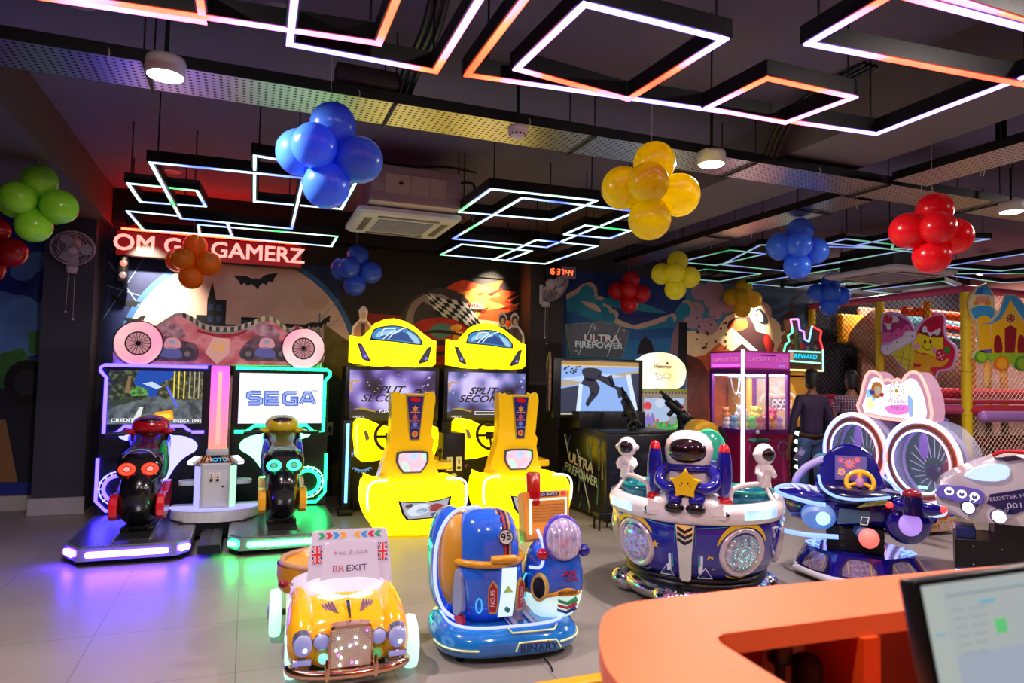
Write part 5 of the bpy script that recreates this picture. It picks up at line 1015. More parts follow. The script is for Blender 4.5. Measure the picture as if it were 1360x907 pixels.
for k in (-1, 1):  # small union flags
    cx, cz, w, h = k*.235, .235, .034, .05
    mb.prism([(cx-w, cz-h), (cx+w, cz-h), (cx+w, cz+h), (cx-w, cz+h)], -.004, 0, M('flag_navy', '30307a', .5))
    for sx in (-1, 1):
        dx, dz = w*.9*sx, h*.9; L_ = math.hypot(dx, dz); nx, nz = -dz/L_*.008, dx/L_*.008
        mb.prism([(cx-dx+nx, cz-dz+nz), (cx+dx+nx, cz+dz+nz), (cx+dx-nx, cz+dz-nz), (cx-dx-nx, cz-dz-nz)], -.005, 0, CW); mb.prism([(cx-dx+nx*.4, cz-dz+nz*.4), (cx+dx+nx*.4, cz+dz+nz*.4), (cx+dx-nx*.4, cz+dz-nz*.4), (cx-dx-nx*.4, cz-dz-nz*.4)], -.0055, 0, M('flag_red', 'd02838', .5))
    mb.bx(cx-.012, cx+.012, -.006, 0, cz-h, cz+h, CW); mb.bx(cx-w, cx+w, -.0062, 0, cz-.012, cz+.012, CW); mb.bx(cx-.007, cx+.007, -.007, 0, cz-h, cz+h, M('flag_red', 'd02838', .5)); mb.bx(cx-w, cx+w, -.0072, 0, cz-.007, cz+.007, M('flag_red', 'd02838', .5))
mb.text('BR', .05, M('print_rose', 'b04860', .5), -.088, .15, -.029, .004, 0, 1.5); mb.text('EXIT', .05, M('print_navy', '302858', .5), .042, .15, -.029, .004, 0, 1.5)
for x, r in ((0, .014), (-.11, .009), (.11, .009)): mb.tube([(a, -.028, b) for a, b in star(x, .24, r)], .0018, M('print_rose', 'b04860', .5), 4, closed=True)
for k in (-1, 1): [mb.tube([(k*.03, -.028, .238+d), (k*.09, -.028, .238+d)], .0012, M('print_violet', '8868a0', .5), 4) for d in (-.004, .004)]
mb.tube([(x, -.028, z) for x, z in smooth([(-.185, .075), (-.1, .05), (0, .045), (.1, .05), (.185, .075)], 4, False)], .0015, M('print_rose', 'b04860', .5), 4)
for i in range(-4, 5): x = i*.038; z = .047+.7*x*x; mb.prism([(x-.008, z), (x+.008, z), (x, z-.018)], -.028, -.02, M('print_rose', 'b04860', .5))
mb.build('print', bd)
# open seat tub at the rear
mb = MB(); mb.loft([[((.3+.02*math.sin(i))*math.cos(a), .85+.27*math.sin(a), z) for a in [PI*2*j/28 for j in range(28)]] for i, z in enumerate((.30, .38, .45))], M('tub_yellow', 'c88410', .35), caps=False)
mb.loft([[(.27*math.cos(a), .85+.24*math.sin(a), z) for a in [PI*2*j/28 for j in range(28)]] for z in (.45, .3)], M('tub_yellow', 'c88410', .35)); mb.tube([(.29*math.cos(PI*2*j/28), .85+.26*math.sin(PI*2*j/28), .455) for j in range(28)], .02, M('tub_piping', 'a87a60', .4), 8, closed=True); mb.build('seat_tub', t, loc=(-.05, -.08, 0))
for k in (-1,):
    mb = MB(); mb.ell((k*.33, .44, .41), (.03, .02, .022), M('mirror_red', '902840', .2, .5), 10, 8); mb.tube([(k*.28, .46, .40), (k*.33, .44, .41)], .008, CHROME, 6); mb.build('mirror', t)
for k in (-1, 1):
    mb = MB(); [mb.tube([(k*(.06+.014*i), .10+.01*i, .338-.003*i), (k*(.085+.016*i), .20, .366-.003*i)], .006, M('hood_vent', '8a6a90', .3, .4), 5) for i in range(4)]; mb.build('hood_vent', t)
mb = MB(); mb.tube([(0, .05, .325), (0, .18, .365)], [.006, .014], CHROME, 8); mb.build('hood_ornament', t)
# ---------------------------------------------------------------- blue 95 ride
for k in (-1, 1): mb = MB(); mb.loft([[(k*(.24+.07*math.cos(2*PI*j/16)), yy, .22+h*math.sin(2*PI*j/16)) for j in range(16)] for yy, h in ((.3, .05), (.45, .1), (.7, .16), (.95, .14), (1.05, .05))], CY); mb.build('side_panel', t)
t = thing('capsule_kiddie_ride', 'blue number 95 capsule ride on a rounded plinth lettered BINARY', 'kiddie ride', (1.50, 3.98, 0), -4)
BL = M('ride_blue', '2860d8', .15, coat=.9); BTQ = M('ride_teal_blue', '1c74cc', .15, coat=.9, noise=.3, nscale=3); NB = E('trim_blue_white', '8088ff', 3.2); NY = M('trim_pale', 'e0f0b0', .4)
def plan(wx, wy, e, n=44, cx=0, cy=0):
    sg = lambda v: math.copysign(abs(v)**e, v); return [(cx+wx*sg(math.cos(2*PI*k/n)), cy+wy*sg(math.sin(2*PI*k/n))) for k in range(n)]
mb = MB(); mb.loft([[(x, y, z) for x, y in plan(w, d, .62)] for w, d, z in ((.38, .31, .03), (.42, .355, .045), (.435, .37, .08), (.43, .36, .13), (.40, .33, .165), (.36, .29, .18))], BTQ); base = mb.build('plinth', t)
mb = MB(); mb.tube([(x, y, .186) for x, y in plan(.36, .29, .62)], .008, NB, 6, closed=True); mb.build('neon_trim', base)
mb = MB(); P_ = plan(.438, .373, .62, 88)
def along(a0, a1, z, r=.006, k=1.0): mb.tube([(P_[i % 88][0]*k, P_[i % 88][1]*k, z) for i in range(a0, a1)], r, NY, 5)
along(46, 62, .09); along(72, 86, .1); 
mb.tube([(-.02, -.373, .075), (.0, -.37, .12), (.22, -.37, .12), (.25, -.366, .075)], .006, NY, 5); mb.tube([(-.3, -.32, .075), (-.28, -.30, .15)], .006, NY, 5); mb.tube([(-.05, -.30, .185), (-.03, -.335, .165), (.22, -.335, .165), (.25, -.3, .182)], .006, NY, 5)
mb.tube([(-.36, -.05, .17), (-.33, .12, .18), (-.24, .2, .183)], .008, NY, 5)
mb.text('BINARY', .054, M('binary_dark', '14143a', .4), .11, .092, -.392, .012, 0, 1.2); mb.text('CHEER UP', .018, RED, .12, .118, -.38, .002, 0, 1.3)
for k in (-1, 1): mb.at(Tr(.06+k*.055, -.18, .188)).bx(-.012, .012, -.1, .1, 0, .004, M('stripe_lilac', 'a8a8d8', .4)); mb.at(Tr(.06+k*.085, -.18, .188)).bx(-.004, .004, -.1, .1, 0, .004, M('stripe_lilac', 'a8a8d8', .4))
mb.T = Matrix(); mb.at(Tr(.06, -.2, .188)).slab(circ(0, 0, .02, n=12), 0, .004, NAVY); mb.T = Matrix(); mb.build('plinth_print', base)
for x, y in ((-.3, -.22), (.3, -.22), (-.3, .22), (.3, .22)): c = MB(); c.lathe([(0, 0), (.025, 0), (.03, .03), (0, .05)], BLACK, (x, y, 0), 12); c.build('foot', t)
mb = MB(); mb.tube(smooth([(.16, -.34, .01), (.165, -.42, .006), (.15, -.5, .006)], 4, False), .005, BLACK, 5); mb.build('power_cable', t)
# left capsule
def pod(cx, cy, prof, m, ex=.85, n=36, parent=None):
    mb = MB(); sg = lambda v: math.copysign(abs(v)**ex, v)
    mb.loft([[(cx+rx*sg(math.cos(2*PI*k/n)), cy+ry*sg(math.sin(2*PI*k/n)), z) for k in range(n)] for rx, ry, z in prof], m); return mb
px_, py_ = -.115, -.02
mb = pod(px_, py_, ((.10, .1, .17), (.15, .16, .185), (.19, .2, .24), (.215, .225, .34), (.22, .23, .43), (.215, .225, .50), (.205, .21, .52)), BL); cap = mb.build('capsule', t)
mb = pod(px_, py_, ((.20, .205, .53), (.195, .2, .6), (.185, .19, .68), (.165, .165, .74), (.14, .12, .78), (.08, .07, .80), (.02, .02, .805)), BL); dome = mb.build('helmet_top', t)
mb = MB(); mb.tube([(px_+.22*math.cos(2*PI*k/32), py_+.23*math.sin(2*PI*k/32), .525) for k in range(32)], .021, M('band_gold', 'd09018', .3, coat=.4), 10, closed=True); mb.box((px_+.05, py_-.235, .555), (.16, .05, .045), M('band_gold', 'd09018', .3, coat=.4), .018); mb.build('visor_band', t)
mb = MB() # stripe over the dome with the 95 roundel
def dome_y(z): 
    pr = ((.205, .53), (.2, .6), (.19, .68), (.165, .74), (.12, .78), (.07, .80), (.02, .805))
    for (r0, z0), (r1, z1) in zip(pr, pr[1:]):
        if z <= z1: return py_-(r0+(r1-r0)*(z-z0)/(z1-z0))
    return py_
cx_ = px_+.07
for w, m_, o_ in ((.034, M('stripe_gold', 'c89048', .3), .004), (.022, M('stripe_navy', '221a4a', .3), .006), (.006, M('stripe_red', 'b03040', .3), .008)):
    zs = [.56, .6, .64, .68, .72, .745, .765, .785, .8]
    mb.add([(cx_+k*w, dome_y(z)-o_+.012, z+.002) for z in zs for k in (-1, 1)], [(2*i, 2*i+1, 2*i+3, 2*i+2) for i in range(len(zs)-1)], m_)
mb.T = Tr(cx_, dome_y(.67)-.004, .672, rx=-12); mb.prism(circ(0, 0, .043, n=28), -.006, .004, M('flag_white', 'd8d0d4', .6)); mb.tube([(.042*math.cos(k*PI/14), -.006, .042*math.sin(k*PI/14)) for k in range(28)], .003, BLACK, 5, closed=True); mb.text('95', .058, BLACK, 0, 0, -.009, .016, 0, 1.1, 8); mb.T = Matrix(); mb.build('roundel', dome)
mb = MB(); # lit white stripe and NO.95 badges on the capsule
cf = lambda z: py_-{0: 0}.get(0, 0)-(.2+.03*math.sin((z-.24)/.28*PI*.8))
sx = px_+.075
lw = E('capsule_lit', 'd8f4ff', .9, .3); zs = [.22, .27, .32, .37, .42, .47, .505]
mb.add([(sx+k*.045+(z-.3)*.05, cf(z)-.012+(.004 if k > 0 else 0), z) for z in zs for k in (-1, 1)], [(2*i, 2*i+1, 2*i+3, 2*i+2) for i in range(len(zs)-1)], lw)
mb.T = Tr(sx, cf(.4)-.016, .37); mb.prism([(-.028, -.0), (.03, 0), (0, .04)], -.004, 0, M('arrow_lime', 'b8e070', .5)); mb.prism(circ(.0, -.1, .014, n=12), -.003, .02, M('dot_teal', '108888', .5)); mb.T = Matrix()
for k, yaw in ((-1, -18), (1, 30)):
    mb.T = Tr(sx+k*.085, cf(.35)-(.004 if k < 0 else -.022), .35, rz=yaw, rx=4); q = [(-.028, -.05), (-.02, -.1), (.022, -.1), (.03, -.05), (.03, .05), (.0, .09), (-.026, .05)]
    mb.prism(q, -.008, .01, M('badge_gold', 'c8a050', .3)); mb.prism([(x*.82, z*.88) for x, z in q], -.01, .01, M('badge_red', 'a82030', .3)); mb.text('NO.95', .035, CW, 0, -.01, -.012, .002, 0, 1, 90 if k < 0 else -90)
mb.T = Matrix(); mb.build('badges', cap)
mb = MB(Tr(px_-.18, py_-.13, .36, rz=-56)); mb.prism(smooth([(-.03, -.12), (.04, -.1), (.03, .1), (-.02, .12)], 2), -.03, .01, M('side_grey', '8890b8', .3), .006); mb.prism(smooth([(-.02, -.14), (.04, -.2), (.045, -.13)], 2), -.032, 0, M('badge_red', 'a82030', .3)); mb.build('side_vent', cap)
mb = MB(Tr(px_-.09, py_-.225, .30, rz=-18)); mb.tube([(.017*math.cos(k*PI/8), 0, .04*math.sin(k*PI/8)) for k in range(16)], .005, E('port_cyan', '40c0ff', .9), 5, closed=True); mb.build('port', cap)
mb = MB(Tr(px_+.195, py_-.10, .36, rz=58)); mb.prism(circ(0, 0, .075, n=24), -.03, .01, M('side_disc', '10508a', .2, coat=.6)); mb.tube([(.07*math.cos(k*PI/12), -.03, .07*math.sin(k*PI/12)) for k in range(24)], .006, E('disc_cyan', '40c8f0', 1.2), 6, closed=True); mb.text('95', .05, BLACK, 0, 0, -.034, .01); mb.build('side_disc', cap)
# seat shell behind the capsule, left
mb = MB(); rings = []
for a in range(0, 15):
    u = PI*a/14
    rings.append([(-.29+.03*math.cos(v), -.05+.22*math.cos(u)+.0, .24+.5*math.sin(u)*(.5+.5*1)*.98) if False else (-.30-.04*math.sin(v*PI)*1.0, .22*math.cos(u)*(1-.0*v), .2+.58*math.sin(u)*v) for v in [i/6 for i in range(7)]])
mb.ell((-.31, .12, .48), (.125, .21, .32), BL, 28, 16, .85); mb.build('seat_shell', t)
mb = MB(); mb.ell((-.285, .06, .50), (.13, .2, .285), M('seat_tan', 'c08828', .4), 24, 14, .85); mb.build('seat_lining', t)
mb = MB(); mb.tube(smooth([(-.14, .04, .80), (-.28, -.0, .80), (-.37, -.03, .73), (-.42, -.05, .6), (-.425, -.06, .4), (-.38, -.10, .25), (-.28, -.18, .19)], 4, False), .011, NB, 6); mb.build('shell_neon', t)
# right pod with the control panel
qx, qy = .30, -.08
LW = E('pod_lit', 'd0f8f0', .75, .5)
mb = pod(qx, qy, ((.08, .08, .17), (.12, .12, .18), (.155, .15, .22), (.175, .165, .28), (.178, .17, .33)), LW); pd = mb.build('pod_bowl', t)
mb = pod(qx, qy, ((.18, .172, .33), (.183, .175, .38), (.178, .17, .45), (.165, .155, .52), (.14, .13, .57), (.1, .1, .6)), BL); pb = mb.build('pod_body', t)
mb = MB(); mb.tube(smooth([(qx-.18, qy-.03, .33), (qx-.1, qy-.155, .325), (qx, qy-.185, .345), (qx+.1, qy-.15, .325), (qx+.17, qy-.05, .335)], 4, False), .013, M('band_gold', 'd09018', .3, coat=.4), 8); mb.T = Tr(qx+.02, qy-.20, .345); mb.prism(smooth([(-.07, -.01), (-.05, .015), (0, .025), (.05, .015), (.07, -.01), (.0, -.018)], 3), -.008, .01, M('band_gold', 'd09018', .3, coat=.4)); mb.text('BINARY', .028, M('binary_dark', '14143a', .4), 0, .002, -.012, .003, 0, 1.2); mb.T = Matrix(); mb.build('name_band', pb)
mb = MB(Tr(qx+.05, qy-.168, .44, rx=-8, rz=14)); mb.text('95', .06, M('badge_red', 'a82030', .3), 0, 0, -.006, .012, .2, 1.4); mb.prism([(-.06, .0), (-.035, .02), (-.03, .01)], -.006, .0, RED); mb.bx(-.03, .05, -.005, 0, -.035, -.028, M('badge_red', 'a82030', .3)); mb.build('number', pb)
mb = MB(); 
for i, c_ in enumerate(('2a9a60', 'c83048', '283890')):
    z = .285-i*.028; mb.T = Tr(qx+.035, qy-.166+.009*i, z, rx=14); mb.prism([(-.06, .016), (0, -.004), (.06, .016), (.06, .004), (0, -.018), (-.06, .004)], -.012, .02, M('chev_'+c_, c_, .5))
mb.T = Matrix(); mb.build('chevrons', pd)
mb = MB(Tr(qx-.13, qy-.135, .37, rz=-44) @ Matrix.Diagonal((.8, 1, 1.25, 1))); mb.lathe([(.05, .012), (.063, .02), (.075, -.07)], M('ring_gold', 'd0b060', .3), (0, 0, 0), 24, 'y'); mb.lathe([(0, .006), (.05, .008), (.058, .015)], M('ring_hole', '0c0c28', .3), (0, 0, 0), 24, 'y'); mb.build('side_ring', pb)
mb = MB(); mb.tube(smooth([(qx-.17, qy-.06, .47), (qx-.12, qy-.13, .49), (qx-.1, qy-.1, .6), (qx-.11, qy-.02, .68)], 4, False), .01, NB, 6); mb.tube([(qx+.16, qy-.04, .55), (qx+.15, qy-.0, .66)], .009, E('trim_white', 'f0f8ff', 2.5), 6); mb.build('pod_neon', pb)
T = Tr(qx-.0, qy+.05, .60, rx=-18, rz=8)
mb = MB(T); mb.prism([(-.17, .0), (.14, 0), (.19, .30), (-.145, .30)], -.0, .1, M('panel_orange', 'e08a20', .35, coat=.3), .012); pan = mb.build('control_panel', t)
mb = MB(T); mb.tube([(x, -.003, z) for x, z in [(-.13, .04), (-.105, .245), (.15, .245), (.115, .04), (.07, .02)]], .0065, E('trim_white', 'f0f8ff', 2.5), 6); mb.build('panel_neon', pan)
mb = MB(T); [mb.bx(-.1, .14, -.004, 0, .12+i*.018, .128+i*.018, M('panel_slot', 'b07030', .5)) for i in range(6)]; mb.prism([(-.06, .262), (.1, .262), (.105, .29), (-.055, .29)], -.004, 0, M('stripe_navy', '221a4a', .3)); mb.text('COME ON', .026, CW, .022, .276, -.006, .004, 0, 1.1, 180)
for k in (-1, 1): mb.prism([(.022+k*.1, .265), (.022+k*.13, .265), (.022+k*.13, .29), (.022+k*.1, .29)], -.004, 0, M('flag_red', 'd02838', .5))
mb.T = T @ Matrix(((0, 0, 0, 0),)*4) if False else T; mb.build('panel_print', pan)
mb = MB(Tr(qx+.02, qy-.13, .64, rx=-12, rz=8)); mb.ell((0, 0, 0), (.118, .07, .125), M('lens_glass', 'c8b8f0', .08, .3, coat=1, noise=.4, nscale=25, bump=.6), 28, 16)
for i in range(7): x = -.09+i*.03; h_ = math.sqrt(max(0, .0135-x*x))*.95; mb.tube([(x, -.068*math.sqrt(max(0, 1-(x/.118)**2-(z/.125)**2))-.0, z) for z in [h_*(j/5-1)*1.0 for j in range(11)]], .0022, M('lens_rib', 'e8e0ff', .2), 4, caps=False)
lens = mb.build('round_lens', t)
mb = MB(Tr(qx+.02, qy-.11, .64, rx=-12, rz=8)); mb.tube([(.122*math.cos(k*PI/18), 0, .13*math.sin(k*PI/18)) for k in range(36)], .012, M('lens_rim', '5a48d0', .2, coat=.6), 8, closed=True); mb.build('lens_rim', lens)
for x, m_ in ((-.11, M('knob_red', 'b01030', .15, coat=.8)), (.155, M('knob_navy', '20208a', .15, coat=.8))): mb = MB(); mb.ell((qx+x, qy-.12, .555+(.01 if x > 0 else 0)), .037, m_, 18, 12); mb.tube([(qx+x, qy-.1, .555), (qx+x*.8, qy+.02, .57)], .012, CHROME, 6); mb.build('knob', t)
mb = MB(); mb.tube([(qx-.08, qy+.14, .80), (qx-.085, qy+.15, .99), (qx-.085, qy+.15, 1.0)], [.042, .046, .036], M('beacon_red', 'b00818', .15, coat=.7, alpha=.92), 20); mb.tube([(qx-.08, qy+.14, .6), (qx-.08, qy+.14, .82)], .03, BLACKM, 10); mb.build('beacon', t)
# ---------------------------------------------------------------- astronaut carousel ride
t = thing('astronaut_carousel_ride', 'round navy space ride with a big white astronaut hugging a yellow star', 'kiddie ride', (3.24, 4.43, 0), -42)
WH = M('ride_white', 'e8dce0', .22, coat=.7); NV = M('ride_navy', '1c1a90', .18, coat=.9)
mb = MB(); mb.lathe([(0, .03), (.42, .03), (.52, .05), (.56, .1), (.53, .15), (.45, .18)], CHROME, n=48)
for k in range(6): a = k*PI/3+.3; mb.ell((.5*math.cos(a), .5*math.sin(a), .09), (.13, .13, .09), CHROME, 16, 10)
mb.build('chrome_base', t)
mb = MB(); mb.lathe([(.44, .12), (.50, .13), (.50, .15), (.45, .16), (.51, .175), (.51, .19), (.46, .2), (.52, .215), (.52, .23), (.47, .24)], M('bellows', '0c0c12', .35), n=48); mb.build('bellows', t)
mb = MB(); mb.lathe([(.44, .22), (.5, .24), (.545, .28), (.585, .36), (.61, .46), (.622, .56), (.62, .64), (.60, .66)], NV, n=64); mb.lathe([(.6, .655), (.0, .655)], M('deck_teal', '10407a', .3, coat=.4), n=48); drum = mb.build('drum', t)
mb = MB(); mb.lathe([(.62, .625), (.645, .64), (.65, .70), (.635, .75), (.6, .765), (.56, .76), (.55, .70), (.55, .655)], WH, n=64); rim = mb.build('rim', t)
def on_drum(a, z, r=.63): a = math.radians(a-90); return Tr(r*math.cos(a), r*math.sin(a), z, rz=math.degrees(a)+90)
GLIT = M('glitter_lens', 'b8b8e8', .1, .4, coat=1, noise=.6, nscale=40, bump=.8)
for a, c_, vis in ((-38, 'violet', 1), (38, 'mint', 1), (98, 'violet', 0), (-100, 'violet', 0)):
    mb = MB(on_drum(a, .44, .59)); mb.T = mb.T @ Tr(rx=10); mb.lathe([(.13, -.005), (.155, .02), (.172, .01), (.175, -.03)], M('lens_bezel', 'd8c8d0', .2, .5), (0, 0, 0), 32, 'y'); ln = mb.build('porthole', drum)
    mb = MB(on_drum(a, .44, .59)); mb.T = mb.T @ Tr(rx=10); mb.ell((0, .01, 0), (.14, .045, .14), GLIT, 28, 14)
    dm = E('dot_mint', '70ffd8', 1.6) if c_ == 'mint' else E('dot_violet', 'a050ff', 1.5); dm2 = E('dot_teal2', '40b0c0', .9)
    for i in range(5):
        for j in range(22): 
            an = j*PI/11+i*.15; r_ = .03+i*.023
            if vis and (j*7+i*3) % 5: mb.ell((r_*math.cos(an), -.035*math.sqrt(1-(r_/.145)**2)-.003, r_*math.sin(an)), .0036, dm if (i+j//6) % 2 else dm2, 5, 3)
    mb.build('lens', drum)
mb = MB(); YM = M('moon_yellow', 'e0b818', .35); TQ = M('line_teal', '30a0b8', .4); WS = M('line_white', 'd8d8f0', .4)
def arc(a, z, r, w, d0, d1, m_): # crescent printed on the drum
    n = 18
    for i in range(n):
        q = []
        for f, k in ((i/n, 1), ((i+1)/n, 1), ((i+1)/n, -1), (i/n, -1)):
            an = math.radians(d0+(d1-d0)*f); ww = w*math.sin(PI*f)*.5+w*.2; rr = r+k*ww; ang = a+math.degrees(rr*math.cos(an)/.6); zz = z+rr*math.sin(an)
            rad = .5+.122*min(1, max(0, (zz-.24)/.3))**.6+.004; T_ = math.radians(ang-90); q.append((rad*math.cos(T_), rad*math.sin(T_), zz))
        mb.add(q, [(0, 1, 2, 3)], m_)
arc(38, .44, .195, .028, 20, 165, YM); arc(38, .44, .195, .01, -130, 10, YM); arc(-38, .44, .195, .028, 30, 150, YM); arc(-38, .44, .195, .008, 190, 330, M('line_lilac', '8888c8', .4))
def stick(a, z, pts, m_, tilt=9):
    mb.T = on_drum(a, z, .50+.122*min(1, max(0, (z-.24)/.3))**.6+.006) @ Tr(rx=tilt); mb.prism(pts, -.003, .012, m_); mb.T = Matrix()
stick(16, .42, star(0, 0, .035), YM); stick(19, .33, star(0, 0, .018), YM); stick(-20, .46, star(0, 0, .03), YM); stick(-19, .38, star(0, 0, .015), WS)
for s_ in (-1, 1):
    a = 11*s_; stick(a*.95, .42, [(-.008, -.13), (.008, -.12), (.008, .12), (-.008, .13), (-.02, .12), (-.02, .09), (-.008, .08), (-.008, -.08), (-.02, -.09), (-.02, -.13)], WS, 8); stick(a*.8, .42, [(-.006, -.1), (.006, -.1), (.006, .1), (-.006, .1)], TQ, 8)
    mb.T = on_drum(13*s_, .285, .565) @ Tr(rx=16); mb.tube([(x, 0, z) for x, z in [(-.05, -.03), (.05, -.03), (0, .045)]], .005, WS, 4, closed=True); mb.T = Matrix()
    for (a0, z0, a1, z1) in ((s_*6.5, .6, s_*6.5, .28), (s_*6.5, .6, s_*26, .62), (s_*8, .28, s_*16, .24)):
        pts = []
        for f in range(7): aa = a0+(a1-a0)*f/6; zz = z0+(z1-z0)*f/6; rad = .5+.122*min(1, max(0, (zz-.24)/.3))**.6+.003; T_ = math.radians(aa-90); pts.append((rad*math.cos(T_), rad*math.sin(T_), zz))
        mb.tube(pts, .003, TQ, 4)
stick(66, .56, [(-.04, .03), (.04, .03), (0, -.045)], WS); stick(66, .56, [(-.028, .022), (.028, .022), (0, -.032)], NV); mb.build('drum_print', drum)
mb = MB(on_drum(0, .44, .60) @ Tr(rx=9)); mb.prism([(-.07, .20), (.07, .20), (.045, -.02), (.04, -.19), (.025, -.21), (-.025, -.21), (-.04, -.19), (-.045, -.02)], -.025, .03, CHROME, .008)
for i in range(3): z = .18-i*.04; mb.prism([(-.05, z), (0, z-.03), (.05, z), (.05, z-.018), (0, z-.05), (-.05, z-.018)], -.032, -.02, M('chev_chrome_dark', '303040', .2, .8))
mb.build('chrome_plate', drum)
for a in (-24, 24, -62, 62):
    T_ = on_drum(a, .695, .652); 
    if abs(a) < 40: mb = MB(T_); mb.ell((0, 0, 0), (.028, .018, .03), CHROME, 14, 10); mb.build('chrome_stud', rim)
for a, c_ in ((-50, 'rim_lamp_blue'), (50, 'rim_lamp_mint')):
    mb = MB(); n = 10; m_ = LED('rim_lamp', ['c0d8ff', 'd0fff0', 'a0b8ff'], 1.3, 6); q = []
    for i in range(n+1): T_ = math.radians(a-14+28*i/n-90); q += [(.654*math.cos(T_), .654*math.sin(T_), .665), (.655*math.cos(T_), .655*math.sin(T_), .73)]
    mb.add(q, [(2*i, 2*i+2, 2*i+3, 2*i+1) for i in range(n)], m_); mb.build('rim_lamp', rim)
# front console
mb = MB(); mb.prism(smooth([(-.27, .66), (.27, .66), (.22, .76), (.17, .80), (-.17, .80), (-.22, .76)], 2), -.625, -.25, WH, .04, seg=3); con = mb.build('console', t)
for k in (-1, 1):
    mb = MB(); mb.bx(k*.06-.006, k*.06+.006, -.63, -.62, .68, .692, BLACK); mb.build('screw', con)
    mb = MB(); mb.lathe([(0, .745), (.055, .745), (.062, .76), (.05, .785), (.036, .80)], RED, (k*.24, -.42, 0), 20); mb.lathe([(.036, .80), (.05, .86), (.056, .94), (.052, 1.05), (.04, 1.11)], NV, (k*.24, -.42, 0), 20); mb.lathe([(.041, 1.11), (.036, 1.135), (.022, 1.16), (0, 1.168)], RED, (k*.24, -.42, 0), 20); mb.build('rocket', t)
# astronaut: one continuous suit
mb = MB(Tr(0, -.42, 0)); 
def vs(prof, n=28): mb.loft([[(rx*math.cos(2*PI*k/n), cy+ry*math.sin(2*PI*k/n), z) for k in range(n)] for rx, ry, z, cy in prof], WH)
vs(((.10, .08, .76, .02), (.165, .12, .79, .02), (.185, .13, .88, .02), (.18, .125, .96, .01), (.155, .12, 1.0, .0), (.15, .13, 1.03, -.01), (.165, .15, 1.07, -.01), (.17, .155, 1.12, -.01), (.155, .145, 1.18, -.01), (.115, .11, 1.225, -.01), (.06, .06, 1.248, -.01), (.01, .01, 1.252, -.01))); ast = mb.build('astronaut', t)
mb = MB(Tr(0, -.42, 0)); mb.ell((0, -.105, 1.115), (.132, .085, .092), M('visor_dark', '201014', .06, coat=1), 26, 16, .95); mb.build('visor', ast)
for k in (-1, 1):
    mb = MB(Tr(0, -.42, 0)); mb.tube(smooth([(k*.13, -.05, .99), (k*.18, -.07, .95), (k*.185, -.1, .89), (k*.13, -.15, .86), (k*.06, -.17, .87)], 4, False), [.042]*16+[.03], NV, 14); mb.build('arm', ast)
    mb = MB(Tr(0, -.42, 0)); mb.ell((k*.072, -.15, .785), (.066, .09, .062), NV, 18, 12); mb.build('leg', ast)
    mb = MB(Tr(0, -.42, 0)); mb.ell((k*.072, -.215, .735), (.068, .06, .038), M('boot_black', '0c0a0e', .12, coat=.9), 18, 12, .85); mb.build('boot', ast)
mb = MB(Tr(0, -.42, 0)); mb.tube(smooth([(-.13, -.06, .99), (0, -.125, .995), (.13, -.06, .99)], 4, False), .032, NV, 12); mb.build('collar', ast)
mb = MB(Tr(0, -.62, .895)); mb.prism(star(0, 0, .11, .058), -.03, .03, M('star_yellow', 'f0c010', .2, coat=.7), .012, seg=3)
for k in (-1, 1): mb.ell((k*.02, -.03, .01), .006, BLACK, 8, 6); mb.ell((k*.035, -.028, -.006), .007, M('cheek_pink', 'e07048', .4), 8, 6)
mb.build('star', ast)
# small astronauts on handrails, seats, rails
for k, fz in ((-1, 0), (1, 40)):
    mb = MB(Tr(k*.50, -.13, .9, rz=fz)); mb.ell((0, 0, .18), (.075, .072, .08), WH, 20, 14); mb.loft([[(rx*math.cos(2*PI*j/16), ry*math.sin(2*PI*j/16), z) for j in range(16)] for rx, ry, z in ((.03, .03, -.05), (.045, .04, -.02), (.05, .042, .0), (.06, .05, .05), (.055, .045, .1), (.03, .03, .12))], WH)
    for s_ in (-1, 1): mb.ell((s_*.075, 0, .18), (.018, .022, .024), WH, 10, 8); mb.tube([(s_*.05, 0, .09), (s_*.068, -.01, .05), (s_*.05, -.05, .03)], .02, WH, 8); mb.tube([(s_*.025, 0, .0), (s_*.03, -.01, -.06)], .024, WH, 8)
    mb.box((0, -.045, .06), (.05, .02, .03), M('chest_pack', 'c8c0c8', .4), .005); sa = mb.build('small_astronaut', t)
    mb = MB(Tr(k*.50, -.13, .9, rz=fz)); mb.ell((0, -.035, .182), (.058, .045, .055), M('visor_dark', '201014', .06, coat=1), 20, 12); mb.build('visor', sa)
    mb = MB(); mb.tube(smooth([(k*.28, -.42, .74), (k*.29, -.40, .84), (k*.36, -.33, .87), (k*.45, -.2, .87), (k*.52, -.08, .86), (k*.50, .1, .84), (k*.5, .2, .7)], 4, False), .019, M('rail_pink_white', 'd8c8cc', .3, coat=.4), 10); mb.tube([(k*.5, -.13, .86), (k*.57, -.22, .75)], .015, M('rail_pink_white', 'd8c8cc', .3, coat=.4), 8); mb.build('handrail', t)
    mb = MB(); mb.lathe([(.19, .70), (.205, .76), (.2, .80), (.18, .81), (.16, .78), (.15, .68)], M('tub_teal', '0c6c88', .2, coat=.7), (k*.36, -.05, 0), 28); mb.tube([(k*.36+.2*math.cos(2*PI*j/24), -.05+.2*math.sin(2*PI*j/24), .808) for j in range(24)], .014, M('tub_rim', '1c9a90', .3), 8, closed=True); mb.build('seat_tub', t)
mb = MB(); mb.lathe([(.0, .66), (.22, .66), (.22, .9), (.16, .98), (0, 1.0)], M('centre_navy', '14206a', .3, coat=.4), (0, .1, 0), 28); mb.build('centre_column', t)
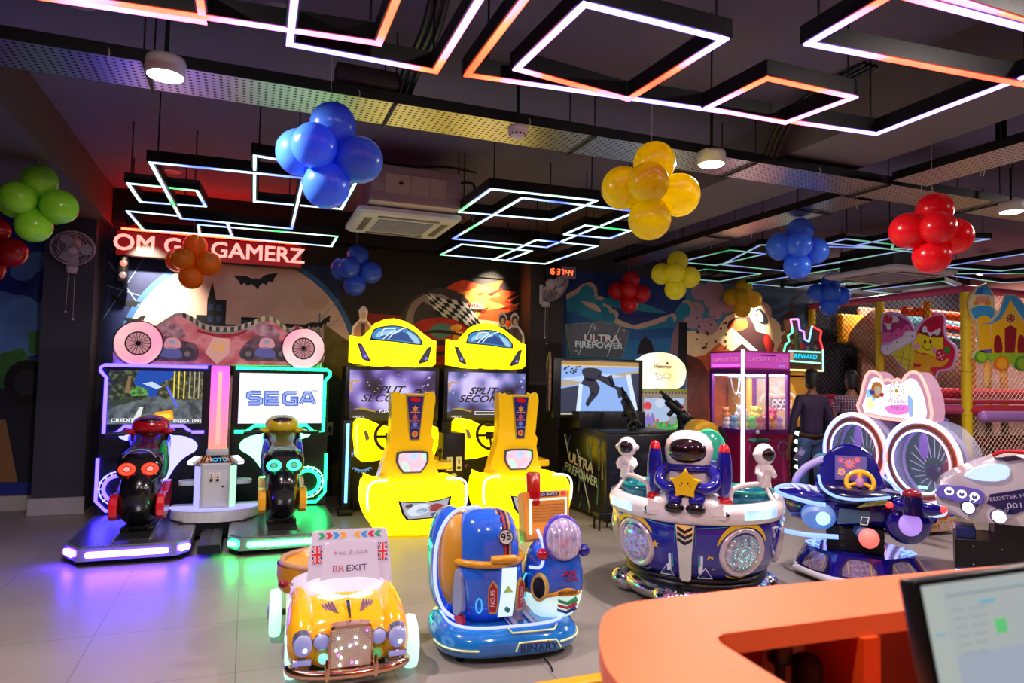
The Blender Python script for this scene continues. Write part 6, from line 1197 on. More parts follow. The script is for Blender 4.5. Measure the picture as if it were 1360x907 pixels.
# ---------------------------------------------------------------- winged blue ride on an octagonal plinth
def pxz(x, y, cx, cy, s): return ((x-cx)*s, EYE-(y-cy)*s)
t = thing('winged_kiddie_ride', 'dark blue winged ride with yellow steering wheel on an eight-sided lamp plinth', 'kiddie ride', (4.83, 4.35, 0), -48)
NV2 = M('wing_navy', '120c78', .12, coat=1); NWB = E('wing_neon', '7898ff', 2.2); A = lambda x, y: pxz(x, y, 1140, 510.5, .0064)
oc = [(.5*math.cos(math.radians(22.5+45*k)), .5*math.sin(math.radians(22.5+45*k))) for k in range(8)]; oc2 = [(x*.8, y*.8) for x, y in oc]
mb = MB(); mb.loft([[(x, y, .03) for x, y in oc], [(x, y, .09) for x, y in oc], [(x, y, .24) for x, y in oc2]], NV2, sm=False); pl = mb.build('plinth', t)
mb = MB(); mb.tube([(x*1.03, y*1.03, .06) for x, y in oc], .03, M('skirt_white', 'd0c8d8', .3, coat=.4), 8, closed=True); mb.build('skirt', pl)
for k in range(8):
    a = 270+45*k; 
    mb = MB(Tr(.434*math.cos(math.radians(a)), .434*math.sin(math.radians(a)), .155, rz=a+90, rx=0) @ Tr(rx=-32)); q = smooth([(-.14, -.08), (.14, -.08), (.1, .06), (.05, .085), (-.05, .085), (-.1, .06)], 2)
    mb.prism(q, -.008, .01, M('facet_dark', '1a1440', .2, coat=.5)); mb.prism([(x*.85, z*.82) for x, z in q], -.014, 0, M('facet_lens', 'a89888' if k % 2 else '807090', .2, .3, noise=.5, nscale=40, bump=.6)); [mb.prism([(x+.012, -.05), (x, .05), (x-.006, .05), (x+.004, -.05)], -.016, 0, M('facet_gold', 'a89040', .3)) for x in (-.08, .08)]; mb.build('facet_lamp', pl)
mb = MB(); mb.tube([(x*.93, y*.93, .243) for x, y in oc2[2:5]], .011, NWB, 6)
mb.build('neon_ring', pl)
for k in (-1, 1):
    mb = MB(); [mb.tube([(k*(.30+i*.05), -.15, .25), (k*(.36+i*.05), -.04, .25), (k*(.30+i*.05), .06, .25)], .008, NWB, 5) for i in range(2)]; mb.build('chevron_light', pl)
mb = MB(); mb.box((-.03, 0, .34), (.42, .42, .2), M('pillar_rubber', '14120e', .6), .01)
for i in range(3): mb.box((-.03, 0, .28+i*.05), (.43, .43, .012), M('pillar_rib', '080808', .6), .003)
mb.build('pillar', t)
x0, z0 = A(1150, 668)
def sec(x, ry, rz, cy, cz, n=22, e=.8):
    sg = lambda v: math.copysign(abs(v)**e, v); return [(x, cy+ry*sg(math.cos(2*PI*k/n)), cz+rz*sg(math.sin(2*PI*k/n))) for k in range(n)]
mb = MB(); mb.loft([sec(-.58, .03, .03, 0, .56), sec(-.52, .12, .11, 0, .55), sec(-.35, .2, .15, 0, .55), sec(-.1, .26, .17, 0, .57), sec(.15, .26, .16, .02, .58), sec(.35, .2, .13, .03, .56), sec(.5, .12, .09, .03, .54), sec(.56, .03, .03, .03, .54)], NV2); hull = mb.build('hull', t)
mb = MB(); mb.loft([sec(-.64, .02, .02, -.16, .66), sec(-.6, .1, .035, -.16, .67), sec(-.45, .15, .045, -.18, .68), sec(-.28, .15, .04, -.18, .67), sec(-.2, .05, .02, -.15, .66)], NV2); 
for i in range(3): mb.tube([(-.52+i*.07, -.06, .725), (-.44+i*.07, -.28, .712)], .014, M('wing_stripe', 'd8dcf8', .3), 6)
wg = mb.build('wing_cap', t)
mb = MB(); mb.tube(smooth([(-.30, -.02, .70), (-.5, -.02, .715), (-.62, -.1, .70), (-.62, -.25, .68), (-.5, -.36, .66), (-.32, -.38, .63), (-.24, -.37, .625)], 4, False), .018, NWB, 8); mb.build('wing_neon', wg)
mb = MB(); mb.tube(smooth([(-.6, .05, .40), (-.64, -.1, .385), (-.58, -.26, .37), (-.4, -.34, .365), (-.15, -.32, .37)], 4, False), .02, NWB, 8); mb.build('neon_trim', hull)
mb = MB(); mb.ell((-.30, -.22, .51), (.135, .12, .115), E('lamp_blue_shell', '3a80e0', .7, .2), 24, 16); bl = mb.build('wing_lamp', t); mb = MB(); mb.ell((-.265, -.315, .505), (.06, .04, .055), E('lamp_cyan_core', 'b0f0ff', 1.6), 18, 12); mb.build('lamp_core', bl)
mb = MB(Tr(.08, -.36, .40, rz=16)); mb.tube([(-.02, .22, .02), (-.02, .0, .0)], .06, M('thruster_blue', '90a8e0', .2, .5), 16); mb.ell((-.02, -.03, 0), (.075, .07, .078), E('lamp_coral', 'ff6858', .95, .2), 20, 14); mb.build('thruster', t)
for i in range(1): pass
mb = MB(Tr(.35, -.26, .52, rz=14)); mb.lathe([(0, .02), (.085, .03), (.10, .02), (.15, .01), (.165, -.02), (.16, -.1), (.12, -.3)], NV2, (0, 0, 0), 32, 'y'); tb = mb.build('turbine', t); mb = MB(Tr(.35, -.26, .52, rz=14)); mb.ell((0, -.03, 0), (.085, .025, .09), E('lamp_lavender', 'b080f0', .95, .2), 22, 12); mb.build('turbine_lamp', tb)
for k in range(8): a = k*PI/4; mb = MB(Tr(.35, -.26, .52, rz=14)); 
# cockpit dome with flower screen
mb = MB(Tr(-.07, -.05, .70, rx=-14)); do = smooth([(-.24, -.02), (-.235, .16), (-.19, .30), (-.1, .385), (0, .41), (.1, .385), (.19, .30), (.235, .16), (.24, -.02)], 2); mb.prism(do, 0, .12, NV2, .03, seg=3); dm = mb.build('dashboard_dome', t)
mb = MB(Tr(-.05, -.055, .70, rx=-14)); mb.prism([(-.13, .09), (.11, .09), (.11, .30), (-.13, .30)], -.012, .02, M('flower_frame', '5048a0', .3)); mb.prism([(-.11, .10), (.07, .10), (.07, .29), (-.11, .29)], -.016, 0, E('flower_back', '8040a0', .7))
for x, z, r, c_ in ((-.02, .235, .05, 'ff6048'), (-.08, .16, .04, 'ffa040'), (.05, .16, .045, 'f06090'), (.04, .27, .03, 'ff4840'), (-.085, .26, .03, 'e04050')): mb.prism(star(x, z, r, r*.55, 9), -.018-.0005*r, 0, E('fl_'+c_, c_, 1)); mb.prism(circ(x, z, r*.35, n=12), -.02, 0, E('fl_core', 'a070d0', 1))
mb.build('flower_screen', dm)
mb = MB(Tr(.01, -.18, .80, rx=-22, rz=0)); SW = M('wheel_yellow', 'f0b008', .3, coat=.4); mb.tube([(.105*math.cos(a), 0, .085*math.sin(a)) for a in [math.radians(70+i*400/20-90+70) for i in range(0, 16)]], .017, SW, 10); mb.tube([(.10*math.cos(2*PI*i/24), 0, .095*math.sin(2*PI*i/24)) for i in range(24)], .017, SW, 10, closed=True); mb.ell((0, -.005, 0), (.035, .02, .045), M('wheel_hub', 'b878a8', .4), 14, 10)
for a in (90, 200, 340): mb.tube([(0, 0, 0), (.095*math.cos(math.radians(a)), 0, .09*math.sin(math.radians(a)))], .016, SW, 8)
mb.tube([(0, .02, 0), (0, .16, 0)], .02, BLACK, 8); mb.build('steering_wheel', t)
mb = MB(); mb.tube(smooth([(-.30, -.16, .83), (-.27, -.26, .75), (-.18, -.34, .70), (-.05, -.36, .685), (.1, -.34, .70), (.22, -.28, .715)], 5, False), .012, NWB, 8); mb.tube([(.17, -.1, .86), (.32, -.18, .745)], .011, NWB, 8); mb.build('cockpit_neon', hull)
mb = MB(); mb.loft([sec(-.30, .05, .02, .0, .72), sec(-.28, .2, .06, -.06, .70), sec(-.1, .25, .08, -.1, .68), sec(.15, .25, .08, -.08, .68), sec(.3, .12, .05, -.02, .68)], M('cockpit_dark', '0c0a38', .2, coat=.6)); mb.T = Tr(0, -.345, .62, rx=-10); mb.prism([(-.02, .0), (.2, .05), (.2, .085), (.06, .055)], -.01, .03, M('plate_gold', '80783c', .3)); mb.text('BATTLESHIP', .024, BLACK, .12, .048, -.013, .002, 0, 1, 11); mb.T = Matrix(); mb.build('cockpit', hull)
mb = MB(Tr(-.06, -.31, .53, rx=4)); mb.prism([(-.1, -.06), (.14, -.02), (.14, .07), (-.08, .07)], -.008, .03, M('plate_blue_metal', '48688a', .2, .4)); mb.tube([(x, -.012, z) for x, z in [(.07, -.04), (.12, -.04), (.13, .02), (.08, .02)]], .006, WHITE, 5, closed=True); mb.build('side_plate', hull)
# back cushion rail at left
mb = MB(); mb.tube(smooth([(-.2, .25, .62), (-.4, .2, .62), (-.5, .08, .72), (-.42, .05, .86), (-.28, .02, .95)], 4, False), .032, M('rail_lilac', 'c0b0f0', .25, coat=.4), 10); mb.ell((-.27, .1, .93), (.09, .06, .07), M('pad_teal', '4a7898', .3, coat=.5), 14, 10); mb.build('seat_rail', t)
# twin gun turret
mb = MB(); mb.loft([sec(.24, .04, .04, -.28, .66), sec(.28, .06, .06, -.28, .66), sec(.5, .06, .05, -.28, .65), sec(.57, .03, .03, -.28, .65)], NV2); mb.loft([[(.37+r*math.cos(2*PI*j/16), -.28+r*math.sin(2*PI*j/16), z) for j in range(16)] for r, z in ((.09, .6), (.085, .68), (.07, .74))], M('turret_dark', '180c48', .2, coat=.6)); mb.ell((.37, -.28, .755), (.07, .06, .04), M('turret_red', '901828', .2, coat=.7), 16, 10); tu = mb.build('turret', t)
for x in (.215, .575): mb = MB(); mb.ell((x, -.30, .66), .027, E('turret_lamp', 'ff3030', 2.5), 12, 8); mb.build('turret_lamp', tu)
mb = MB(); mb.ell((.52, -.12, .62), (.1, .16, .05), E('fin_glow', 'b0c8ff', 1.3, .3), 18, 12); mb.ell((.33, -.12, .62), (.1, .12, .05), NV2, 14, 10); mb.build('fin', t)
# ---------------------------------------------------------------- white speeder ride
t = thing('speeder_kiddie_ride', 'white hover-car ride with chrome exhausts on a black box at the right edge', 'kiddie ride', (6.05, 4.0, 0), -52)
A = lambda x, y: pxz(x, y, 1310, 514, .0066)
mb = MB(); mb.prism([(-.33, .03), (.75, .03), (.75, .46), (-.05, .46), (-.05, .3), (-.33, .3)], -.15, .35, BLACK, .01); 
for x in (-.2, .0, .2, .4): [mb.ell((x, -.155, z), .008, CHROME, 6, 4) for z in (.1, .25)]
bx2 = mb.build('base_box', t); mb = MB(); mb.tube([(-.33, -.17, .035), (.0, -.17, .035)], .012, E('speeder_strip', 'b8b0ff', 6), 6); mb.build('light_strip', bx2); mb = MB(); mb.box((-.25, -.0, .35), (.14, .25, .1), M('box_navy', '1c2868', .3), .01); mb.build('side_box', bx2)
SWH = M('speeder_white', 'd8ccd8', .2, coat=.8)
body_o = smooth([(-.44, .74), (-.40, .80), (-.22, .90), (-.05, 1.0), (.1, 1.04), (.22, 1.03), (.34, .97), (.6, .92), (.75, .85), (.78, .5), (.5, .48), (.1, .46), (-.25, .47), (-.42, .52), (-.47, .62)], 2)
mb = MB(); mb.prism(body_o, -.16, .34, SWH, .07, seg=4); bd = mb.build('body', t)
mb = MB(Tr(-.28, -.17, .69, rx=-12)); mb.prism(smooth([(-.17, -.05), (.13, -.09), (.15, .0), (.12, .04), (-.12, .06), (-.17, .03)], 2), -.03, .06, M('nose_violet', '6a5ac8', .25, coat=.6), .012)
mb.build('nose_panel', bd)
for i in range(3):
    mb = MB(Tr(-.37+i*.09, -.20, .70-i*.014)); mb.lathe([(0, .012), (.03, .012), (.038, 0)], E('speeder_lamp', 'd8d8ff', 2.2), (0, 0, 0), 18, 'y'); mb.tube([(.037*math.cos(k*PI/9), -.0, .037*math.sin(k*PI/9)) for k in range(18)], .006, CHROME, 6, closed=True); mb.prism(smooth([(-.02, -.005), (-.012, .016), (0, .004), (.012, .016), (.02, -.005), (0, -.02)], 2), -.016, 0, M('lamp_print', '5058a0', .4)); mb.build('nose_lamp', bd)
mb = MB(Tr(0, -.17, 0)); mb.prism(smooth([(-.26, .84), (-.14, .94), (.02, .955), (.06, .90), (.02, .83), (-.12, .81)], 3), -.03, .06, E('canopy_glow', 'b0d8ff', 1.0, .4), .02, seg=2); mb.build('windscreen', bd)
mb = MB(Tr(0, -.165, 0)); mb.prism([(-.04, 1.005), (.1, 1.035), (.16, 1.015), (.04, .985)], -.02, .2, M('hatch_dark', '38304c', .3), .005); mb.build('hatch', bd)
mb = MB(); mb.tube(smooth([(-.06, -.18, 1.03), (.05, -.18, 1.07), (.25, -.18, 1.05), (.33, -.18, 1.0), (.35, -.18, .85)], 4, False), .016, RED, 8); mb.build('roll_bar', bd)
mb = MB(Tr(0, -.165, 0)); mb.prism([(-.10, .62), (.08, .55), (.16, .60), (.34, .78), (.34, .84), (.2, .78), (-.08, .70)], -.012, .02, M('stripe_indigo', '20205c', .3, coat=.4)); mb.prism([(.14, .58), (.34, .70), (.34, .76), (.17, .62)], -.016, .02, M('stripe_red2', '98203c', .3, coat=.4)); mb.text('SPEEDSTER HAWK', .042, M('print_lilac', 'c8c0e8', .4), .07, .695, -.016, .003, 0, 1.2, 14); mb.text('001', .06, M('print_lilac', 'c8c0e8', .4), .09, .625, -.016, .004, 0, 1.3, 8); mb.build('print', bd)
for x, z, r in ((-.19, .60, .06), (.02, .55, .065), (.27, .60, .05)):
    mb = MB(Tr(x, -.15, z, rz=-22, rx=6)); mb.tube([(0, .12, 0), (0, -.13, 0)], [r*.95, r], CHROME, 22); ex = mb.build('exhaust', bd)
    if x < .2: mb = MB(Tr(x, -.15, z, rz=-22, rx=6)); mb.lathe([(0, .0), (r*.75, .0), (r*.8, -.004)], E('exhaust_lamp', 'e8e0ff', 2.4), (0, -.135, 0), 20, 'y'); mb.build('exhaust_lamp', ex)
# ---------------------------------------------------------------- orange counter and monitor
t = thing('reception_counter', 'curved orange reception counter filling the lower right foreground', 'counter', (1.2, 1.2, 0))
OC = M('counter_orange', 'e8703c', .55, noise=.04, nscale=3); OD = M('counter_orange_deep', 'd84c14', .5)
def arcp(cx, cy, r, a0, a1, n=10): return [(cx+r*math.cos(math.radians(a0+(a1-a0)*i/n)), cy+r*math.sin(math.radians(a0+(a1-a0)*i/n))) for i in range(n+1)]
out = smooth([(.55, -.3), (.585, .8), (.613, 1.05), (.645, 1.166), (.718, 1.307), (.793, 1.392), (.887, 1.423)], 4, False)+[(1.219, 1.423), (2.172, 1.369), (3.2, 1.31)]
inn = [(3.2, 1.09), (1.6, 1.165)]+arcp(.90+.04, 1.185-.04, .04, 90, 180, 6)+[(.83, -.3)]
off = lambda p: [(x-1.2, y-1.2) for x, y in p]
mb = MB(); mb.slab(off(out+inn), 1.035, 1.08, OC, .004, side=OD); mb.build('worktop', t)
mb = MB(); o2 = [(x+.03 if i < 2 else x+.02, y-.02) for i, (x, y) in enumerate(out)]; i2 = [(x+.02, y-.025) for x, y in o2][::-1]
mb.slab(off(o2+i2), .03, 1.035, OD); mb.build('outer_skirt', t)
mb = MB(); 
for x in (1.30, 1.82, 2.5): mb.bx(x-1.2, x-1.2+.05, -.04, .13, 0, 1.035, M('divider_orange', 'd84808', .5))
mb.bx(-.36, 1.9, -.04, .14, .45, .51, OD); mb.bx(-.33, .10, -.03, .2, .56, .57, OD); mb.build('shelving', t)
tag(MB().box((0, 0, 0), (.085, .07, .44), M('cabinet_pinkwhite', 'f4e4e0', .5), .01).build('storage_box', None, loc=(1.252, 1.36, .79)), 'pale box on the counter shelf left of the orange divider', 'box')
t2 = thing('camera_tripod', 'small black tripod gadget on the shelf inside the counter', 'tripod', (1.165, 1.27, .57)); mb = MB(); mb.box((0, 0, .42), (.05, .04, .07), BLACK, .01); mb.tube([(0, 0, .3), (0, 0, .4)], .012, BLACK, 8); mb.build('head', t2); 
for k in range(3): a = k*2.1; mb = MB(); mb.tube([(0, 0, .31), (.04*math.cos(a), .04*math.sin(a), .0)], .006, BLACK, 6); mb.build('leg', t2)
tag(MB().box((0, 0, 0), (.06, .06, .26), M('black_bag', '141214', .5), .02).build('gadget_case', None, loc=(1.225, 1.25, .85)), 'small black case standing beside the tripod gadget in the counter', 'case')
mb = MB(); mb.box((0, 0, .06), (.07, .05, .3), M('carton_white', 'f4e8e8', .4), .01); mb.box((0, 0, -.14), (.072, .052, .12), RED, .008); tag(mb.build('carton', None, loc=(1.02, 1.325, .775)), 'slim white and red carton in the corner of the counter', 'carton')
t = thing('desk_monitor', 'computer monitor with a pale spreadsheet screen behind the orange counter', 'monitor', (.923, .734, 1.316)); t.rotation_euler = (math.radians(-12), 0, math.radians(1))
mb = MB(); mb.bx(0, .54, 0, .03, -.32, 0, BLACK, .004); mb.build('housing', t)
mb = MB(); L = lambda x0, z0, x1, z1, k, m_: mb.prism([(x0, z0), (x1, z0), (x1, z1), (x0, z1)], -.001-.0003*k, 0, m_)
L(.010, -.31, .53, -.010, 0, E('ms_grey', 'b4bcbc', .82)); L(.055, -.31, .53, -.11, 1, E('ms_blue', 'a8b4c4', .82)); L(.010, -.31, .05, -.010, 1, E('ms_side', 'b8c0bc', .82)); L(.055, -.03, .53, -.026, 2, E('ms_line', '98a8b0', .8)); L(.15, -.09, .175, -.07, 3, E('ms_green', '60c878', .9)); L(.125, -.045, .16, -.04, 3, E('ms_cyan', '70b0c8', .9)); L(.02, -.08, .04, -.077, 3, E('ms_cyan', '70b0c8', .9))
for i in range(6): L(.065+.0*i, -.05-i*.012, .09, -.048-i*.012, 2, E('ms_text', 'a0a8a8', .8)); L(.10, -.05-i*.012, .14-.004*i, -.048-i*.012, 2, E('ms_text', 'a0a8a8', .8))
mb.build('screen', t)
mb = MB(); mb.bx(.22, .32, .03, .06, -.4, -.15, BLACKM, .005); mb.box((.27, .05, -.415), (.24, .18, .012), BLACKM, .004); mb.build('stand', t)
t = thing('operator_desk', 'low orange desk carrying the monitor inside the counter', 'desk', (1.25, .78, 0)); mb = MB(); mb.bx(-.38, 1.2, -.2, .35, .87, .9, OD, .003); mb.build('desktop', t); 
for x, y in ((-.36, -.18), (1.16, -.18), (-.36, .31), (1.16, .31)): mb = MB(); mb.bx(x, x+.03, y, y+.03, 0, .87, OD); mb.build('leg', t)
tag(MB().box((0, 0, 0), (.9, .09, .03), M('kerb_yellow', 'e0a010', .4), .008).build('floor_bar', None, loc=(1.72, 3.28, .015)), 'yellow bar lying on the floor beside the orange counter', 'floor bar')
mb = MB(); mb.tube(smooth([(-2.4, 4.9, .006), (-1.9, 4.75, .006), (-1.62, 4.55, .006), (-1.55, 4.3, .006), (-1.72, 4.1, .006)], 5, False), .006, M('cable_green', '3c6a38', .4), 6); tag(mb.build('floor_cable'), 'thin green cable trailing over the floor at the far left', 'cable')
# ---------------------------------------------------------------- soft play frame
PX, PY = 9.2, 6.5
t = thing('soft_play_frame', 'netted soft play frame with yellow padded posts and pink padded rails', 'play structure', (PX, PY, 0))
PYEL = M('pad_yellow', 'd8b808', .45); PPNK = M('pad_pink', 'c84878', .45); PRED = M('pad_red', 'c03048', .45); PLIL = M('pad_lilac', 'a878c8', .4)
for x, y in ((0, 0), (0, 1.37), (0, 2.75), (1.9, 0), (3.8, 0)):
    mb = MB(); mb.tube([(x, y, 0), (x, y, 2.9)], .065, PYEL, 14)
    for z in (.6, 1.2, 1.8, 2.4): mb.tube([(x, y, z), (x, y, z+.012)], .067, M('pad_seam', 'a89010', .5), 14)
    mb.build('padded_post', t)
for z, r, m_ in ((2.95, .055, PPNK), (1.28, .07, PPNK), (1.40, .03, PRED), (.12, .06, PRED)):
    mb = MB(); mb.tube([(0, 2.78, z), (0, 0, z)], r, m_, 12); mb.build('padded_rail', t)
    mb = MB(); mb.tube([(-.02, 0, z), (3.9, 0, z)], r, m_ if z != 1.28 else PRED, 12); mb.build('padded_rail', t)
mb = MB(); mb.tube([(.12, -.14, 1.20), (3.9, -.14, 1.20)], .075, PLIL, 14); mb.ell((.12, -.14, 1.20), .075, PLIL, 12, 8); mb.build('padded_bumper', t)
NET = M('net_cord', 'f0dcc8', .6)
def net(T, w, z0, z1, step=.085, r=.0042):
    mb = MB(T); h = z1-z0; n = int((w+h)/step)+1
    for i in range(n+1):
        for sg_ in (1, -1):
            # line x = c + sg*(z-z0)
            c_ = i*step-(h if sg_ > 0 else 0); xa, za = c_, z0
            pa = (c_, z0); pb = (c_+sg_*h, z1)
            t0, t1 = 0., 1.; dx = pb[0]-pa[0]
            ta, tb = (0-pa[0])/dx, (w-pa[0])/dx
            t0, t1 = max(0, min(ta, tb)), min(1, max(ta, tb))
            if t1-t0 < .02: continue
            mb.tube([(pa[0]+dx*t0, 0, z0+h*t0), (pa[0]+dx*t1, 0, z0+h*t1)], r, NET, 3, caps=False)
    return mb
for z0, z1 in ((.15, 1.25), (1.4, 2.92)):
    net(Matrix(((0, 0, 0, 0), (1, 0, 0, 0), (0, 0, 1, 0), (0, 0, 0, 1))), 2.75, z0, z1).build('net_panel', t)
    net(Matrix(), 3.8, z0, z1).build('net_panel', t)
# inside the frame: decks, padded braces, slides
tag(MB().box((0, 0, 0), (3.3, 2.4, .08), M('deck_blue', '384878', .6)).build('play_deck', None, loc=(11.0, 7.95, 1.24)), 'blue raised deck inside the netted play frame', 'play deck')
PE = M('wall_pad_peach', 'b88868', .6)
for x, y, z, sx, sy, sz, c_, lab in ((11.2, 8.9, 2.2, 2.6, .1, 1.5, 'a87c68', 'peach padded panel at the back of the play frame, above the deck'), (10.3, 9.0, .65, 1.2, .1, 1.1, 'c05068', 'rose padded panel at the back of the play frame, below the deck'), (11.8, 8.9, .65, 1.6, .1, 1.1, 'c89068', 'tan padded panel at the back of the play frame, below the deck'), (9.85, 8.85, 2.55, .9, .12, .5, 'e0b010', 'yellow printed panel high inside the play frame')):
    tag(MB().box((0, 0, 0), (sx, sy, sz), M('pad_'+c_, c_, .5, noise=.12, nscale=2), .03).build('padded_panel', None, loc=(x, y, z)), lab, 'padded panel')
for a, b, r, c_, lab in (((10.3, 8.3, 2.7), (12.9, 7.9, 2.45), .10, '5a98a8', 'upper teal padded beam sloping inside the play frame'), ((10.3, 8.1, 2.4), (12.9, 7.7, 2.15), .10, '6aa0b0', 'lower teal padded beam sloping inside the play frame'), ((10.3, 7.9, 2.6), (12.9, 7.5, 2.35), .05, 'c02830', 'thin red rail sloping inside the play frame'), ((9.4, 7.6, 2.75), (12.9, 7.3, 2.6), .07, 'e05010', 'orange padded beam near the top of the play frame'), ((9.5, 7.2, 1.5), (12.9, 7.2, 1.5), .08, 'd83048', 'red padded rail above the deck'), ((9.5, 7.3, .75), (12.9, 7.3, .75), .09, 'd03050', 'red padded rail below the deck')):
    tag(MB().tube([a, b], r, M('beam_'+c_, c_, .45), 12).build('padded_beam'), lab, 'padded beam')
for x, y, lab in ((9.75, 7.5, 'nearest the ice cream sign'), (10.6, 7.4, 'behind the castle sign'), (11.5, 7.5, 'at the right edge'), (12.3, 8.3, 'in the far corner')):
    tag(MB().tube([(x, y, 0), (x, y, 2.9)], .055, M('inner_post_gold', 'd89818', .45), 12).build('inner_post'), 'golden padded post inside the play frame, '+lab, 'post')
mb = MB(); mb.tube(smooth([(9.7, 8.6, 2.6), (9.8, 8.3, 2.3), (9.75, 7.9, 1.8), (9.6, 8.2, 1.2), (9.7, 8.6, .6)], 5, False), .36, M('slide_beige', 'c8a088', .4, coat=.3), 20); tag(mb.build('tube_slide'), 'beige tube slide winding down inside the play frame', 'slide')
mb = MB(); mb.ell((0, 0, 0), (.55, .4, .45), M('soft_rose', 'd0607c', .5), 20, 12); tag(mb.build('soft_mound', None, loc=(10.9, 6.95, .3)), 'rose soft mound on the play floor', 'soft block')
mb = MB(); mb.box((0, 0, 0), (.8, .5, .7), M('soft_cream', 'c8a890', .5), .15); tag(mb.build('soft_block', None, loc=(12.0, 6.95, .45)), 'cream soft block beside the rose mound', 'soft block')
# ice cream sign on the left net
t = thing('ice_cream_sign', 'cut-out sign of a pink ice cream cone and a smiling pudding', 'sign', (9.08, 7.87, 2.0), -90)
def sg_(pts): 
    out_ = []
    for x, y in pts:
        Y_, z_ = on_x(1140+x/5.668, 370+y/5.668, 9.08); out_.append((7.87-Y_, z_-2.0))
    return out_
o = smooth([(172, 300), (190, 262), (240, 248), (290, 258), (340, 275), (395, 320), (415, 370), (450, 340), (500, 300), (540, 290), (580, 262), (630, 265), (652, 310), (648, 370), (660, 430), (700, 480), (735, 510), (738, 580), (715, 640), (680, 690), (600, 700), (580, 750), (520, 762), (440, 745), (380, 715), (310, 650), (245, 575), (190, 570), (165, 530), (185, 480), (172, 400)], 2)
mb = MB(); mb.prism(sg_(o), .0, .03, M('sign_lilac', 'c8a8e8', .4)); bd = mb.build('backing', t)
def ly(mb, pts, k, m_, sm=3): mb.prism(sg_(smooth(pts, sm) if sm else pts), -.004*k, .001, m_)
PK1 = M('ic_pink', 'd858b0', .4); MG1 = M('ic_magenta', 'a01868', .4); WT1 = M('ic_white', 'd8d8f4', .4); YL1 = M('ic_yellow', 'e0d010', .4); YC1 = M('ic_cone', 'c8c828', .4); CR1 = M('ic_crimson', 'c0103c', .4); OC1 = M('ic_ochre', 'd8a018', .4)
mb = MB(); ly(mb, [(440, 420), (500, 320), (580, 280), (640, 285), (640, 380), (655, 450), (720, 520), (725, 590), (690, 670), (600, 690), (570, 745), (500, 745), (400, 700), (430, 600)], 1, CR1)
ly(mb, [(185, 400), (190, 300), (240, 270), (320, 290), (380, 330), (405, 380), (400, 400), (190, 490)], 1, MG1); ly(mb, [(190, 410), (230, 400), (260, 410), (300, 370), (330, 385), (370, 340), (400, 385), (395, 410), (200, 490), (188, 450)], 2, PK1)
ly(mb, [(180, 530), (200, 500), (240, 500), (280, 460), (330, 440), (360, 400), (400, 395), (430, 400), (430, 440), (400, 470), (330, 510), (260, 550), (220, 575), (190, 560)], 3, WT1)
ly(mb, [(250, 568), (400, 480), (420, 560), (415, 690), (385, 712)], 3, YC1, 0); [mb.tube([(x, -.014, z) for x, z in sg_(q)], .004, MG1, 4) for q in ([(270, 580), (405, 620)], [(310, 630), (410, 665)], [(350, 520), (325, 650)], [(400, 490), (380, 700)])]
ly(mb, [(200, 340), (215, 290), (265, 275), (305, 300), (300, 325), (250, 335), (245, 380), (220, 380), (215, 350)], 3, WT1); ly(mb, circ(230, 305, 35, 35, 20), 4, CR1, 0); ly(mb, circ(240, 282, 6, 6, 8), 5, WT1, 0)
ly(mb, [(455, 410), (640, 435), (640, 560), (590, 600), (540, 570), (500, 560), (440, 560), (415, 490)], 2, YL1, 0); ly(mb, [(415, 540), (480, 570), (540, 575), (600, 610), (685, 600), (640, 660), (560, 665), (540, 690), (570, 720), (500, 720), (415, 690)], 2, OC1); ly(mb, [(420, 635), (475, 645), (470, 665), (420, 668)], 3, CR1, 0)
ly(mb, [(465, 400), (490, 370), (560, 380), (630, 405), (635, 440), (560, 440), (490, 420)], 3, M('ic_maroon', '701030', .4)); ly(mb, [(483, 385), (500, 357), (530, 370), (590, 385), (618, 375), (618, 405), (600, 428), (570, 415), (545, 435), (525, 405), (495, 405)], 4, WT1); ly(mb, circ(555, 375, 32, 30, 20), 5, CR1, 0); mb.tube([(x, -.022, z) for x, z in sg_(smooth([(555, 355), (570, 325), (590, 305)], 4, False))], .005, MG1, 5)
for x in (506, 547): ly(mb, circ(x, 475, 7, 17, 12), 3, BLACK, 0)
mb.tube([(x, -.014, z) for x, z in sg_(smooth([(482, 492), (500, 525), (530, 540), (555, 520), (560, 500)], 4, False))], .004, BLACK, 5)
for x, y in ((447, 508), (580, 543)): ly(mb, circ(x, y, 21, 21, 16), 3, M('ic_blush', 'e088c8', .4), 0)
ly(mb, [(590, 580), (600, 540), (650, 530), (672, 560), (665, 605), (635, 620), (600, 610)], 5, CR1); ly(mb, star(673, 540, 30, 15, 7), 6, M('ic_leaf', '109838', .4), 0)
for x, y in ((615, 560), (630, 585), (650, 575), (612, 595), (640, 605)): ly(mb, circ(x, y, 5, 6, 8), 6, WT1, 0)
for x, y, r, m_ in ((410, 432, 10, CR1), (362, 432, 9, YL1), (297, 478, 10, M('ic_leaf', '109838', .4)), (265, 518, 8, YL1), (225, 527, 9, PK1)): ly(mb, star(x, y, r, r*.4, 5), 4, m_, 0)
for x, y in ((245, 432), (290, 428), (325, 388), (365, 380), (215, 460)): ly(mb, circ(x, y, 9, 5, 8), 3, MG1, 0)
mb.build('cut_out_art', t)
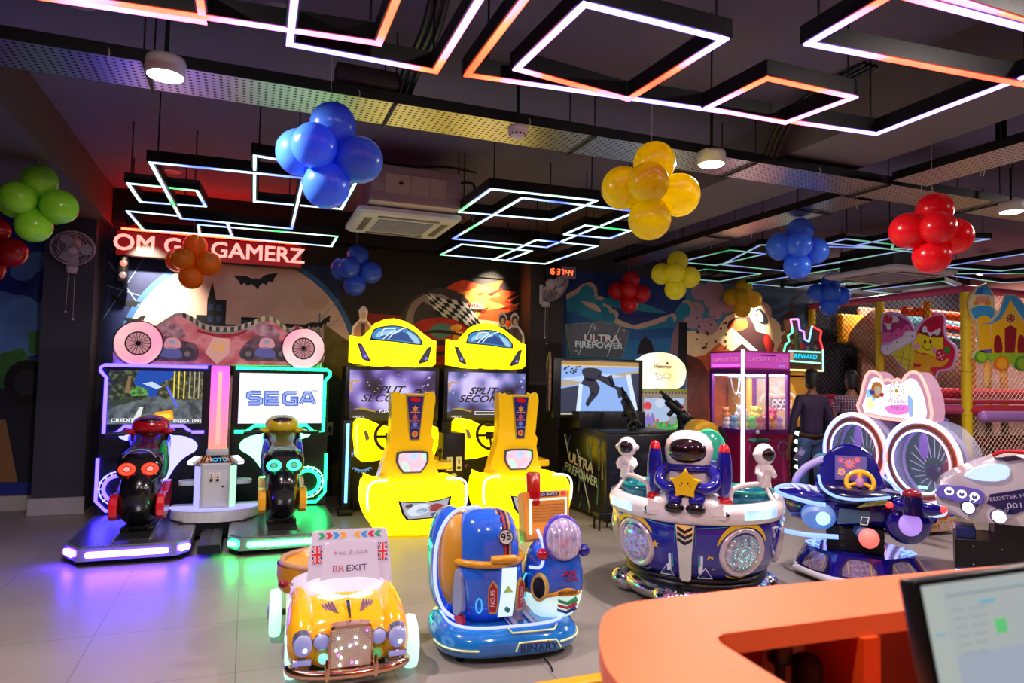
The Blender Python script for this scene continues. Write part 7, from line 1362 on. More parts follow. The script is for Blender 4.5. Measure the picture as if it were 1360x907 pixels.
# castle sign on the front net
t = thing('castle_sign', 'cut-out sign of a yellow and blue toy castle with red doors', 'sign', (9.75, 6.36, 2.4))
def cg(pts): 
    return [(a-9.75, b-2.4) for a, b in (on_y(1140+x/5.668, 370+y/5.668, 6.36) for x, y in pts)]
def lz(mb, pts, k, m_, sm=0): mb.prism(cg(smooth(pts, sm) if sm else pts), -.004*k, .001, m_)
o = [(965, 32), (1020, 120), (1030, 230), (1060, 250), (1090, 200), (1110, 120), (1180, 122), (1230, 165), (1300, 250), (1380, 260), (1400, 560), (1420, 620), (1380, 690), (1260, 700), (1150, 660), (1110, 695), (1030, 680), (1000, 620), (930, 635), (870, 600), (870, 560), (895, 540), (910, 470), (895, 340), (850, 270), (835, 170), (850, 130), (900, 60)]
mb = MB(); mb.prism(cg(o), 0, .03, M('castle_edge', 'd8c8a0', .4)); mb.build('backing', t)
CB = M('castle_blue', '3898d8', .4); CBD = M('castle_blue_deep', '2060b8', .4); CYL = M('castle_yellow', 'f0b818', .4); CDR = M('castle_door', '901028', .4); CGN = M('castle_green', '98c028', .4)
mb = MB(); lz(mb, [(870, 120), (900, 70), (960, 42), (985, 75), (1015, 130), (950, 118)], 1, CB); lz(mb, [(870, 120), (900, 80), (940, 70), (935, 116)], 2, CBD); lz(mb, [(860, 132), (1000, 132), (1005, 220), (860, 220)], 1, M('castle_pale', 'd8d088', .4)); lz(mb, [(885, 135), (980, 135), (995, 200), (960, 170), (930, 190), (905, 165), (870, 205)], 2, M('castle_rose', 'd89088', .4)); lz(mb, circ(885, 185, 20, 14, 14), 3, M('castle_orange', 'e08020', .4)); lz(mb, circ(968, 185, 22, 16, 14), 3, M('castle_orange', 'e08020', .4))
lz(mb, [(848, 240), (880, 212), (930, 205), (1000, 215), (1020, 250), (1000, 300), (950, 275), (900, 290), (880, 305)], 3, CB, 2); lz(mb, [(892, 285), (940, 270), (985, 290), (1000, 560), (905, 560), (905, 340)], 2, CYL)
lz(mb, [(1000, 330), (1060, 300), (1110, 220), (1140, 150), (1180, 240), (1240, 330), (1400, 400), (1400, 570), (1000, 570)], 1, CYL); lz(mb, [(910, 345), (1000, 330), (1060, 270), (1085, 190), (1110, 125), (1180, 130), (1240, 200), (1330, 260), (1330, 330), (1240, 300), (1190, 230), (1140, 150), (1110, 230), (1060, 310), (990, 340)], 3, CB)
lz(mb, [(1100, 560), (1100, 375), (1140, 350), (1188, 378), (1170, 560)], 3, CDR); 
for cx in (1048, 1225, 1310): lz(mb, smooth([(cx-26, 560), (cx-26, 460), (cx-10, 425), (cx+8, 430), (cx+28, 480), (cx+28, 560)], 2), 3, CDR)
lz(mb, circ(1142, 300, 44, 44, 24), 2, M('castle_pinwheel_back', 'e8c070', .4)); [lz(mb, [(1142, 300), (1142+38*math.cos(a), 300+38*math.sin(a)), (1142+30*math.cos(a+.5), 300+30*math.sin(a+.5))], 3, CDR) for a in [k*PI/4 for k in range(8)]]
lz(mb, [(900, 560), (1400, 560), (1400, 640), (1160, 640), (1000, 620), (960, 600), (900, 600)], 4, CGN, 0)
for x, y, r, a, b in ((920, 590, 50, '60a828', '98c828'), (1070, 640, 58, 'e87810', 'f8b020'), (1225, 640, 60, '389028', '90b828'), (1340, 620, 50, 'e87810', 'f8b020')): lz(mb, star(x, y, r, r*.88, 16), 5, M('flo_'+a, a, .4)); lz(mb, circ(x, y, r*.7, r*.7, 20), 6, M('flo_'+b, b, .4))
lz(mb, [(910, 540), (995, 530), (995, 560), (905, 560)], 5, M('castle_violet', '6858b0', .4)); mb.build('cut_out_art', t)
# ---------------------------------------------------------------- people
def person(loc, rz, lab, skin_, shirt, jeans, hair, armp, short=False):
    t = thing('person', lab, 'person', loc, rz)
    def skin(name, joints, edges, m, root, sub=2, parent=t):
        me = bpy.data.meshes.new(name); me.from_pydata([j[0] for j in joints], edges, []); me.materials.append(m)
        o = bpy.data.objects.new(name, me); COL.objects.link(o); o.parent = parent
        md = o.modifiers.new('skin', 'SKIN'); md.use_smooth_shade = True
        for i, j in enumerate(joints):
            sv = me.skin_vertices[0].data[i]; sv.radius = j[1] if isinstance(j[1], tuple) else (j[1], j[1]); sv.use_root = (i == root)
        s = o.modifiers.new('sub', 'SUBSURF'); s.levels = sub; s.render_levels = sub
        return o
    # body (skin showing at head, neck, hands)
    hL, hR = armp
    J = [((0, 0, .98), (.10, .08)), ((0, 0, 1.15), (.10, .075)), ((0, .01, 1.34), (.12, .08)), ((0, .015, 1.46), .055), ((0, .0, 1.56), .052),
         ((-.17, .01, 1.40), .052)]+[((p[0], p[1], p[2]), r) for p, r in zip(hL, (.043, .035, .026))]+[((.17, .01, 1.40), .052)]+[((p[0], p[1], p[2]), r) for p, r in zip(hR, (.043, .035, .026))]+\
        [((-.09, 0, .9), .08), ((-.10, .0, .5), .055), ((-.11, .03, .09), .042), ((-.12, -.10, .04), .035), ((.09, 0, .9), .08), ((.10, -.02, .5), .055), ((.11, .03, .09), .042), ((.12, -.10, .04), .035)]
    Ed = [(0, 1), (1, 2), (2, 3), (3, 4), (2, 5), (5, 6), (6, 7), (7, 8), (2, 9), (9, 10), (10, 11), (11, 12), (0, 13), (13, 14), (14, 15), (15, 16), (0, 17), (17, 18), (18, 19), (19, 20)]
    body = skin('body', J, Ed, skin_, 0)
    # head with face
    mb = MB(); mb.loft([[(rx*math.cos(2*PI*k/20), cy+ry*math.sin(2*PI*k/20), z) for k in range(20)] for rx, ry, z, cy in ((.02, .02, 1.535, -.06), (.048, .06, 1.55, -.04), (.064, .085, 1.59, -.015), (.073, .095, 1.64, 0), (.076, .1, 1.69, .005), (.07, .092, 1.735, .01), (.05, .065, 1.765, .012), (.01, .01, 1.778, .012))], skin_)
    mb.ell((0, -.105, 1.63), (.013, .02, .022), skin_, 10, 8); 
    for k in (-1, 1): mb.ell((k*.03, -.088, 1.655), (.012, .008, .007), WHITE, 8, 6); mb.ell((k*.03, -.095, 1.655), .005, BLACK, 6, 4); mb.ell((k*.078, .01, 1.64), (.01, .02, .03), skin_, 10, 8)
    mb.ell((0, -.09, 1.595), (.024, .01, .006), M('lip_brown', '70382c', .5), 10, 6); mb.build('head', t)
    mb = MB(); mb.loft([[(rx*math.cos(2*PI*k/20), cy+ry*math.sin(2*PI*k/20), z) for k in range(20)] for rx, ry, z, cy in ((.062, .06, 1.56, .045), (.078, .08, 1.62, .032), (.084, .098, 1.68, .018), (.082, .1, 1.73, .012), (.062, .08, 1.775, .01), (.01, .01, 1.80, .01))], hair); mb.ell((-.02, -.04, 1.77), (.06, .06, .03), hair, 12, 8); mb.build('hair', t)
    # shirt
    n_ = [((0, 0, .87), (.168, .13)), ((0, 0, 1.08), (.155, .115)), ((0, .005, 1.25), (.165, .12)), ((0, .01, 1.38), (.13, .10)), ((0, .012, 1.455), .07), ((-.165, .01, 1.395), .075), ((.165, .01, 1.395), .075)]
    e_ = [(0, 1), (1, 2), (2, 3), (3, 4), (3, 5), (3, 6)]
    end = 2 if not short else 1
    b = len(n_)
    def lerp(a, c, f): return tuple(a[i]+(c[i]-a[i])*f for i in range(3))
    for side, h in ((5, hL), (6, hR)):
        sh = n_[side][0]
        if short: n_ += [(lerp(sh, h[0], .75), .062)]; e_ += [(side, b)]; b += 1
        else: n_ += [(tuple(h[0]), .056), (lerp(h[0], h[1], .96), .042)]; e_ += [(side, b), (b, b+1)]; b += 2
    skin('shirt', n_, e_, shirt, 0)
    J2 = [((0, 0, 1.0), (.158, .122)), ((-.095, 0, .82), .098), ((-.105, -.005, .5), .073), ((-.11, .025, .10), .062), ((.095, 0, .82), .098), ((.105, -.02, .5), .073), ((.11, .025, .10), .062)]
    skin('trousers', J2, [(0, 1), (1, 2), (2, 3), (0, 4), (4, 5), (5, 6)], jeans, 0)
    mb = MB(Matrix.Diagonal((1, .78, 1, 1))); mb.lathe([(.160, .905), (.166, .91), (.166, .935), (.160, .94)], M('belt_brown', '3c2018', .5), n=24); mb.build('belt', t)
    for k in (-1, 1):
        mb = MB(); mb.ell((k*.115, -.05, .045), (.05, .13, .045), M('shoe_dark', '1c1a20', .5), 16, 10, .85); mb.build('shoe', t)
    # hands: palm, four fingers and a thumb
    for h in (hL, hR):
        w = Vector(h[2]); d = (Vector(h[2])-Vector(h[1])).normalized(); sd = d.orthogonal().normalized(); up_ = d.cross(sd)
        mb = MB(); mb.tube([w-d*.02, w+d*.03, w+d*.075], [.024, .034, .034], skin_, 10, flat=.55)
        for i in range(4):
            o_ = sd*(.025-.0167*i); L = (.058, .07, .066, .05)[i]; mb.tube([w+d*.07+o_, w+d*(.07+L*.55)+o_*1.05+up_*.006, w+d*(.07+L)+o_+up_*.022], [.0088, .008, .0065], skin_, 8)
        mb.tube([w+d*.02+sd*.028, w+d*.055+sd*.05, w+d*.08+sd*.052+up_*.01], [.011, .0095, .008], skin_, 8); mb.build('hand', t)
    return t
SK = M('skin_brown', '6a3c28', .5); SK2 = M('skin_brown_warm', '804c34', .5); HR = M('hair_black', '0c0a0c', .6)
def check_mat():
    m = bpy.data.materials.new('checked_cloth'); m.use_nodes = True; nt = m.node_tree; b = nt.nodes['Principled BSDF']; tc = nt.nodes.new('ShaderNodeTexCoord')
    br = nt.nodes.new('ShaderNodeTexBrick'); br.offset = 0; [br.inputs.__getitem__(k).__setattr__('default_value', v) for k, v in (('Scale', 1), ('Brick Width', .035), ('Row Height', .035), ('Mortar Size', .003))]
    br.inputs['Color1'].default_value = lin('4c1c3c'); br.inputs['Color2'].default_value = lin('381838'); br.inputs['Mortar'].default_value = lin('a890a0')
    mp = nt.nodes.new('ShaderNodeMapping'); mp.inputs['Rotation'].default_value = (PI/2, 0, 0); nt.links.new(tc.outputs['Object'], mp.inputs['Vector']); nt.links.new(mp.outputs[0], br.inputs['Vector']); nt.links.new(br.outputs['Color'], b.inputs['Base Color']); b.inputs['Roughness'].default_value = .8; return m
person((6.93, 6.98, 0), 165, 'person in a dark purple shirt and jeans seen from behind, holding a handset', SK, M('shirt_purple', '281638', .75), M('jeans_blue', '4a6890', .8, noise=.2, nscale=12), HR,
       ([(-.25, .02, 1.15), (-.28, .0, .9), (-.27, -.1, .80)], [(.26, .03, 1.14), (.30, .02, .9), (.31, -.02, .74)]))
person((7.78, 7.12, 0), 150, 'person in a maroon checked short-sleeved shirt, back turned, beyond the ring game', SK2, check_mat(), M('trousers_dark', '20222c', .8), HR,
       ([(-.24, .02, 1.15), (-.2, -.12, .98), (-.12, -.25, 1.02)], [(.25, .03, 1.14), (.28, .02, .92), (.26, -.08, .76)]), True)
mb = MB(); mb.box((0, 0, 0), (.09, .035, .17), M('handset_lilac', '6a5888', .3), .012); mb.box((0, -.019, .03), (.07, .004, .07), E('handset_screen', '8a90c8', .6), .002); mb.tube([(.0, .0, .085), (.02, .0, .12)], .008, BLACK, 6)
tag(mb.build('handset', None, loc=(6.62, 6.86, .70), rot=(.3, .4, -.4)), 'small lilac handset in the hand of the person in purple', 'handset')
# ---------------------------------------------------------------- LED frames hung from the ceiling
LZ = 3.2
LR = LED('led_red_violet', ['ff2810', 'ff5038', 'a880ff', '8070ff'], 7, 1.0)
LRR = LED('led_warm', ['ff2810', 'ff5838', 'a880ff', '7c70ff'], 6.5, .8, (3, 1, 0))
LC = LED('led_cool', ['2050ff', 'b0c8ff', 'd8fff0', '30e070'], 2.3, 1.6)
LC2 = LED('led_cool_dim', ['3058e0', 'a0b0f0', '90c8b0', '20a060'], 1.0, 1.6, (2, 0, 0))
FRM = M('frame_black', '0c0b10', .4)
FN = [0]
def led_frame(pts, mat, lab, group, closed=True, rods=None, h=.085, w=.05, z=LZ):
    cx = sum(p[0] for p in pts)/len(pts); cy = sum(p[1] for p in pts)/len(pts)
    FN[0] += 1; z -= .0035*(FN[0] % 9); t = thing('led_frame_light', lab, 'ceiling light', (cx, cy, z), 0, group)
    n = len(pts); q = [(x-cx, y-cy) for x, y in pts]
    mb = MB(); ls = MB()
    for i in range(n if closed else n-1):
        a, b = q[i], q[(i+1) % n]; dx, dy = b[0]-a[0], b[1]-a[1]; L = math.hypot(dx, dy); ang = math.degrees(math.atan2(dy, dx))
        T = Tr((a[0]+b[0])/2, (a[1]+b[1])/2, 0, rz=ang); mb.T = T; ls.T = T
        mb.box((0, 0, h/2+.004), (L+w, w, h), FRM); lw_ = w*(.62 if mat in (LR, LRR) else .46); ls.box((0, 0, 0), (L+lw_, lw_, .01), mat)
    mb.T = Matrix(); mb.build('frame', t); ls.build('led_strip', t)
    for i in (rods if rods is not None else range(0, n, 1)):
        x, y = q[i]; r = MB(); r.tube([(x*.93, y*.93, h), (x*.93, y*.93, 3.75-z)], .006, BLACKM, 5, caps=False); r.build('hanger_rod', t)
    return t
GN, GM, GF, GR = 'red and violet LED frames near the camera', 'LED frames over the motorcycle games', 'LED frames over the car games', 'LED frames over the right side'
led_frame([(-1.4, 2.2), (-1.4, 3.46), (-.25, 3.36), (-.26, 2.2)], LR, 'LED frame at the top left corner, ending left of the downlight', GN, rods=[1, 2])
led_frame([(-.9, 2.0), (-.85, 3.36), (.53, 3.235), (.53, 2.0)], LR, 'red and violet LED frame at the top left, crossing the next one', GN, rods=[1, 2])
led_frame([(.12, 2.0), (.13, 3.41), (.857, 3.41), (.85, 2.0)], LRR, 'LED frame with a red right side above the big blue balloons', GN, rods=[1, 2])
led_frame([(1.03, 1.9), (1.02, 3.375), (3.655, 3.14), (3.645, 1.9)], LRR, 'largest LED frame across the top middle, reaching to the right', GN, rods=[1, 2])
led_frame([(1.27, 2.52), (2.0, 2.53), (1.95, 3.30), (1.23, 3.2)], LR, 'smaller LED frame overlapping the left part of the largest frame', GN, rods=[0, 1])
led_frame([(2.42, 3.22), (2.46, 2.77), (3.06, 2.77), (2.99, 3.21)], LRR, 'small LED frame overlapping the corner of the largest frame', GN, rods=[0, 2])
led_frame([(2.372, 1.95), (2.37, 2.40), (3.75, 2.29), (3.6, 1.9)], LR, 'LED frame at the top right corner', GN, rods=[1, 2])
led_frame([(-.745, 5.75), (-.70, 7.75), (.39, 7.75), (.36, 5.68)], LC, 'biggest LED frame left of the blue balloons, above the red ticker', GM)
led_frame([(-1.02, 6.6), (-.48, 6.6), (-.44, 7.2), (-1.01, 7.28)], LC, 'smallest LED frame near the left pillar', GM, rods=[0, 1])
led_frame([(-1.19, 7.75), (-.27, 7.75), (-.23, 8.62), (-1.17, 8.72)], LC, 'LED frame hanging just above the red ticker, left half', GM, rods=[0])
led_frame([(-.56, 8.1), (.91, 8.05), (.92, 8.72), (-.58, 8.68)], LC, 'long LED frame above the right half of the ticker', GM, rods=[1])
led_frame([(-.01, 5.3), (0, 6.73), (.785, 6.67), (.775, 5.4)], LC, 'tall-looking LED frame half hidden by the big blue balloons', GM, rods=[0, 1])
led_frame([(1.845, 6.27), (2.785, 6.18), (2.836, 5.33), (1.86, 5.38)], LC, 'broad LED frame right of the ceiling air conditioner', GF)
led_frame([(2.2, 5.52), (3.36, 5.5), (3.32, 7.5), (2.15, 7.52)], LC, 'long LED frame running beneath the broad one towards the wall', GF, rods=[1, 2])
led_frame([(2.29, 8.57), (2.33, 7.77), (3.24, 7.78), (3.2, 8.56)], LC, 'LED frame above the right car game', GF, rods=[0, 2])
led_frame([(3.02, 8.6), (3.02, 7.12), (3.8, 7.12), (3.77, 8.56)], LC, 'LED frame nearest the brown pillar and clock', GF, rods=[2, 1])
led_frame([(3.17, 6.69), (3.17, 6.2), (3.71, 6.21), (3.71, 6.65)], LC, 'small LED frame left of the big yellow balloons', GF, rods=[1])
for i, (pts, lab) in enumerate(((((5.36, 7.7), (5.41, 6.72), (5.95, 6.73), (5.95, 7.7)), 'LED frame just right of the pale yellow balloons'), (((5.5, 6.3), (5.98, 7.6), (7.13, 7.62), (7.2, 5.7)), 'wide LED frame behind the middle blue balloons'), (((6.0, 8.25), (6.01, 8.0), (6.96, 7.97), (6.94, 8.87), (6.0, 8.9)), 'LED frame above the dusty yellow balloons'), (((6.05, 5.6), (6.75, 5.59), (6.98, 5.8), (6.08, 5.87)), 'small LED frame behind the middle blue balloons'), (((6.42, 5.78), (6.43, 5.37), (7.36, 4.93), (7.3, 5.8)), 'LED frame left of the big red balloons'), (((8.54, 6.35), (8.5, 5.2), (9.7, 5.1), (9.5, 6.22)), 'LED frame right of the big red balloons'), (((9.0, 6.75), (9.95, 6.2), (11.0, 6.2), (10.6, 6.9)), 'LED frame above the castle sign'), (((8.65, 7.9), (9.25, 7.86), (9.3, 8.6), (8.7, 8.6)), 'small LED frame beyond the right air conditioner'), (((9.57, 8.5), (9.67, 7.16), (10.5, 7.5), (10.5, 8.55)), 'LED frame low over the play frame'), (((7.5, 8.9), (7.6, 6.9), (8.4, 6.9), (8.5, 8.9)), 'LED frame above the reward game'))):
    led_frame(list(pts), LC2, lab, GR, rods=[0, 2], h=.06, w=.04)
# ---------------------------------------------------------------- cable trays
def tray_mat():
    m = bpy.data.materials.new('perforated_zinc'); m.use_nodes = True; nt = m.node_tree; b = nt.nodes['Principled BSDF']
    tc = nt.nodes.new('ShaderNodeTexCoord'); mp = nt.nodes.new('ShaderNodeMapping'); mp.inputs['Scale'].default_value = (24, 24, 24)
    v = nt.nodes.new('ShaderNodeTexVoronoi'); v.inputs['Randomness'].default_value = 0.0; v.inputs['Scale'].default_value = 1.0
    r = nt.nodes.new('ShaderNodeValToRGB'); r.color_ramp.elements[0].position = .22; r.color_ramp.elements[1].position = .26; r.color_ramp.elements[0].color = (.004, .004, .005, 1); r.color_ramp.elements[1].color = lin('d0cec8')
    v.voronoi_dimensions = '2D'
    nt.links.new(tc.outputs['Object'], mp.inputs['Vector']); nt.links.new(mp.outputs['Vector'], v.inputs['Vector']); nt.links.new(v.outputs['Distance'], r.inputs['Fac']); nt.links.new(r.outputs['Color'], b.inputs['Base Color'])
    b.inputs['Metallic'].default_value = 1; b.inputs['Roughness'].default_value = .3
    return m
TM = tray_mat()
def tray(loc, L, W, axis, lab):
    t = thing('cable_tray', lab, 'cable tray', loc, 0 if axis == 'x' else 90)
    MB().bx(-L/2, L/2, -W/2, W/2, 0, .004, TM).build('tray_bed', t)
    for k in (-1, 1):
        mb = MB(); mb.bx(-L/2, L/2, k*W/2-.004, k*W/2+.004, 0, .07, BLACKM); mb.build('side_rail', t)
    for i in range(int(L/1.4)):
        x = -L/2+.5+i*1.4; mb = MB(); [mb.tube([(x, k*W/2, .0), (x, k*W/2, 3.75-loc[2])], .005, BLACKM, 5, caps=False) for k in (-1, 1)]; mb.tube([(x, -W/2-.02, -.012), (x, W/2+.02, -.012)], .01, BLACKM, 6); mb.build('hanger', t)
    R = random.Random(int(L*10))
    for i in range(9):
        x = -L/2+(i+.5)*L/9+R.uniform(-.2, .2); y = -W/2-.006; mb = MB(); mb.tube(smooth([(x, y, .04), (x+.005, y-.006, .01), (x+R.uniform(-.02, .02), y, -.03-R.uniform(0, .02))], 3, False), .0025, WHITE, 4); mb.build('cable_tie', t)
    return t
tray((3.0, 4.38, 3.30), 11.0, .40, 'x', 'perforated cable tray running across the ceiling in front of the balloons')
tray((5.15, 6.7, 3.302), 4.1, .40, 'y', 'perforated cable tray running back towards the motocross mural')
tray((5.15, 3.0, 3.302), 2.2, .40, 'y', 'perforated cable tray running towards the camera on the right')
tray((8.4, 8.95, 3.3), 4.2, .3, 'x', 'perforated cable tray along the wall above the motocross mural')
mb = MB(); 
for i in range(3): mb.tube(smooth([(.82+i*.04, 3.0, 3.7), (.82+i*.04, 3.3, 3.62), (.83+i*.04, 3.6, 3.5), (.82+i*.04, 4.0, 3.45), (.82+i*.04, 4.35, 3.38)], 4, False), .018, BLACK, 6)
tag(mb.build('cable_bundle'), 'bundle of thick black cables dropping onto the tray above the blue balloons', 'cables')
mb = MB()
for i in range(3): mb.tube(smooth([(3.75+i*.05, 3.3, 3.73), (3.72+i*.05, 3.7, 3.7), (3.7+i*.05, 4.0, 3.6), (3.7+i*.05, 4.2, 3.35)], 4, False), .016, BLACK, 6)
tag(mb.build('cable_bundle'), 'three black cables curving down behind the right LED frames', 'cables')
mb = MB()
for i in range(2): mb.tube([(5.35+i*.07, 3.5, 3.73), (5.35+i*.07, 3.5, 3.34)], .02, BLACK, 6)
tag(mb.build('cable_bundle'), 'pair of black conduits at the right end of the ceiling', 'cables')
tag(MB().box((0, 0, 0), (.38, .14, .1), M('junction_dark', '2c2428', .6), .01).build('junction_box', None, loc=(.62, 4.2, 3.43)), 'dark junction box sitting on the tray above the big blue balloons', 'box')
# ---------------------------------------------------------------- downlights, detectors, ceiling speakers
def downlight(x, y, z, lab, w=1.0):
    t = thing('ceiling_downlight', lab, 'ceiling light', (x, y, z))
    mb = MB(); mb.lathe([(.0, .09), (.095, .09), (.10, .07), (.10, .0), (.09, -.004)], M('downlight_body', 'c8c4c0', .4), n=28); mb.build('housing', t)
    mb = MB(); mb.lathe([(0, -.016), (.06, -.014), (.088, -.006), (.09, .0)], E('lamp_diffuser', 'fff0dc', 14), n=28); mb.build('diffuser', t)
    if z < 3.6: mb = MB(); mb.tube([(0, 0, .09), (0, 0, 3.75-z)], .012, BLACKM, 6, caps=False); mb.build('stem', t)
    ld = bpy.data.lights.new('downlight', 'AREA'); ld.shape = 'DISK'; ld.size = .17; ld.energy = DOWN_W*w; ld.color = (1, .87, .80); lo = bpy.data.objects.new('downlight', ld); COL.objects.link(lo); lo.parent = t; lo.location = (0, 0, -.02)
    return t
downlight(-.47, 4.02, 3.18, 'lit round downlight hanging under the tray, at the left', 1.5)
downlight(3.09, 4.05, 3.18, 'lit round downlight hanging under the tray, right of the yellow balloons', 1.5)
downlight(6.35, 4.05, 3.18, 'lit round downlight hanging under the tray at the right edge', 1.5)
for i, (x, y) in enumerate(((-1.0, .8), (1.4, .6), (3.9, .9), (6.6, 1.0), (8.6, 3.0), (10.8, 7.3), (12.2, 8.4), (9.9, 8.7))):
    downlight(x, y, 3.62, 'round ceiling downlight %s' % ['behind the camera to the left', 'behind the camera over the counter', 'outside the frame over the counter', 'outside the frame to the right', 'right of the speeder ride, outside the frame', 'added to brighten the middle of the play frame', 'added to brighten the far corner of the play frame', 'added to brighten the tube slide'][i], [1, 1, 1, 1, 1, .8, .7, .8][i])  # the last three lamps are added to brighten the play frame
t = thing('smoke_detector', 'white smoke detector hanging below the cable tray', 'smoke detector', (1.585, 4.08, 3.19)); mb = MB(); mb.lathe([(0, -.03), (.03, -.03), (.045, -.015), (.062, .0), (.066, .03), (.06, .045), (0, .045)], M('detector_white', 'd8ccd0', .4), n=28); mb.build('body', t); mb = MB(); [mb.box((.05*math.cos(a), .05*math.sin(a), -.006), (.012, .012, .016), DGREY, .002) for a in [k*PI/6 for k in range(12)]]; mb.build('vents', t); mb = MB(); mb.tube([(0, 0, .045), (0, 0, .56)], .012, BLACKM, 8); mb.build('stem', t)
for x, y, lab in ((2.734, 4.35, 'behind the right LED frames'), (-1.0, 4.55, 'at the top left'), (.1, 4.2, 'between the LED frames at the top'), (-.846, 8.1, 'over the motorcycle games')):
    t = thing('ceiling_speaker', 'round flush ceiling speaker '+lab, 'speaker', (x, y, 3.75)); mb = MB(); mb.lathe([(0, -.012), (.07, -.012), (.095, -.008), (.10, 0)], M('speaker_grey', '8c8490', .5), n=24); mb.build('grille', t); mb = MB(); mb.tube([(-.03, 0, -.014), (.03, 0, -.014)], .004, BLACK, 5); mb.build('badge', t)
# ---------------------------------------------------------------- air conditioners
def cassette(cx, cy, z, w, lab):
    t = thing('ceiling_air_conditioner', lab, 'air conditioner', (cx, cy, z)); AW = M('ac_white', 'c8c4cc', .4)
    mb = MB(); mb.loft([[(x, y, zz) for x, y in rrect(-s_, -s_, s_, s_, .06, 4)] for s_, zz in ((w*.4, -.02), (w*.47, -.015), (w*.5, .01), (w*.5, .045), (w*.46, .055))], AW, sm=False); mb.build('panel', t)
    mb = MB(); mb.bx(-w*.27, w*.27, -w*.27, w*.27, -.026, -.02, M('ac_intake', '8a8898', .5)); 
    for i in range(22): mb.bx(-w*.26, w*.26, -w*.26+i*w*.52/21-.003, -w*.26+i*w*.52/21+.003, -.03, -.026, M('ac_slat', 'b0aebc', .5)); mb.bx(-w*.26+i*w*.52/21-.003, -w*.26+i*w*.52/21+.003, -w*.26, w*.26, -.03, -.026, M('ac_slat', 'b0aebc', .5))
    mb.build('intake_grille', t)
    for k in range(4): a = k*90; mb = MB(Tr(rz=a)); mb.bx(-w*.3, w*.3, -w*.41, -w*.34, -.024, -.014, M('ac_flap', '5c5058', .5), .003); mb.build('louvre', t)
    return t
cassette(1.40, 6.82, 3.12, 1.0, 'white ceiling cassette air conditioner with square housing, left of centre')
t = thing('air_conditioner_housing', 'square sheet-metal unit above the left air conditioner panel', 'air conditioner body', (1.40, 6.55, 3.18)); mb = MB(); mb.bx(-.42, .42, -.4, .5, 0, .34, M('ac_metal', 'a89098', .4, .2), .006); mb.build('shell', t); mb = MB(); mb.bx(-.30, .28, -.408, -.4, .08, .26, M('ac_label_panel', 'b8a098', .5)); mb.prism(star(-.15, .18, .03, .012, 4), -.412, -.4, BLACK); [mb.bx(x, x+.004, -.411, -.4, .08, .26, M('ac_score', '807078', .5)) for x in (-.06, .12)]; mb.build('access_panel', t)
mb = MB(); mb.tube(smooth([(.42, -.2, .3), (.6, -.2, .32), (.62, -.2, .2), (.61, -.2, -.0), (.61, -.2, -.05)], 4, False), .014, BLACK, 6); mb.tube(smooth([(-.8, -.3, .52), (-.5, -.3, .42), (-.1, -.3, .38), (.3, -.3, .42), (.6, -.3, .4)], 4, False), .012, BLACK, 6); mb.build('pipe', t)
for x, y in ((-.4, -.38), (.4, -.38), (-.4, .48), (.4, .48)): mb = MB(); mb.tube([(x, y, .34), (x, y, .57)], .006, BLACKM, 5, caps=False); mb.build('hanger_rod', t)
cassette(8.0, 6.7, 3.06, 1.15, 'white ceiling cassette air conditioner under the big red balloons'); t = thing('air_conditioner_housing', 'dark sheet-metal unit above the right air conditioner panel', 'air conditioner body', (8.0, 6.7, 3.12)); mb = MB(); mb.bx(-.42, .42, -.42, .42, 0, .3, M('ac_dark', '3c3840', .5), .006); mb.build('shell', t); mb = MB(); [mb.tube([(x, y, .3), (x, y, .63)], .006, BLACKM, 5, caps=False) for x in (-.4, .4) for y in (-.4, .4)]; mb.build('hanger_rod', t)
# ---------------------------------------------------------------- balloons
def balloons(cx, cy, cz, col, name, lab, r=.135, rz=0, s=1.0):
    t = thing('balloon_cluster', lab, 'balloons', (cx, cy, cz), rz-21)
    lc = lin(col); m = balloon_mat(name, col)
    pos = [(.02, 0, .205), (-.19, .02, .03), (-.05, -.15, .02), (.19, .02, -.01), (-.01, 0, -.185), (.05, .16, .0)]
    for i, (x, y, z) in enumerate(pos):
        d = Vector((x, y, z)).normalized(); q = Vector((0, 0, 1)).rotation_difference(d).to_matrix().to_4x4(); rr = r*(1+.05*math.sin(i*2.3))
        mb = MB(Matrix.Translation((x*s*.9, y*s*.9, z*s*.9)) @ q); n = 24
        prof = [(0, -1.12), (.06, -1.13), (.035, -1.06), (.12, -1.0), (.38, -.9), (.66, -.72), (.86, -.48), (.97, -.18), (1.0, .08), (.95, .36), (.82, .62), (.6, .85), (.32, .99), (.0, 1.04)]
        mb.lathe([(a*rr, b_*rr) for a, b_ in prof], m, n=n); mb.build('balloon', t)
    mb = MB(); mb.tube([(0, 0, .18), (0, 0, 3.74-cz)], .0016, WHITE, 4, caps=False); mb.build('string', t)
    return t
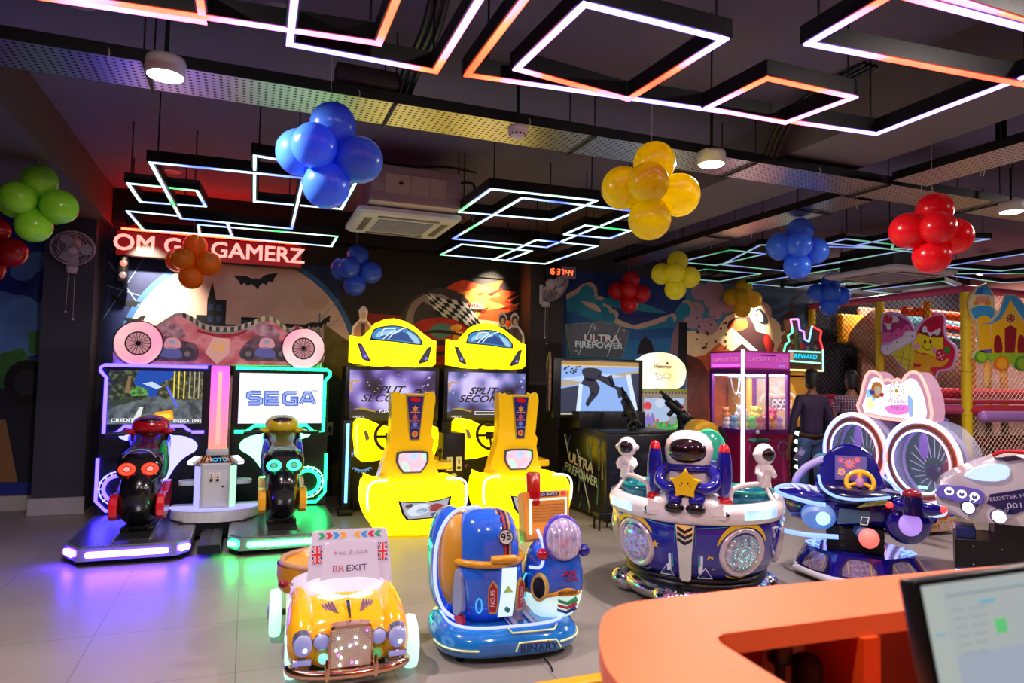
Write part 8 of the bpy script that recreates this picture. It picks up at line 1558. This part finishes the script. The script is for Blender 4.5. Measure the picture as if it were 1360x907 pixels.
for a in ((-1.657, 6.538, 2.93, 'a0e838', 'lime', 'lime green balloon cluster at the left edge above the wall fan'), (-2.30, 7.75, 2.70, 'c01018', 'darkred', 'dark red balloon cluster behind the green one'), (-.635, 8.62, 2.85, 'ff9020', 'orange', 'orange balloon cluster in front of the red ticker'),
          (1.189, 8.43, 2.86, '4068f0', 'cobalt', 'small blue balloon cluster left of the race car mural'), (.40, 4.1, 2.88, '5090ff', 'blue', 'big blue balloon cluster left of the smoke detector'), (2.36, 3.70, 2.80, 'fff000', 'yellow', 'big bright yellow balloon cluster'),
          (5.276, 8.841, 2.90, 'e01828', 'red', 'small red balloon cluster in front of the teal cloud mural'), (5.072, 7.354, 2.94, 'fff830', 'lemon', 'lemon yellow balloon cluster above the rounded lit header'), (7.5, 9.0, 2.96, 'f0d020', 'mustard', 'mustard balloon cluster in front of the motocross mural'),
          (5.213, 5.421, 2.97, '4080ff', 'royal', 'medium blue balloon cluster right of centre'), (8.06, 7.758, 2.93, '4088ff', 'azure', 'small blue balloon cluster under the right air conditioner'), (4.93, 3.735, 2.78, 'f81828', 'scarlet', 'big red balloon cluster at the right')):
    balloons(*a)
# ---------------------------------------------------------------- red ticker, clock, fans
t = thing('led_ticker', 'red LED message board reading OM GO GAMERZ above the moon mural', 'sign', (-.45, 9.08, 3.09))
mb = MB(); mb.bx(-1.06, 1.06, 0, .1, -.155, .155, M('ticker_case', '200608', .4), .005); mb.bx(-1.04, 1.04, -.002, 0, -.14, .14, E('ticker_field', '80080c', 1.0)); cs_ = mb.build('case', t)
mb = MB(); mb.text('OM GO GAMERZ', .265, E('ticker_letters', 'ff7a70', 3.0), 0, .0, -.006, .018, 0, 1.06); mb.build('letters', t)
mb = MB(); mb.bx(-1.0, 1.0, .02, .07, .16, .185, E('ticker_top_strip', 'ff2010', 45)); mb.build('top_strip', t)
t = thing('wall_clock_display', 'digital clock reading 16:37:44 on the brown pillar', 'clock', (4.07, 8.68, 3.10), 0); mb = MB(); mb.bx(-.23, .23, 0, .05, -.085, .085, BLACK, .005); mb.bx(-.05, .05, .05, .2, -.03, .03, BLACKM); mb.bx(0.02, .23, -.001, 0, -.085, .085, M('clock_sheen', '8c7c8c', .25)); mb.build('case', t)
mb = MB(); CD = E('clock_digit', 'ff5a30', 4); x = -.185
for ch in '16:37:44':
    if ch == ':': mb.box((x-.01, -.006, .02), (.01, .004, .012), CD); mb.box((x-.012, -.006, -.02), (.01, .004, .012), CD); x += .025
    else: seg7(mb, ch, x, 0, .075, CD, -.008); x += .058
mb.build('digits', t)
def fan(loc, rz, tilt, lab):
    t = thing('wall_fan', lab, 'fan', loc, rz); FW = M('fan_white', 'b8a8b4', .4, coat=.2); T = Tr(0, -.22, 0, rx=tilt)
    mb = MB(); mb.bx(-.06, .06, -.02, .03, -.22, .06, FW, .012); mb.tube([(0, 0, 0), (0, -.08, .02), (0, -.12, .05)], .03, FW, 10); mb.bx(-.05, .05, -.10, .0, -.26, -.18, FW, .015); mb.build('bracket', t)
    mb = MB(T); mb.lathe([(0, .16), (.055, .15), (.07, .12), (.075, .02), (.06, .0)], FW, (0, .16, 0), 20, 'y'); 
    mb = MB(T); mb.lathe([(0, -.17), (.055, -.16), (.07, -.12), (.075, -.02), (.05, .0)], FW, (0, .02, 0), 20, 'y'); mb.build('motor', t)
    mb = MB(T)
    for r, y in ((.21, 0), (.2, .03), (.2, -.03), (.14, -.055), (.08, -.065), (.14, .05)): mb.tube([(r*math.cos(2*PI*k/32), y, r*math.sin(2*PI*k/32)) for k in range(32)], .006 if r > .2 else .003, FW, 5, closed=True)
    for k in range(36): c_, s_ = math.cos(PI*k/18), math.sin(PI*k/18); mb.tube([(.04*c_, -.068, .04*s_), (.12*c_, -.06, .12*s_), (.19*c_, -.035, .19*s_), (.208*c_, 0, .208*s_), (.18*c_, .04, .18*s_), (.08*c_, .055, .08*s_)], .0018, FW, 3, caps=False)
    mb.lathe([(0, -.0), (.04, .0), (.045, -.006)], FW, (0, -.07, 0), 16, 'y'); mb.build('cage', t)
    mb = MB(T @ Tr(0, -.01, 0)); 
    for k in range(3):
        a0 = k*2*PI/3; q = [(.03, -.012, 0)]
        pts = [(.04, 0), (.1, -.06), (.17, -.05), (.185, .02), (.15, .07), (.08, .05)]
        mb.add([(x*math.cos(a0)-z*math.sin(a0), .02*(z/.07), x*math.sin(a0)+z*math.cos(a0)) for x, z in pts], [tuple(range(6))], M('fan_blade', '9c94a4', .3))
    mb.ell((0, -.01, 0), (.04, .03, .04), FW, 12, 8); mb.build('blades', t)
    for k, L in ((-.03, .44), (.03, .52)): mb = MB(); mb.tube([(k, -.06, -.25), (k*1.2, -.06, -.25-L)], .002, WHITE, 4, caps=False); mb.ell((k*1.2, -.06, -.25-L), .011, WHITE, 8, 6); mb.build('pull_cord', t)
fan((-1.88, 8.88, 2.92), 12, 40, 'white wall fan on the left pillar below the green balloons'); fan((3.86, 8.83, 2.86), 40, 38, 'white wall fan on the brown pillar below the clock')
# wall spotlights washing the murals, and a pair of coloured party lamps
def spot(x, y, z, tx, tz, lab, w=1.0):
    t = thing('wall_spotlight', lab, 'spotlight', (x, y, z)); d = Vector((tx-x, 9.3-y, tz-z)); q = Vector((0, 0, -1)).rotation_difference(d.normalized()).to_matrix().to_4x4()
    mb = MB(q); mb.tube([(0, 0, .06), (0, 0, -.05)], .04, BLACKM, 14); mb.build('can', t); mb = MB(q); mb.lathe([(0, -.052), (.033, -.052)], E('spot_face', 'fff0c8', 8)); mb.build('lens', t); mb = MB(); mb.tube([(0, 0, .04), (0, 0, 3.74-z)], .01, BLACKM, 6, caps=False); mb.build('stem', t)
    ld = bpy.data.lights.new('spot', 'SPOT'); ld.energy = SPOT_W*w; ld.spot_size = math.radians(62); ld.spot_blend = .9; ld.color = (1, .85, .6); ld.shadow_soft_size = .03; lo = bpy.data.objects.new('spot', ld); COL.objects.link(lo); lo.parent = t; lo.rotation_euler = q.to_euler(); lo.location = q @ Vector((0, 0, -.06))
spot(-1.3, 8.62, 3.28, -1.05, 2.45, 'small spotlight aimed at the moon mural'); spot(3.3, 8.78, 3.28, 3.22, 2.8, 'small spotlight aimed at the race car mural', .5); spot(8.02, 8.66, 3.2, 7.88, 2.55, 'small spotlight aimed at the motocross mural')
t = thing('party_light', 'small dark stage lamp with two lit eyes beside the moon mural', 'stage lamp', (-1.42, 9.12, 2.78)); mb = MB(); mb.box((0, 0, 0), (.12, .12, .32), BLACKM, .03); mb.bx(-.03, .03, .05, .17, -.03, .03, BLACKM); mb.build('body', t)
for z, c_ in ((.07, 'f08870'), (-.07, 'b08888')): mb = MB(); mb.ell((.02, -.06, z), (.04, .02, .04), E('stage_'+c_, c_, 1.2), 14, 8); mb.build('lens', t)
# cardboard figures standing on the car games
def standee(x, y, z, s, figs, lab):
    t = thing('cardboard_figure', lab, 'cut-out', (x, y, z))
    for dx, coat, pants, hair in figs:
        mb = MB(); CC = lambda c_: M('card_'+c_, c_, .6)
        mb.prism([(dx+a*s, b*s) for a, b in smooth([(-.13, 0), (-.16, .3), (-.15, .55), (-.05, .66), (-.07, .78), (0, .86), (.07, .78), (.05, .66), (.15, .55), (.17, .3), (.13, 0)], 2)], 0, .01, CC('c8b8b8'))
        mb.prism([(dx+a*s, b*s) for a, b in [(-.12, .25), (-.13, .5), (-.05, .63), (.05, .63), (.13, .5), (.12, .25), (.04, .22), (-.05, .24)]], -.003, 0, CC(coat)); mb.prism([(dx+a*s, b*s) for a, b in [(-.1, 0), (-.09, .26), (.09, .26), (.1, 0), (.02, 0), (0, .15), (-.02, 0)]], -.004, 0, CC(pants))
        mb.prism([(dx+a*s, b*s) for a, b in [(-.03, .3), (-.03, .6), (.03, .6), (.03, .3)]], -.005, 0, CC('301820')); mb.prism([(dx+a*s, b*s) for a, b in circ(0, .73, .055, .08, 16)], -.004, 0, CC(hair)); mb.prism([(dx+a*s, b*s) for a, b in circ(0, .715, .035, .05, 14)], -.006, 0, CC('b89080')); mb.build('figure', t)
    mb = MB(); mb.bx(min(f[0] for f in figs)-.1, max(f[0] for f in figs)+.1, 0, .1, -.01, .0, BLACKM); mb.build('foot', t)
standee(1.27, 8.26, 1.72, .82, [(0, '8c6068', 'c8a050', 'd0b0a8')], 'cardboard cut-out of a pale-haired figure standing on the left car game'); standee(3.12, 8.26, 1.72, .85, [(-.07, '382838', '503848', '301c20'), (.10, '40303c', '584048', '38241c')], 'cardboard cut-out of two dark figures standing on the right car game')
# sockets and skirting boxes on the back wall
t = thing('wall_socket', 'white wall socket with plug between the motorcycle and car games', 'socket', (.99, 9.28, .88)); mb = MB(); mb.box((0, 0, 0), (.17, .02, .17), M('socket_white', 'c8ccc0', .4), .004); mb.build('plate', t); mb = MB(); [mb.box((x, -.012, z), (.014, .008, .02), BLACK) for x in (-.04, .0) for z in (-.04, .04)]; mb.box((.045, -.03, 0), (.04, .05, .07), BLACK, .008); mb.tube(smooth([(.045, -.05, 0), (.05, -.06, -.15), (.0, -.05, -.35), (.08, -.04, -.6), (.1, -.03, -.86)], 4, False), .006, BLACK, 5); mb.build('plug', t)
t = thing('wall_socket', 'white wall socket on the wall left of the shooting game panel', 'socket', (1.02, 9.28, .45)) if 0 else None
# small stool by the shooting game
t = thing('foot_pedal_stand', 'low black stand on the floor at the foot of the shooting game', 'stand', (3.62, 6.55, 0)); mb = MB(); mb.box((0, 0, .16), (.2, .16, .05), BLACKM, .01); mb.build('top', t)
for x in (-.08, .08):
    for y in (-.06, .06): mb = MB(); mb.tube([(x, y, 0), (x, y, .14)], .012, BLACK, 6); mb.build('leg', t)
